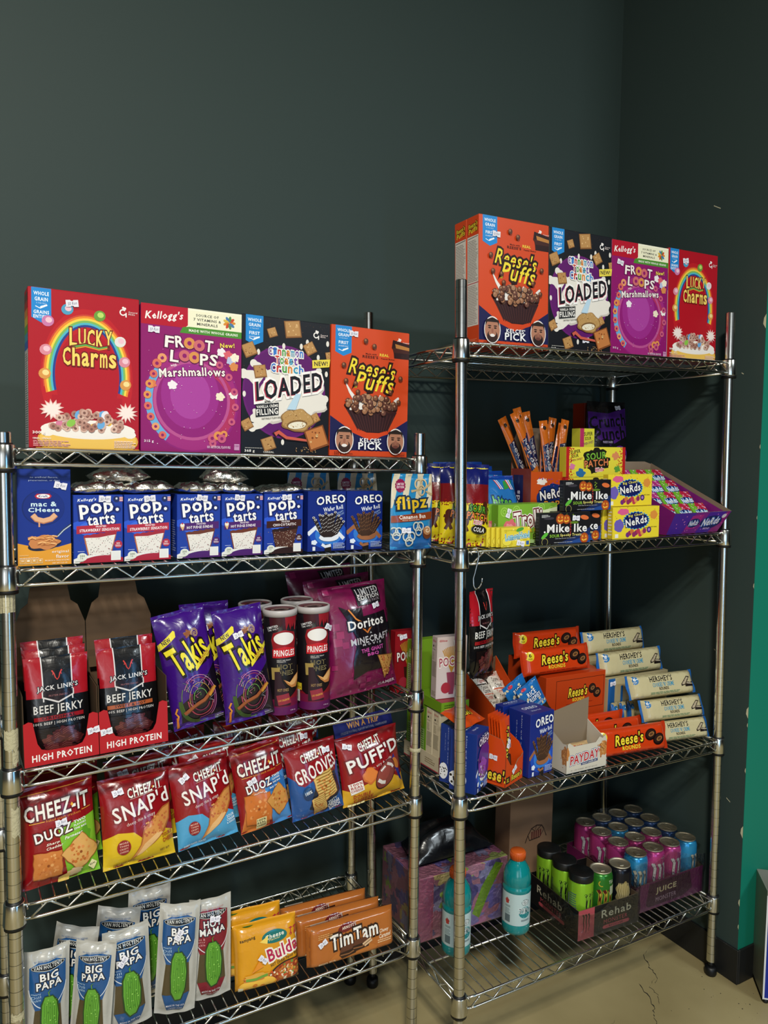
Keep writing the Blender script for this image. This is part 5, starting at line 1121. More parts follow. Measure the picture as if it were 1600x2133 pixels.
def tube(label, u, v, yaw, st):
    g = G(); g.lathe([(1.36, 0), (1.42, .05), (1.42, 8.6)], 40, '120d12', cap=True); w = 2*pi*1.42
    fn = lambda x, y, l: ((1.425+l*1.5)*sin((x/w-.5)*2*pi), -(1.425+l)*cos((x/w-.5)*2*pi), y)
    pa = pringles(); pa.step = .003; g.art(pa, fn, .15, smooth=True); o = g.build('chip_tube', CARTON); tag(o, label, 'chip tube', 'black and red chip tubes')
    g = G(); g.lathe([(1.42, 8.5), (1.5, 8.5), (1.5, 9.0), (1.42, 9.05), (1.36, 9.05), (1.36, 8.92)], 40, 'b8b2b0', cap=False); lid = g.build('plastic_lid', PLASTIC, o)
    g = G(); a = A(2.7, 2.7); a.e(.5, .5, .49, 0, '5c1420', 32).e(.5, .45, .34, .3, '1c0c10', 24).e(.5, .5, .3, .2, '8c6c68', 20).blob(.5, .46, .22, .1, '14080a', 4)
    g.art(a, lambda x, y, l: (x-1.35, y-1.35, 8.9+l)); g.build('foil_seal', CARTON, lid)
    if st: sticker(o, fn, w*.5+.95, 7.2, '25 Ron', -30, L=.3)
    return on(o, 'L', 3, u, v, 0, yaw)
tube('front chip tube beside the purple chip bags', 21.35, 1.95, -8, 0); tube('front chip tube with a price ticket, beside the magenta chip bag', 24.4, 1.75, -8, 1)
tube('chip tube behind the one by the purple bags', 20.4, 5.4, 40, 0); tube('chip tube standing behind the two front tubes in shadow', 24.3, 5.0, -60, 0)
for i, (u, v) in enumerate(((26.2, 2.2), (26.0, 5.0), (25.4, 7.8))):
    if i == 0: b, fn = bagobj('chip_bag', 7.2, 10.1, 2.6, '741244', doritos(), wr=.11, seed=9, stickers=((5.35, 7.9, '25 Ron', 10),)); B1 = b; tag(b, 'magenta chip bag with a tortilla chip picture, leaning at the tier end', 'chip bag', 'magenta chip bags')
    else: b = dup(B1, ('magenta chip bag second in line behind the front one', 'magenta chip bag furthest back on the third tier')[i-1], 'magenta chip bags')
    on(b, 'L', 3, u, v, (0, .3, .9)[i], 1, -8, -3)

# ================================================================== LEFT RACK, FOURTH TIER: cracker bags
RD = '8c0f16'
def cbag(art, w, h, d, u, v, yaw, lean, roll, lab, st, seed, body=RD):
    b, fn = bagobj('cracker_bag', w, h, d, body, art, wr=.1, seed=seed, stickers=st, ft=.05); tag(b, lab, 'cracker bag', 'cracker bags on the fourth tier'); on(b, 'L', 4, u, v, 0, yaw, lean, roll); return b
C1 = cbag(duoz('g'), 5.5, 7.4, 1.9, .62, 1.3, 2, -8, -2, 'red and green cracker bag standing against the corner post', ((2.9, 4.6, '25 Ron', 4),), 1)
C2 = cbag(snapd('y', 5.6), 5.6, 6.9, 1.8, 6.25, 1.2, 0, -10, -1, 'red cracker bag with a yellow bottom, beside the green one', ((1.35, 5.85, '25 Ron', 12),), 2)
C3 = cbag(snapd('b', 5.1), 5.1, 6.9, 1.6, 12.1, 1.25, 0, -10, -5, 'red cracker bag with a light blue bottom', ((1.1, 5.75, '25 Ron', 30),), 3)
C4 = cbag(duoz('o', 4.7, 7.2), 4.7, 7.2, 1.6, 17.45, 1.3, 0, -9, -6, 'red cracker bag with orange and blue corner pictures', ((1.35, 4.35, '25 Ron', 18),), 4)
C5 = cbag(grooves(5.1), 5.1, 6.4, 1.6, 22.1, 1.15, 0, -9, -5, 'red and blue ridged cracker bag, second from the tier end', ((3.9, 5.55, '25 Ron', -4),), 5)
C6 = cbag(puffd(6.6), 6.6, 6.3, 2.2, 27.2, 1.35, 0, -9, -4, 'red and yellow cracker bag with a football picture', ((.85, 5.5, '25 Ron', -20),), 6)
a = A(6.2, 1.6); a.r(0, 0, 1, 1, '161c5c').t('WIN A TRIP', .5, .6, .55, .35, 'b8843c', b=.03).t('COLLEGE FOOTBALL PLAYOFF NATIONAL CHAMPIONSHIP', .5, .25, .8, .14, 'a8a8b0', b=0)
g = G(); g.box(0, 0, 0, 6.2, .05, 1.6, '161c5c', b=.005); g.art(a, front); hd = g.build('header_card', CARTON, C6); hd.location = Vector((.3, .35, 6.1))*I; hd.rotation_euler = (radians(-8), 0, 0)
for src, u, v, dz, yaw, lab in ((C1, 1.2, 3.7, .5, 2, 'cracker bag behind the red and green bag'), (C2, 7.0, 3.6, .5, 0, 'cracker bag directly behind the yellow bottom bag'), (C3, 13.0, 3.5, .6, 0, 'cracker bag first behind the light blue bottom bag'), (C3, 11.0, 6.0, 1.3, 0, 'cracker bag second behind the light blue bottom bag'), (C4, 16.9, 6.0, 1.0, 0, 'cracker bag behind the orange and blue corner bag'), (C5, 20.6, 3.7, .9, 0, 'cracker bag behind the ridged cracker bag'), (C5, 22.2, 6.1, 1.7, 0, 'cracker bag furthest back behind the ridged cracker bag')):
    b = dup(src, lab, 'cracker bags on the fourth tier'); on(b, 'L', 4, u, v, dz, yaw, -9, 0)

# ================================================================== LEFT RACK, BOTTOM TIER
for i, (kind, u, v, yaw, lean, roll, lab) in enumerate((
    ('b', .35, .9, 4, -5, 2, 'white and blue pickle pouch against the corner post'), ('b', 3.55, 1.0, -24, -5, 3, 'white and blue pickle pouch turned sideways, second from the corner post'), ('b', 6.25, .9, 3, -5, -1, 'white and blue pickle pouch with a tilted price ticket on its lettering'),
    ('b', 10.0, 1.2, -14, -4, 3, 'white and blue pickle pouch next to the dark red one'), ('h', 12.9, 1.3, -4, -5, 1, 'white and dark red pickle pouch'),
    ('b', 1.9, 3.6, -30, -6, 6, 'pickle pouch in the back row behind the first front pouches'), ('b', 5.3, 4.0, -22, -6, 5, 'pickle pouch in the back row, middle one'), ('b', 8.3, 4.0, 0, -5, 3, 'pickle pouch in the back row, tallest, behind the ticketed pouch'))):
    st = {2: ((1.35, 5.7, '15 Ron', 48),), 3: ((1.6, 6.7, '15 Ron', 62),), 4: ((2.0, 6.8, '15 Ron', -8),)}.get(i, ())
    H_ = (8.0, 8.0, 7.9, 8.9, 8.3, 8.3, 8.4, 8.9)[i]; W_ = (3.2, 3.0, 3.6, 3.2, 3.5, 3.4, 3.4, 3.5)[i]; b, fn = bagobj('pickle_pouch', W_, H_, 1.15, 'b4b2aa', pickle(kind, W_, H_), wr=.1, seed=i*1.3, fx=.08, ft=.07, ex=3, et=4, pinch=.0, sag=.6, stickers=st, nu=22, nv=32); tag(b, lab, 'pickle pouch', 'pickle pouches'); on(b, 'L', 5, u, v, .1, yaw, lean, roll)
for i, (u, v) in enumerate(((16.75, .95), (16.2, 3.2))):
    b, fn = bagobj('noodle_pack', 5.6, 5.5, 1.7, 'd8961c', buldak(5.6, 5.5), wr=.08, seed=4+i, ex=7, et=7, ax=.5, at=.5, ft=.03, pinch=.02, stickers=((2.35, 2.6, '15 Ron', -42),) if i == 0 else ())
    g = G(); a = buldaktop(5.4, 1.5); g.art(a, lambda x, y, l: (.1+x, -.75+y, 5.36+l)); tp = g.build('top_print', FILM, b)
    tag(b, ('yellow noodle pack with a bowl picture at the front of the bottom tier', 'yellow noodle pack tucked behind the front one')[i], 'noodle pack', 'yellow noodle packs'); on(b, 'L', 5, u, v, .02, -8, -7, -2)
for i, (u, v, yaw) in enumerate(((23.4, .85, -2.5), (22.95, 2.75, -3.5), (22.5, 4.7, -4))):
    b, fn = bagobj('biscuit_pack', 8.75, 3.5, 1.5, 'b0652a', timtam(), L=.4, wr=.03, seed=i, ex=14, et=12, ax=.45, at=.4, fx=.025, ft=.02, pinch=0, nu=40, nv=24, stickers=((1.25, 2.2, '20 Ron', 30),) if i == 0 else ())
    g = G(); a = A(8.2, 1.1); a.p([(.0, 0), (.22, 0), (.26, 1), (.04, 1)], 'c8b8a8').t('TimTam', .42, .5, .2, .6, 'd8ccc0', '3c1c10', .1, .04, rot=1).p([(.55, .1), (.95, .1), (.9, .9), (.6, .9)], '8c4a20')
    g.art(a, lambda x, y, l: (.3+x, -.55+y, 3.36+l)); g.build('top_print', FILM, b)
    tag(b, ('caramel brown biscuit pack at the front of the bottom tier', 'caramel brown biscuit pack in the middle of three', 'caramel brown biscuit pack at the back of three')[i], 'biscuit pack', 'caramel brown biscuit packs'); on(b, 'L', 5, u, v, .02, yaw, -6)

# ================================================================== RIGHT RACK, TOP TIER
cereal('puffs', 'orange cereal box in front at the taller rack corner post', 'R', 2.11, 1.2, 1.82, st=(1.85, 9.75, '50 Ron', -3))
cereal('puffs', 'orange cereal box tucked behind another orange one, its side panel showing', 'R', 2.11, 3.06, 1.82)
cereal('ctc', 'black cereal box with a milk splash on the taller rack', 'R', 10.06, 1.2, st=(4.6, 1.2, '50 Ron', 4))
cereal('froot', 'purple cereal box with fruit rings on the taller rack', 'R', 18.0, 1.2, st=(1.1, 9.0, '50 Ron', -14))
cereal('lucky', 'red cereal box with a rainbow arch on the taller rack, next to the wall', 'R', 25.97, 1.2, st=(2.5, 10.2, '50 Ron', 8))

# ================================================================== RIGHT RACK, SECOND TIER
for i, (u, v, yaw, lab) in enumerate(((.35, 1.9, -10, 'yellow sour candy bag in front, right beside the corner post'), (.35, 4.4, -18, 'yellow sour candy bag behind the post, middle of three'), (.3, 6.8, -20, 'yellow sour candy bag furthest back of three'))):
    b, fn = bagobj('sour_candy_bag', 3.5, 7.4, 1.7, 'd8c41c', sourbag(3.5, 7.4), wr=.12, seed=i+2, nu=22, nv=28, ft=.1); tag(b, lab, 'candy bag', 'yellow sour candy bags'); on(b, 'R', 2, u, v, 0, yaw, -6, 2)
for i in range(4):
    b, fn = bagobj('fruit_bites_bag', 6.0, 6.6, 1.1, '1c64a4', bites(6.0, 6.6), wr=.07, seed=i, nu=22, nv=24); tag(b, ('blue fruit bites bag at the front, leaning back behind the green box', 'blue fruit bites bag second in line', 'blue fruit bites bag third in line', 'blue fruit bites bag last in line')[i], 'candy bag', 'blue fruit bites bags'); on(b, 'R', 2, 4.55-.1*i, 4.4+1.6*i, .05+.45*i, -2, -22, 0)
sd = lambda w, h, c, s=1: A(w, h).lines(.15, .1, .85, .9, 8, c, .45, s)
for i, (u, v) in enumerate(((4.85, 1.42), (3.6, 2.5))):
    o = boxobj('gummy_box', 7.05, 3.7, .95, '6c9c2c', trolli(), left=A(.95, 3.7).t('Sour', .5, .5, .3, .08, 'e8ecd0', rot=90)); tag(o, ('green gummy candy box in front, behind the small lemon box', 'green gummy candy box half hidden behind another green one')[i], 'candy box', 'green gummy boxes')
    if i == 0: sticker(o, front, 1.15, 2.9, '15 Ron', 70)
    on(o, 'R', 2, u, v)
for i in range(4):
    o = boxobj('lemon_candy_box', 3.1, 1.75, .29, 'd8c434', lemon()); tag(o, ('small yellow lemon candy box with a price ticket, front of its row', 'small yellow lemon candy box, second in its row', 'small yellow lemon candy box, third in its row', 'small yellow lemon candy box, last in its row')[i], 'candy box', 'small lemon candy boxes')
    if i == 0: sticker(o, front, 2.05, .3, '5 Ron', -12)
    on(o, 'R', 2, 4.1-.3*i, -.02+.32*i, 0, -4)
for u, v, dz, yaw, lab, st in ((8.4, -.15, 0, -4, 'black spooky candy box with a price ticket, standing on the shelf', (4.15, 2.35, '15 Ron', -4)), (10.9, .75, 0, -2, 'black spooky candy box half hidden behind the ticketed one', None), (11.5, .15, 2.96, -2, 'black spooky candy box stacked on top of two others', None)):
    o = boxobj('spooky_candy_box', 5.9, 2.92, .62, '17171b', mike(), left=sd(.62, 2.92, '3c3c44')); tag(o, lab, 'candy box', 'black spooky candy boxes')
    if st: sticker(o, front, *st)
    on(o, 'R', 2, u, v, dz, yaw)
for u, v, dz, yaw, lab in ((17.6, -.2, 0, -2, 'yellow chewy candy box in front, standing on the shelf'), (17.2, .75, 0, 0, 'yellow chewy candy box behind the front one, mostly hidden'), (17.4, .35, 3.2, -1, 'yellow chewy candy box stacked on top, beside the black box')):
    o = boxobj('chewy_candy_box', 6.25 if dz == 0 else 6.0, 3.15, .7, 'd8c02c', chewy(6.25 if dz == 0 else 6.0), left=sd(.7, 3.15, 'f0ecd8')); tag(o, lab, 'candy box', 'yellow chewy candy boxes'); on(o, 'R', 2, u, v, dz, yaw)
for i in range(3):
    o = boxobj('sour_gummy_box', 8.0, 3.0, 1.0, 'c8b830' if i == 2 else 'a82020', spk()); tag(o, ('sour gummy box at the base of a stack, behind the black boxes', 'sour gummy box in the middle of a stack, behind the black boxes', 'yellow and red sour gummy box on top of its stack')[i], 'candy box', 'sour gummy boxes'); on(o, 'R', 2, 14.5, 3.2, 3.03*i, -1)
o = boxobj('sour_gummy_box', 8.0, 3.0, 3.0, 'a82020', spk()); tag(o, 'sour gummy box lying at the back under the upright one', 'candy box', 'sour gummy boxes'); on(o, 'R', 2, 17.3, 5.0)
a = A(2.1, 8.0); a.r(0, 0, 1, 1, 'd8d440').r(0, 0, .28, 1, 'b83060').t('SUPER', .58, .93, .6, .05, '1c1c1c', b=.03, rot=4).t('SOUR', .56, .87, .45, .045, '1c1c1c', b=.03, rot=4).t('THEN SWEET', .6, .81, .7, .035, '6c1c5c', b=.02, rot=12)
o = boxobj('sour_gummy_box', 2.1, 8.0, 1.2, 'c8c038', a); tag(o, 'sour gummy box standing upright behind its stack', 'candy box', 'sour gummy boxes'); on(o, 'R', 2, 19.0, 6.0, 3.05, 2)
o = boxobj('red_carton', .9, 14.4, 2.0, 'a83414'); tag(o, 'tall narrow red carton standing at the back beside the purple bag', 'carton'); on(o, 'R', 2, 26.7, 13.3)
o = boxobj('purple_candy_carton', 6.5, 4.5, 2.6, '2c1444'); tag(o, 'dark purple carton under the purple candy bag', 'carton'); on(o, 'R', 2, 25.2, 10.4, 0)
b, fn = bagobj('freeze_dried_candy_bag', 6.4, 9.9, 1.7, '0b090e', crunch(6.4, 9.9), stand=True, wr=.09, seed=7, stickers=((4.9, 9.2, '30 Ron', 6),)); tag(b, 'black and purple candy bag standing at the back of the second tier', 'candy bag'); on(b, 'R', 2, 25.3, 11.3, 4.6, 0, -3)

# ---- rope candy carton and its ropes
root = bpy.data.objects.new('rope_candy_carton', None); COL.objects.link(root); tag(root, 'orange display carton holding wrapped candy ropes', 'display carton')
w, h, d, OR = 5.0, 6.6, 3.2, 'c04a14'
a = ropebox(w, 4.7)
g = G(); g.box(0, 0, 0, w, .06, h, OR, b=.01); g.art(a, lambda x, y, l: (x, -l, y+1.6)); g.build('front_panel', CARTON, root)
g = G(); g.box(0, .06, 0, .06, d, h+.3, '7c2c10', b=.01); a = A(d, h); a.r(.1, .05, .6, .95, '1c1c4c').t('Nerds', .35, .5, .9, .09, 'd8d4e0', b=.03, rot=90); g.art(a, lambda x, y, l: (-l, d-x, y)); g.build('side_panel', CARTON, root)
g = G(); g.box(w-.06, .06, 0, w, d, h+.3, '7c2c10', b=.01); g.build('side_panel', CARTON, root)
g = G(); q = [(0, 0), (w, 0), (w, 9.4), (w-.6, 10.6), (w-1.6, 11), (1.6, 11), (.6, 10.6), (0, 9.4)]; g.poly([(x, d, y) for x, y in q], '6c5c4c'); g.poly([(x, d+.06, y) for x, y in q][::-1], OR); g.build('back_panel', BOARD, root)
g = G(); g.box(.06, .06, 0, w-.06, d, .06, '5c4c3c', b=.01); g.build('base_panel', BOARD, root)
on(root, 'R', 2, 10.75, 3.9, 0, -3)
for i, (u, v, ry) in enumerate(((12.6, 4.5, -24), (13.6, 4.45, -7), (14.4, 4.5, 10), (12.5, 5.3, -16), (13.4, 5.3, 2), (14.2, 5.3, 15), (12.5, 6.15, -26), (13.6, 6.1, -12), (14.4, 6.1, 8))):
    L_ = (8.4, 7.2, 7.6, 8.6, 7.0, 7.4, 8.0, 8.2, 7.8)[i]
    b, fn = bagobj('rope_candy', 1.05, L_, .5, 'b85c14', ropewrap(1.05, L_), L=.4, wr=.06, seed=i, nu=10, nv=24, ft=.1, fx=.06); tag(b, 'orange wrapped candy rope standing in the orange display carton', 'candy rope', 'candy ropes in the carton')
    R = RACK['R']; z, t = R['sh'][2]; put(b, R['o'][0]+u-.5, R['o'][1]+v, z-t*u+4.6, 0, -3, ry)

# ---- flared tray of mini candy boxes
root = bpy.data.objects.new('mini_candy_tray', None); COL.objects.link(root); tag(root, 'purple open display tray of mini candy boxes at the tier end', 'display tray')
w, d, fl = 7.8, 9.6, 1.4
def panel(name, q, c, m=CARTON, th=.06, nrm=(0, 0, 1), arts=None, cb=None):
    g = G(); N = Vector(nrm).normalized()*th; n = len(q); g.poly(q, c); g.poly([tuple(Vector(p)+N) for p in q][::-1], cb or c)
    for i in range(n): g.poly([q[i], q[(i+1) % n], tuple(Vector(q[(i+1) % n])+N), tuple(Vector(q[i])+N)][::-1], cb or c)
    if arts: g.art(*arts)
    return g.build(name, m, root)
a = A(w+.7, 2.4); a.p([(0, 0), (1, 0), (1, 1), (0, 1)], '4a2098').p([(.28, 0), (.55, 0), (.62, 1), (.38, 1)], '7c1c84').p([(.8, 0), (1, 0), (1, 1), (.94, 1)], '8c1c74').p([(.3, .2), (.5, .25), (.54, .9), (.34, .85)], 'a82080').e(.42, .5, .11, .22, '141c5c', 18).t('NeRds', .42, .5, .16, .25, 'ece8ec', '3c6cc0', .08, .045, rot=4).e(.74, .5, .2, .32, '141c5c', 22).t('NeRds', .74, .54, .3, .36, 'ece8ec', '3c6cc0', .08, .045, rot=6).t('MINI', .72, .2, .12, .1, 'c8a8d8').e(.93, .78, .04, .1, 'd8d0d8', 14)
for i in range(20): a.e(random.Random(i).random(), .1+.8*random.Random(i+50).random(), .008, 0, 'd880c0', 6)
FH = 2.3
panel('front_panel', [(0, 0, 0), (w, 0, 0), (w+.5, -fl, FH), (-.35, -fl, FH)], '4a2098', nrm=(0, 1, .4), arts=(a, lambda x, y, l: (-.35*y/2.4+(x/(w+.7))*(w+.7*y/2.4), -fl*y/2.4-l, FH*y/2.4)), cb='6c5c50')
a = A(d, 8); a.p([(0, 0), (1, 0), (1.0, .28), (0, .92)], '9c1c7c').p([(.1, 0), (.5, 0), (.35, .6), (.05, .8)], '3c1c84').e(.4, .25, .2, .13, '141c5c', 20).t('NeRds', .4, .25, .3, .14, 'ece8ec', b=.045, rot=-5)
panel('side_panel', [(0, d, 0), (0, 0, 0), (-.35, -fl, FH), (-.3, d, 7.3)], '7c1c74', nrm=(1, 0, 0), arts=(a, lambda x, y, l: (-l-.3*y/8, d-x, y)), cb='7c6c5c')
panel('side_panel', [(w, 0, 0), (w, d, 0), (w+.3, d, 7.3), (w+.5, -fl, FH)], '7c1c74', nrm=(-1, 0, 0), cb='86735f')
panel('back_panel', [(-.3, d, 0), (w+.3, d, 0), (w+.3, d, 7.2), (w-.7, d+.1, 7.5), (.7, d+.1, 7.5), (-.3, d, 7.2)], '8a7764', BOARD, nrm=(0, .06, 0))
panel('sloped_base', [(.07, .1, .1), (w-.07, .1, .1), (w-.07, d-.05, 5.2), (.07, d-.05, 5.2)], '5c4c3c', BOARD, nrm=(0, 0, -1))
tray = on(root, 'R', 2, 25.75, .25, 0, -1); sticker(tray.children[3], lambda x, y, l: (x+2.6, d-.12-l, 7.0+y-.25), 0, 0, '5 Ron', 4)
sl = math.atan2(5.5, d-.15)
cc = (('6cac2c', 'b01c3c'), ('6c2c9c', 'a82c74'), ('b01c3c', '6cac2c'))
k = 0
for r in range(4):
    for cidx in range(3):
        dist = .3+2.35*r; c1, c2 = cc[1] if (cidx == 0 and r > 0) or (r == 2 and cidx == 1) else cc[0]
        fa = nerdsmini(c1, c2, 2.35, 2.15); o = boxobj('mini_candy_box', 2.35, 2.15, .85, c1, fa); tag(o, ('mini candy box in the front row of the purple tray', 'mini candy box in the second row of the purple tray', 'mini candy box in the third row of the purple tray', 'mini candy box in the rear row of the purple tray')[r], 'mini candy box', 'mini candy boxes in tray row %s' % ('one', 'two', 'three', 'four')[r])
        y = .1+dist*cos(sl)+.02; z = .5+dist*sin(sl)+.03
        loc = Matrix.Translation(Vector((.2+2.5*cidx, y-.05, z+.75))*I) @ Matrix.Rotation(radians(-42), 4, 'X')
        o.matrix_world = tray.matrix_world @ loc; k += 1

# ================================================================== RIGHT RACK, THIRD TIER
# ---- jerky bag hanging from a wire hook on the second tier
R = RACK['R']; hx, hy, hz = 35.9, -5.35, 50.25
g = G(); pts = [(0, .1, .25), (.25, -.08, .35), (.5, -.1, .1), (.55, -.1, -.5), (.3, -.12, -1.4), (.0, -.15, -2.3), (-.02, -.25, -2.9), (.15, -.3, -3.2), (.5, -.25, -3.15), (.85, -.2, -2.8), (.95, -.15, -2.3)]
P2 = []
for i in range(len(pts)-1):
    for j in range(4): P2.append(tuple(Vector(pts[i]).lerp(Vector(pts[i+1]), j/4)))
g.tube(P2+[pts[-1]], .07, 7); hk = g.build('wire_hook', CHROME); tag(hk, 'bent wire hook hanging from the second tier rail at the corner post', 'hook'); put(hk, hx, hy, hz)
b, fn = bagobj('jerky_bag', 4.4, 7.4, 1.0, '0c0b0d', jerky('o', 4.4, 7.4), wr=.12, seed=8, nu=22, nv=26); tag(b, 'jerky bag hanging from a wire hook at the corner post', 'jerky bag'); put(b, 34.75, -6.75, 39.6, 26, -3, 3)

# ---- biscuit stick boxes at the rack end
root = bpy.data.objects.new('biscuit_stick_tray', None); COL.objects.link(root); tag(root, 'pink and cream cardboard tray of upright biscuit stick boxes', 'display tray')
w, d = 5.9, 3.3
a = A(w, 1.5); a.r(0, 0, 1, 1, 'c8bca0').r(0, 0, 1, .08, 'a03040').lines(.62, .3, .9, .7, 3, '8c7c5c').lines(.1, .3, .4, .7, 3, '8c7c5c')
panel('front_panel', [(0, 0, 0), (w, 0, 0), (w, 0, 1.5), (0, 0, 1.5)], 'c8bca0', nrm=(0, 1, 0), arts=(a, front))
panel('side_panel', [(w, 0, 0), (w, d, 0), (w, d, 2.4), (w, 0, 1.5)], 'a03040', nrm=(-1, 0, 0)); panel('side_panel', [(0, d, 0), (0, 0, 0), (0, 0, 1.5), (0, d, 2.4)], 'a03040', nrm=(1, 0, 0))
panel('back_panel', [(0, d, 0), (w, d, 0), (w, d, 3), (0, d, 3)], 'a03040', nrm=(0, .1, 0)); panel('base_panel', [(.06, .06, .02), (w-.06, .06, .02), (w-.06, d, .02), (.06, d, .02)], 'b8a888', BOARD, nrm=(0, 0, 1))
tr = on(root, 'R', 3, .95, 11.1, .02, -87)
for i in range(5):
    gn = i < 3; a = creamback(1.04, 5.75)
    if gn: a = A(1.04, 5.75); a.r(0, 0, 1, 1, '5c8c20').r(.2, .1, .8, .6, '88a860').lines(.25, .12, .75, .58, 12, '3c5c1c').s([(.3, .62), (.5, .95)], .05, 'c8a83c').s([(.5, .62), (.7, .95)], .05, 'c8a83c')
    tp = A(1.04, 3.0); tp.s([(.3, .2), (.5, .4), (.45, .7), (.6, .9)], .08, '7c6c4c')
    o = boxobj('biscuit_stick_box', 1.04, 5.75, 3.0, '6c9424' if gn else 'ccc0a4', a, top=tp); tag(o, ('green biscuit stick box in the tray, end furthest from the front', 'green biscuit stick box in the tray, second along', 'green biscuit stick box in the tray, beside the cream ones', 'cream biscuit stick box in the tray, beside the green ones', 'cream biscuit stick box in the tray, nearest the front')[i], 'biscuit box', 'biscuit stick boxes in the tray')
    o.matrix_world = tr.matrix_world @ Matrix.Translation(Vector((.2+1.12*i, .12, .1))*I)
o = boxobj('biscuit_stick_box', 3.2, 1.0, 4.6, '6c9420', A(3.2, 1.0).s([(.1, .3), (.9, .5)], .03, 'c8a83c').lines(.1, .1, .6, .8, 3, '3c5c14'), top=A(3.2, 4.6).s([(.2, .2), (.4, .8)], .03, 'c8d878').r(.0, .0, 1, .25, '8c1420')); tag(o, 'green biscuit stick box lying flat on the upright ones', 'biscuit box'); on(o, 'R', 3, 1.3, 4.9, 6.0, 0)
o = boxobj('biscuit_stick_box', 3.3, 6.0, 1.0, 'c0b0ac', pocky('w'), left=creamback(1.0, 6.0)); tag(o, 'pale pink biscuit stick box standing on top behind the corner post', 'biscuit box'); sticker(o, front, 2.2, 5.45, '15 Ron', 8); on(o, 'R', 3, 1.35, 6.0, 7.05, -4)
o = boxobj('biscuit_stick_box', 1.05, 5.9, 3.0, '6c9420', A(1.05, 5.9).r(.2, .1, .8, .6, 'a8b888').lines(.25, .12, .75, .58, 14, '3c5c1c').t('POCKY', .5, .78, .8, .06, 'e8ecd0', rot=80), left=A(3.0, 5.9).e(.5, .4, .3, .12, 'c8a83c')); tag(o, 'green biscuit stick box standing on edge on top of the tray boxes', 'biscuit box'); on(o, 'R', 3, 1.0, 10.95, 6.0, -87)
o = boxobj('biscuit_stick_box', 3.2, 6.4, 1.0, '8c101c', pocky('r', 3.2, 6.4)); tag(o, 'red biscuit stick box tilted at the rack end, beside the magenta chip bag', 'biscuit box'); sticker(o, front, .9, 5.8, '15 Ron', 12); on(o, 'R', 3, -.1, 11.5, 6.2, 0, 0, 0)

# ---- purple wafer boxes, peanut bar carton, blue wafer boxes
def wafer(lab, u, v, yaw, w, d, dark, purple, dz=0):
    h = 5.5 if purple else 6.1
    a = oreo(dark, w, h)
    if purple: a.e(.6, .5, .5, .3, '4c2484', 24).blob(.5, .4, .3, .16, '8c4cb0', 2).dots(24, lambda r: (.5+r.gauss(0, .14), .32+r.gauss(0, .09)), .04, ['1c1414', 'e0dce4', '6c5a4c'], 2).t('OREO', .55, .85, .8, .13, 'ece8f0', '1c1c64', .1, .04, rot=5)
    s = A(d, h); s.e(.3, .2, .35, .14, 'dce0e8', 20).dots(26, lambda r: (.34+r.gauss(0, .13), .2+r.gauss(0, .06)), .045, ['14100e', '2c2420', 'e8e8ec'], 3).t('BÁNH QUẾ OREO', .62, .64, .62*h/d, .05*d/h*1.2, 'c8d0e8', b=0, rot=-90).t('SÔ-CÔ-LA', .4, .7, .3*h/d, .04*d/h*1.2, 'a8b4dc', b=0, rot=-90)
    t = A(w, d); t.t('OREO', .5, .6, .6, .2, 'd8dcec', b=.03).t('Wafer Roll', .5, .3, .4, .1, 'b8c0e0')
    o = boxobj('wafer_roll_box', w, h, d, '12287c' if not purple else '14307c', a, left=s, top=t); tag(o, lab, 'wafer box', 'wafer boxes on the third tier'); return on(o, 'R', 3, u, v, dz, yaw)
wafer('purple and blue wafer box in front beside the corner post', 1.7, -.15, 31, 2.75, 2.6, 0, True); wafer('purple and blue wafer box tucked behind the corner post', 1.15, 2.75, 31, 2.3, 1.3, 0, True)
wafer('blue wafer box with chocolate rolls, between orange and white cartons', 8.5, .65, 8, 3.35, 2.85, 1, False); wafer('blue wafer box hidden behind the other one, beside the orange carton', 7.7, 3.8, 8, 3.35, 1.1, 1, False)
root = bpy.data.objects.new('peanut_bar_carton', None); COL.objects.link(root); tag(root, 'orange display carton of peanut bars with torn front, on the third tier', 'display carton')
w, d = 3.3, 2.8; OR = 'd04812'
a = A(w, 2.6); a.r(.04, .1, .26, .34, '1c140c').t('XL', .15, .22, .12, .14, 'ecd438', b=.03).t("Reese's", .64, .25, .6, .22, 'ecd438', '2c120c', .1, .04, sk=.2, rot=2)
panel('front_panel', [(0, 0, 0), (w, 0, 0), (w, 0, 2.5), (w-.3, 0, 2.2), (w-.9, 0, 2.1), (w-1.5, 0, 1.6), (.9, 0, 1.9), (0, 0, 3.0)], OR, nrm=(0, 1, 0), arts=(a, front), cb='7c6a54'); fp = root.children[-1]
sticker(fp, front, 1.55, 1.35, '15 Ron', 35)
a = A(d, 4.4); a.t("Reese's", .5, .22, 1.2, .26, '2c120c', '2c120c', .12, .045, sk=.2).t("Reese's", .5, .22, 1.2, .26, 'ecd438', b=.04, sk=.2).r(.03, .06, .9, .075, '7c1c0c')
panel('side_panel', [(0, d, 0), (0, 0, 0), (0, 0, 3.4), (0, .5, 4.4), (0, d, 4.8)], OR, nrm=(1, 0, 0), arts=(a, lambda x, y, l: (-l, d-x, y)), cb='7c6a54'); sticker(root.children[-1], lambda x, y, l: (-l, d-x, y), 1.5, 2.6, '15 Ron', -4)
panel('side_panel', [(w, 0, 0), (w, d, 0), (w, d, 4.8), (w, .5, 3.4), (w, 0, 2.5)], '8a7860', nrm=(-1, 0, 0), cb=OR); panel('back_panel', [(0, d, 0), (w, d, 0), (w, d, 4.8), (0, d, 4.8)], '8a7860', nrm=(0, .06, 0)); panel('base_panel', [(.06, .06, .02), (w-.06, .06, .02), (w-.06, d-.02, .02), (.06, d-.02, .02)], '8a7860', BOARD, nrm=(0, 0, 1))
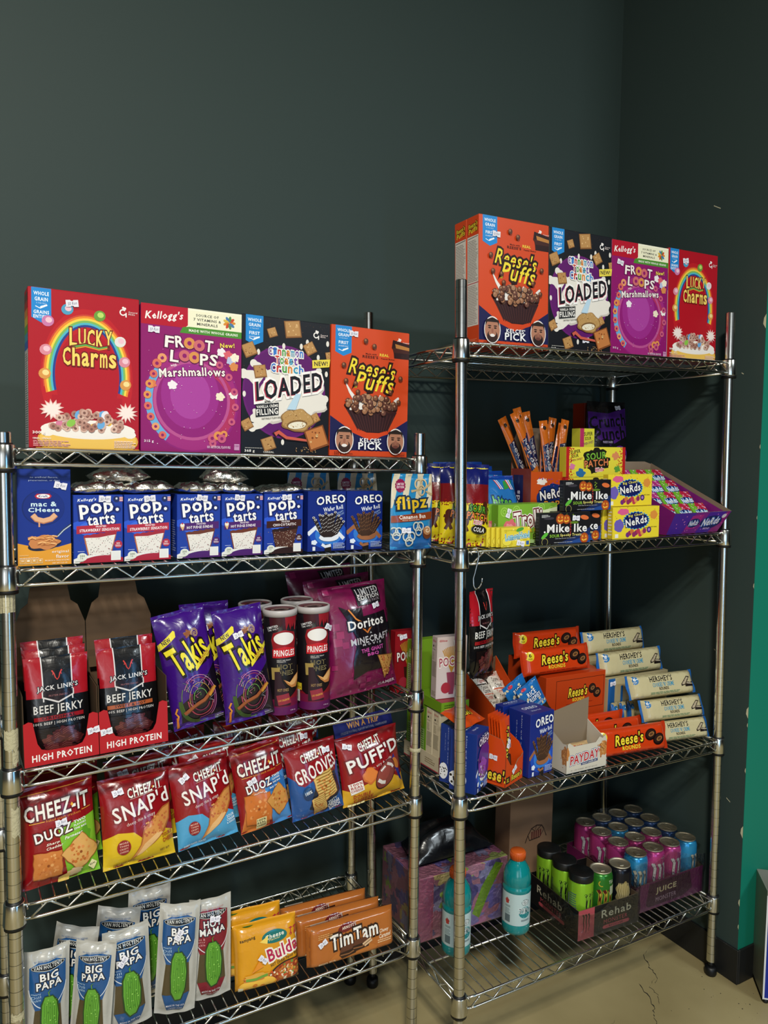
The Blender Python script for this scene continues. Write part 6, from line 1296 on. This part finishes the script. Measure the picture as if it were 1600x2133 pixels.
pb = on(root, 'R', 3, 5.1, -.1, 0, 22)
for i in range(5):
    a = A(1.9, 6.0); a.r(0, .84, .4, .94, '14100c').t('XL', .2, .89, .2, .06, 'ecd438').t("Reese's", .5, .66, .3, .7, 'ecd438') if False else a.t("Reese's", .52, .62, 1.5, .1, 'ecd438', '2c120c', .1, .04, rot=75).t('BAR', .82, .6, .5, .08, '1c1c50', 'ece8e0', .08, .04, rot=75); a.p([(.35, .08), (.75, .05), (.85, .4), (.5, .45)], '2c1a14').p([(.42, .12), (.7, .1), (.76, .36), (.55, .4)], '4c3426')
    b, fn = bagobj('peanut_bar', 1.9, 6.0, .3, OR, a, wr=.015, seed=i, nu=12, nv=22, ft=.05); tag(b, ('peanut bar at the front of the torn orange carton', 'peanut bar second in the torn orange carton', 'peanut bar third in the torn orange carton', 'peanut bar fourth in the torn orange carton', 'peanut bar at the back of the torn orange carton')[i], 'candy bar', 'peanut bars in the carton'); b.matrix_world = pb.matrix_world @ Matrix.Translation(Vector((.3+.16*i, .42+.4*i, .12))*I) @ Matrix.Rotation(radians(-6), 4, 'X')
    if i == 0: sticker(b, fn, .9, 3.6, '15 Ron', 60, L=.3)

# ---- orange carton heaped with white wrapped candies
root = bpy.data.objects.new('candy_carton', None); COL.objects.link(root); tag(root, 'open orange carton heaped with white wrapped candies', 'display carton')
w, d, h = 3.8, 5.2, 5.6
a = A(w, h); a.t('CARAMEL', .5, .8, .5, .08, 'ecd8b8', b=.02)
panel('front_panel', [(0, 0, 0), (w, 0, 0), (w, 0, h-.6), (0, 0, h-.6)], OR, nrm=(0, 1, 0), arts=(a, front), cb='6c5a44'); panel('side_panel', [(0, d, 0), (0, 0, 0), (0, 0, h-.6), (0, d, h+1.6)], OR, nrm=(1, 0, 0), cb='6c5a44')
panel('side_panel', [(w, 0, 0), (w, d, 0), (w, d, h+3.2), (w, .3, h-.6)], '5c4a36', BOARD, nrm=(-1, 0, 0), cb=OR); panel('back_panel', [(0, d, 0), (w, d, 0), (w, d, h+3.2), (0, d, h+1.6)], '5c4a36', BOARD, nrm=(0, .06, 0))
panel('raised_base', [(.07, .07, h-2.4), (w-.07, .07, h-2.4), (w-.07, d-.02, h-1.0), (.07, d-.02, h-1.0)], '5c4a36', BOARD, nrm=(0, 0, -1))
cc_ = on(root, 'R', 3, 8.9, 6.75, 0, -2)
rn = random.Random(11)
for i in range(14):
    a = A(1.75, 1.05); a.r(0, 0, 1, 1, 'd8d0c4').t('Caramel', .5, .5, .5, .5, ('2c1c1c', 'a83824', '3c2c24')[i % 3], b=.03, sk=.2, rot=4).r(.1, .08, .9, .18, ('c84c24', '2c2424', 'b8a890')[i % 3])
    b, fn = bagobj('wrapped_candy', 1.75, 1.05, .5, 'd0c8bc', a, wr=.08, seed=i, nu=18, nv=10, fx=.12, ft=.05, ex=4); tag(b, 'small white wrapped candy heaped in the open orange carton', 'candy', 'white wrapped candies')
    r, cq = divmod(i, 2); ii = r
    b.matrix_world = cc_.matrix_world @ Matrix.Translation(Vector((.15+1.75*cq, .6+.62*ii, h-1.6+.38*ii+.3*rn.random()))*I) @ Matrix.Rotation(radians(rn.uniform(-14, 14)), 4, 'Z') @ Matrix.Rotation(radians(-48+rn.uniform(-8, 8)), 4, 'X')
for u, v, dz, yaw, lean, lab in ((9.3, 11.2, 5.2, 0, -3, 'rice snack bag leaning in the orange candy carton'), (14.5, 5.2, .1, 0, -4, 'rice snack bag in front of the orange carton, beside the white bar carton'), (13.4, 6.25, .3, 0, -2, 'rice snack bag behind the front rice snack bag')):
    b, fn = bagobj('rice_snack_bag', 2.9, 7.6, .7, '1c140f', riceb(2.9, 7.6), wr=.08, seed=u, nu=18, nv=26); tag(b, lab, 'snack bag', 'blue topped rice snack bags'); on(b, 'R', 3, u, v, dz, yaw, lean, -30 if u > 11 else 0)
for i, (u, v, dz, yaw) in enumerate(((2.5, 1.7, 5.75, 24),)):
    a = A(4.2, 2.6); a.t("Reese's", .55, .55, .5, .3, 'ecd438', '2c120c', .1, .04, sk=.2, rot=-8).e(.3, .5, .12, .2, '2c1a14', 14)
    b, fn = bagobj('peanut_cup_pack', 4.2, 2.6, .5, 'c04414', a, wr=.1, seed=i, nu=20, nv=14, fx=.05); tag(b, ('orange peanut cup pack lying on the purple wafer boxes', 'orange peanut cup pack overlapping another on the wafer boxes', 'orange peanut cup pack slipping towards the candy carton')[i], 'candy pack', 'orange peanut cup packs'); on(b, 'R', 3, u-1.6, v-.8, dz, yaw, -66, 0)

# ---- white bar carton
root = bpy.data.objects.new('peanut_caramel_bar_carton', None); COL.objects.link(root); tag(root, 'white torn bar carton with red lettering at the shelf front', 'display carton')
w, d = 5.25, 2.7; WH = 'c8c0b0'
panel('front_panel', [(0, 0, 0), (w, 0, 0), (w, 0, 2.6), (w-.2, 0, 3.2), (w-.6, 0, 2.9), (w-1.0, 0, 3.1), (w-1.5, 0, 2.6), (.9, 0, 2.6), (.3, 0, 3.0), (0, 0, 2.9)], WH, nrm=(0, 1, 0), arts=(payday(w, 2.6), front), cb='8c7c68')
a = A(d, 3); a.blob(.92, .55, .2, .3, 'a8703c', 2).dots(50, lambda r: (.88+r.gauss(0, .08), .55+r.gauss(0, .14)), .02, ['d8a86c', '9c6030', 'c88c4c'], 1)
panel('side_panel', [(0, d, 0), (0, 0, 0), (0, 0, 2.9), (0, .6, 2.8), (0, d, 3.9)], WH, nrm=(1, 0, 0), arts=(a, lambda x, y, l: (-l, d-x, y)), cb='84745f')
panel('side_panel', [(w, 0, 0), (w, d, 0), (w, d, 3.9), (w, 0, 2.6)], '84745f', BOARD, nrm=(-1, 0, 0), cb=WH); panel('back_panel', [(0, d, 0), (w, d, 0), (w, d, 6.2), (0, d, 5.2)], '84745f', BOARD, nrm=(0, .06, 0)); panel('base_panel', [(.07, .07, .02), (w-.07, .07, .02), (w-.07, d-.02, .02), (.07, d-.02, .02)], '84745f', BOARD, nrm=(0, 0, 1))
pd = on(root, 'R', 3, 12.5, -.15, 0, 0)
for i in range(2):
    a = A(4.6, 1.5); a.r(0, 0, 1, 1, 'c8a878' if i % 2 else 'b8442c').t('PAYDAY', .5, .5, .5, .4, 'b8242c' if i % 2 else 'e8dcc8', b=.03, sk=.1)
    b, fn = bagobj('peanut_caramel_bar', 4.6, 1.5, .7, 'b89870', a, wr=.06, seed=i, nu=22, nv=10, fx=.08, ex=5); tag(b, ('peanut caramel bar lying at the front in the white carton', 'peanut caramel bar lying second in the white carton', 'peanut caramel bar lying third in the white carton', 'peanut caramel bar lying last in the white carton')[i], 'candy bar', 'bars in the white carton'); b.matrix_world = pd.matrix_world @ Matrix.Translation(Vector((.3, .5+.75*i, .5+.35*(i % 2)))*I) @ Matrix.Rotation(radians(-50), 4, 'X')

# ---- orange biscuit cartons and packs
a = rounds(8.7, 4.2, False); g0 = A(8.7, 7.3)
for k, (u, v, h, lab) in enumerate(((15.6, 6.6, 7.3, 'orange cookie carton with a printed frame, packs resting on it'), (15.4, 9.8, 8.4, 'orange cookie carton hidden behind the framed one'))):
    o = boxobj('cookie_carton', 8.6, h, 3.0, 'b83c10')
    g = G(); fr = A(7.0, 3.4); fr.r(0, 0, 1, .015, '3c1408').r(0, .985, 1, 1, '3c1408').r(0, 0, .008, 1, '3c1408').r(.992, 0, 1, 1, '3c1408'); rr = rounds(6.6, 2.7, False); rr.base = .01
    g.art(fr, lambda x, y, l: (1.4+x, -l, h-3.9+y)); g.art(rr, lambda x, y, l: (1.7+x, -l, h-3.5+y)); g.build('printed_panel', CARTON, o)
    tag(o, lab, 'carton', 'orange cookie cartons'); on(o, 'R', 3, u, v, 0, 0)
def cpack(name, art, w, h, d, body, u, v, dz, yaw, lean, lab, cat, grp, sc=1, st=None, seed=0, fin=None, roll=0):
    b, fn = bagobj(name, w, h, d, body, art, L=.4, wr=.04, seed=seed, ex=12, et=7, ax=.45, at=.5, fx=.03, ft=.02, pinch=0, nu=40, nv=20, stickers=st or ())
    if fin:
        for s in (0, 1):
            g = G(); rn = random.Random(seed+s)
            g.grid(lambda a, c: ((-.35+.42*a if not s else w-.07+.42*a)+.05*sin(c*9), .06*sin(c*7+seed)*(1-a if not s else a), c*h*1.04-.05), 3, 10, fin); g.grid(lambda a, c: ((-.35+.42*a if not s else w-.07+.42*a)+.05*sin(c*9), .03+.06*sin(c*7+seed)*(1-a if not s else a), c*h*1.04-.05), 3, 10, fin, flip=True)
            g.build('end_seal', FILM, b)
    tag(b, lab, cat, grp); b = on(b, 'R', 3, u, v, dz, yaw, lean, roll); b.scale = (sc, sc, sc); return b
RO = 'c83a10'
for u, v, dz, yaw, lean, lab in ((18.2, 1.5, .02, -6, -14, 'orange cookie pack at the shelf front, right of the white carton'), (17.1, 3.7, .1, -5, -12, 'orange cookie pack second behind the front pack'), (16.2, 5.6, .3, -4, -6, 'orange cookie pack third behind the front pack'), (13.6, 7.6, 7.45, 0, -14, 'orange cookie pack resting on the framed orange carton'), (14.9, 10.6, 8.6, 0, -8, 'orange cookie pack at the back on the hidden carton')):
    cpack('cookie_pack', rounds(9.0, 2.75), 9.0, 2.75, 1.2, RO, u, v, dz, yaw, lean, lab, 'cookie pack', 'orange cookie packs', seed=u, fin='b03010')
o = boxobj('cream_cookie_carton', 4.6, 6.3, 3.0, 'b4a880', A(4.6, 6.3).r(0, 0, .22, 1, '1c5c9c').r(.42, .45, .5, .85, '1c5c9c').r(.55, .5, .95, .85, 'c8bc94').t("HERSHEY'S", .76, .76, .3, .05, '141010')); tag(o, 'cream carton with a blue edge, cookie packs resting on it', 'carton'); sticker(o, front, .62, 5.75, '20 Ron', 6); on(o, 'R', 3, 24.3, 6.2)
o = boxobj('cream_cookie_carton', 5.0, 6.3, 3.0, 'a89c78'); tag(o, 'plain cream carton behind the stacked cookie packs', 'carton'); on(o, 'R', 3, 29.1, 6.4)
o = boxobj('cream_cookie_carton', 9.5, 7.9, 2.6, 'a89c78'); tag(o, 'tall cream carton at the back under the rear cookie pack', 'carton'); on(o, 'R', 3, 24.4, 9.6)
for i, (u, v, dz, yaw, sc, lab) in enumerate(((26.75, 2.0, .02, -8, .83, 'cream cookie pack lying lowest, directly on the shelf'), (26.5, 2.85, 2.2, -7, .88, 'cream cookie pack second in the stack beside the corner post'), (25.4, 3.75, 4.55, -5, .96, 'cream cookie pack crowning the front stack, its blue end turned to the wall'), (24.0, 7.0, 6.4, -1, 1, 'cream cookie pack resting on the blue edged carton'), (24.9, 10.4, 8.0, 0, 1, 'cream cookie pack raised at the very back'))):
    cpack('cookie_pack', hershey(9.4, 2.6), 9.4, 2.6, 1.5, 'b4a87e', u, v, dz, yaw, -22 if i < 3 else -14, lab, 'cookie pack', 'cream cookie packs', sc, seed=i*1.7, fin='1c5ca4')
for i, (u, v) in enumerate(((26.2, 5.5), (27.4, 5.5), (25.0, 5.6))):
    a = A(1.0, 3.6); a.r(0, 0, .3, 1, '1c5ca4').e(.55, .86, .3, .08, '1c6ca8', 14).t('6', .55, .87, .15, .05, 'ece8dc')
    b, fn = bagobj('cookie_pack', 1.05, 3.7, .9, 'b4a87e', a, wr=.09, seed=i, nu=12, nv=18); tag(b, ('cream cookie pack standing on end, beside the stacked packs', 'cream cookie pack on end, touching the stack', 'cream cookie pack standing on end against the blue edged carton')[i], 'cookie pack', 'cream cookie packs'); on(b, 'R', 3, u-.6, v, 0, 0, -4, 0)

# ================================================================== RIGHT RACK, BOTTOM TIER
for i, (u, v, lab) in enumerate(((3.95, 5.6, 'teal sports drink bottle behind the corner post'), (11.5, 5.6, 'teal sports drink bottle standing in the open, left of the can tray'))):
    g = G(); pr = [(.9, 0), (1.3, .08), (1.44, .4), (1.45, 1.0), (1.42, 1.15), (1.42, 4.5), (1.46, 4.62), (1.46, 4.85), (1.36, 5.0), (1.36, 5.12), (1.44, 5.3), (1.4, 6.0), (1.2, 6.75), (.85, 7.3), (.68, 7.55), (.66, 7.7)]
    g.lathe(pr, 32); g.build('bottle', DRINK); bt = bpy.data.objects[-1] if False else COL.objects[-1]; bt.name = 'sports_drink_bottle'
    g = G(); g.lathe([(.72, 7.6), (.78, 7.65), (.78, 8.4), (.7, 8.5), (.02, 8.5)], 30, 'c8581c')
    for k in range(30): a_ = 2*pi*k/30; g.tube([(.79*sin(a_), .79*cos(a_), 7.72), (.79*sin(a_), .79*cos(a_), 8.35)], .025, 4, 'b84c14')
    g.build('screw_cap', PLASTIC, bt)
    lw = 2*pi*1.43; a = A(lw, 3.3); a.r(0, 0, 1, 1, 'b4c8c8').e(.6, .74, .05, .1, '1c3434', 20).e(.6, .74, .042, .085, 'd8e0e0', 18).t('G', .6, .74, .03, .09, '1c2c2c', b=.04).e(.6, .42, .08, .18, '1c7c80', 22).t('ZERO', .6, .48, .16, .16, '4c5c60', 'd8e0e0', .08, .04).blob(.38, .75, .025, .09, 'a83c34', 2).r(.35, .55, .42, .62, '8c9c9c').r(.35, .08, .42, .32, '5c6c70').lines(.35, .34, .42, .52, 5, '6c7c80').r(.55, .14, .66, .2, '7c8c90')
    g = G(); g.art(a, lambda x, y, l: ((1.435+l)*sin((x/lw-.5)*2*pi), -(1.435+l)*cos((x/lw-.5)*2*pi), 1.17+y), .3, smooth=True); g.build('label', CARTON, bt)
    tag(bt, lab, 'drink bottle', 'teal sports drink bottles'); on(bt, 'R', 4, u, v, 0, -36 if i else -30)
def can(kind, lab, m, x, y, yaw, capped=False):
    col = {'lime': '8cc42c', 'green': '2c7424', 'red': '14141c', 'pink': 'b83c80', 'blue': '2c8cc0', 'dblue': '1c3c6c'}[kind]
    g = G(); g.lathe([(.95, 0), (1.15, .06), (1.28, .35), (1.28, 5.3), (1.2, 5.6), (1.08, 5.85)], 28, col)
    w = 2*pi*1.28; fn = lambda s, t, l: ((1.285+l)*sin((s/w-.5)*2*pi), -(1.285+l)*cos((s/w-.5)*2*pi), min(5.3, t)+.0)
    g.art(cancol(kind), fn, .3, smooth=True); o = g.build('energy_drink_can', CANPRINT)
    g = G(); g.lathe([(1.06, 5.84), (1.12, 5.9), (1.12, 5.98), (1.06, 6.0), (1.0, 5.9), (.95, 5.86), (.02, 5.86)], 28); g.box(-.22, -.5, 5.88, .22, .25, 5.93, 'ffffff', b=.02); g.build('can_lid', ALU, o)
    if capped: g = G(); g.lathe([(1.27, 5.55), (1.285, 5.6), (1.285, 6.25), (1.22, 6.32), (.02, 6.32)], 30, '0e0f0f'); g.build('lid_cap', PLASTIC, o)
    tag(o, lab, 'drink can', 'cans in the open trays'); o.matrix_world = m @ Matrix.Translation(Vector((x, y, .12))*I) @ Matrix.Rotation(radians(yaw), 4, 'Z'); return o
def film(root, w, d, h, seed):
    """clear shrink film still hanging round a tray"""
    g = G(); rn = random.Random(seed); q = [(-.08, d*.7), (-.08, -.08), (w+.08, -.08), (w+.08, d*.7)]
    def f(a, b):
        s = a*3; i = min(2, int(s)); t = s-i; p0, p1 = q[i], q[i+1]; x, y = p0[0]+(p1[0]-p0[0])*t, p0[1]+(p1[1]-p0[1])*t
        n = .1*noise.noise((s*2.3+seed, b*3, 1.5)); hh = h*(.95+.3*sin(s*2.1+seed)+.25*noise.noise((s*3, seed, 0)))
        return (x+n+(.12*b if i == 1 else 0)-(.12*b if i == 0 else 0), y-abs(n)-.05-.05*b, .1+hh*b)
    g.grid(f, 60, 14, 'ffffff'); return g.build('shrink_film', CLEAR, root)
def tray(lab, u, v, yaw, w, d, h, col, fa, sa):
    root = bpy.data.objects.new('can_tray', None); COL.objects.link(root); tag(root, lab, 'can tray')
    globals()['root'] = root
    panel('front_panel', [(0, 0, 0), (w, 0, 0), (w, 0, h), (0, 0, h)], col, nrm=(0, 1, 0), arts=(fa, front) if fa else None, cb='5c4c3c'); panel('side_panel', [(0, d, 0), (0, 0, 0), (0, 0, h), (0, d, h)], col, nrm=(1, 0, 0), arts=(sa, lambda x, y, l: (-l, d-x, y)) if sa else None, cb='5c4c3c')
    panel('side_panel', [(w, 0, 0), (w, d, 0), (w, d, h), (w, 0, h)], col, nrm=(-1, 0, 0), cb='5c4c3c'); panel('back_panel', [(0, d, 0), (w, d, 0), (w, d, h), (0, d, h)], col, nrm=(0, .06, 0), cb='5c4c3c'); panel('base_panel', [(.07, .07, .02), (w-.07, .07, .02), (w-.07, d-.02, .02), (.07, d-.02, .02)], '5c4c3c', BOARD, nrm=(0, 0, 1))
    return on(root, 'R', 4, u, v, 0, yaw)
fa = A(8.1, 3.15); fa.r(0, 0, 1, 1, '121214').r(0, 0, .26, 1, 'a84850'); claw(fa, .13, .52, .13, .62, '1c1416'); fa.t('Rehab', .63, .66, .5, .26, 'c0bca0', b=.01).t('MONSTER', .62, .38, .4, .14, 'a84850', b=.0).p([(.42, .14), (.84, .14), (.86, .2), (.84, .26), (.42, .26), (.4, .2)], 'a84850').t('RECOVER', .63, .2, .24, .06, '2c1418')
sa = A(8.0, 3.15); sa.t('Rehab', .42, .66, .52, .26, 'b0ac94', b=.01).t('MONSTER', .46, .38, .44, .15, 'a84850', b=.0).p([(.22, .14), (.72, .14), (.74, .2), (.72, .26), (.22, .26), (.2, .2)], 'a84850')
t1 = tray('black can tray with pink corner panel, lime green cans inside', 15.8, 1.0, -3, 8.1, 8.0, 3.15, '121214', fa, sa)
for kind, x, y, yaw, lab, cp in (('lime', 1.4, 1.42, 10, 'lime green capped can at the front corner of the black tray', 1), ('lime', 1.4, 4.05, -30, 'lime green capped can in the middle of the side row', 1), ('lime', 1.4, 6.68, -60, 'lime green capped can at the back of the side row', 1), ('green', 4.05, 1.45, -14, 'green can with dark claw marks in the black tray', 0), ('red', 6.68, 1.45, -14, 'black can with a red emblem, beside the green can', 0)): can(kind, lab, t1.matrix_world, x, y, yaw, cp)
film(t1, 8.1, 8.0, 4.0, 2.2)
fa = A(10.7, 3.07); fa.r(0, 0, 1, 1, '641a4c').p([(.16, .2), (.2, .95), (.8, .95), (.84, .3), (.7, .1), (.2, .1)], '3c0c2c').t('JUICE', .45, .6, .3, .26, 'c8b88c', b=.04).t('MONSTER', .45, .3, .3, .16, 'a88c98', b=0)
t2 = tray('plum coloured can tray in torn clear film beside the wall', 24.5, 1.55, -1, 10.7, 10.7, 3.07, '641a4c', fa, None)
kk = [['blue', 'pink', 'pink', 'blue'], ['pink', 'pink', 'pink', 'dblue'], ['pink', 'blue', 'dblue', 'dblue'], ['pink', 'dblue', 'dblue', 'dblue']]
nm = {'blue': 'light blue', 'pink': 'pink', 'dblue': 'dark blue'}; rw = ('front', 'second', 'third', 'rear')
for r in range(4):
    for cidx in range(4):
        k_ = kk[r][cidx]; same = [c for c in range(4) if kk[r][c] == k_]
        pos = '' if len(same) == 1 else (' nearest the black tray' if cidx == same[0] else ' nearest the wall' if cidx == same[-1] else ' in between two alike')
        can(k_, '%s can in the %s row of the plum tray%s' % (nm[k_], rw[r], pos), t2.matrix_world, 1.42+2.62*cidx, 1.42+2.62*r, -20+13*((r*4+cidx) % 4))
film(t2, 10.7, 10.7, 4.6, 5.1)
g = G(); rn = random.Random(3)
g.grid(lambda a, b: (-.05+10.8*a, -.0+10.6*b, 6.22+.12*noise.noise((a*7, b*7, 2))+.35*abs(noise.noise((a*3.1, b*3.7, 5)))), 34, 34, 'ffffff'); g.build('shrink_film', CLEAR, t2)

# ---- shrink wrapped candy multipack
root = bpy.data.objects.new('shrink_wrapped_multipack', None); COL.objects.link(root); tag(root, 'large pink and green candy multipack in clear film, behind the drink bottles', 'multipack')
w, h, d = 11.0, 6.6, 7.6
def camo(w, h, seed):
    a = A(w, h); rn = random.Random(seed); a.r(0, 0, 1, 1, 'b8788c')
    for k in range(26): a.blob(rn.random(), rn.random(), rn.uniform(.05, .16), rn.uniform(.07, .2), rn.choice(['a8c85c', '8070b4', 'c47c9c', 'd08ca4', 'b4c070', '9080bc', '6c5c90', 'd8c080', 'c878a0', 'a8a0c8']), k+seed, .35)
    return a
fa = camo(w, h, 3); fa.p([(0, 0), (.16, 0), (.16, .98), (0, 1)], 'b4607a').blob(.47, .55, .17, .34, '54488c', 4).t('NTA', .47, .66, .2, .2, 'd0ccd4', '3c2c6c', .1, .045, rot=10).t('LD', .4, .42, .12, .16, 'd0ccd4', '3c2c6c', .1, .045, rot=8).p([(.6, .2), (.7, .6), (.86, .95), (.95, .9), (.8, .5), (.68, .1)], '84ac2c')
g = G(); g.box(0, 0, 0, w, d, h, 'a05068', b=.25); g.art(fa, front); g.art(camo(d, h, 8), lambda x, y, l: (-l, d-x, y)); g.art(camo(w, d, 5), lambda x, y, l: (x, y, h+l)); g.build('printed_pack', CARTON, root)
g = G()
def sk(fn, nu, nv, fl=False): g.grid(fn, nu, nv, 'ffffff', flip=fl)
nz = lambda a, b, c: .09*noise.noise((a*5, b*5, c))+.06
sk(lambda a, b: (-.1+(w+.2)*a, -.08-nz(a*2, b, 1), (h+.1)*b), 44, 26); sk(lambda a, b: (-.08-nz(a, b, 3), d*(1-a), (h+.1)*b), 30, 26); sk(lambda a, b: (-.1+(w+.2)*a, d*b-.1, h+.1+nz(a*2, b, 4)), 44, 30)
g.build('shrink_film', CLEAR, root); on(root, 'R', 4, 1.1, 8.2, .02, -1)
# ---- black bag behind it and the brown paper bag
g = G()
g.grid(lambda a, b: ((a-.5)*10*(1-.25*b), 2.2*cos(a*pi*2)*(.3+.7*sin(b*pi))*.0+((b-.5)*5), 3.0*sin(b*pi)**.6*sin(a*pi)**.5+.5*noise.noise((a*6, b*6, 1))*sin(b*pi)), 40, 30, '101114')
g.grid(lambda a, b: ((a-.5)*10*(1-.25*b), (b-.5)*5, 0), 40, 30, '101114', flip=True)
o = g.build('black_plastic_bag', FILM); tag(o, 'crumpled black plastic bag lying on the wrapped multipack', 'plastic bag'); on(o, 'R', 4, 6.6, 12.2, 7.15, 0)
w, h, d = 7.0, 13.4, 2.4
a = A(w, h); a.s([(.42, .42), (.5, .47), (.62, .485), (.74, .47), (.8, .43)], .02, '3c2c24').s([(.42, .42), (.46, .37), (.7, .37), (.8, .43), (.86, .36)], .02, '3c2c24').s([(.42, .42), (.36, .36)], .02, '3c2c24')
for k in range(5): a.r(.5+.05*k, .375, .53+.05*k, .44, '5c2824')
a.s([(.5, .47), (.58, .44), (.62, .485)], .015, '3c2c24').s([(.62, .44), (.74, .47)], .015, '3c2c24')
o = boxobj('brown_paper_bag', w, h, d, '8a6a50', a, m=BOARD)
g = G(); g.box(-.02, -.02, h-.02, w+.02, d+.02, h+.02, '6c5240', b=.005); g.build('folded_rim', BOARD, o)
tag(o, 'plain brown paper bag with a printed emblem, standing at the back of the bottom tier', 'paper bag'); on(o, 'R', 4, 15.3, 11.6, 0, 6)

# ================================================================== FLOOR BIN BY THE TEAL WALL
root = bpy.data.objects.new('floor_bin', None); COL.objects.link(root); tag(root, 'grey and blue floor bin with white edging by the teal wall', 'bin')
w, d, h = 9.0, 4.6, 12.6
panel('side_panel', [(0, d, .5), (0, 0, .5), (0, 0, h), (0, d, h)], '7c8074', PLASTIC, .12, (1, 0, 0)); panel('side_panel', [(w, 0, .5), (w, d, .5), (w, d, h), (w, 0, h)], '7c8074', PLASTIC, .12, (-1, 0, 0)); panel('back_panel', [(0, d, .5), (w, d, .5), (w, d, h), (0, d, h)], '7c8074', PLASTIC, .12, (0, -1, 0))
a = A(w, 11.6); a.r(0, 0, 1, 1, 'd8d8d8').r(.02, .015, .98, .985, '14288c')
panel('front_panel', [(0, 0, .5), (w, 0, .5), (w, 0, 12.1), (0, 0, 12.1)], '14288c', PLASTIC, .12, (0, 1, 0), (a, lambda x, y, l: (x, -l, .5+y)))
panel('bottom_panel', [(0, 0, .5), (w, 0, .5), (w, d, .5), (0, d, .5)], '1c1d1c', PLASTIC, .1, (0, 0, 1))
for x, y in ((.4, .4), (w-.4, .4), (.4, d-.4), (w-.4, d-.4)): g = G(); g.lathe([(.3, 0), (.32, .1), (.28, .52)], 14, '141414', c=(x, y)); g.build('foot', PLASTIC, root)
put(root, 71.6, -10.6, 0, -42)
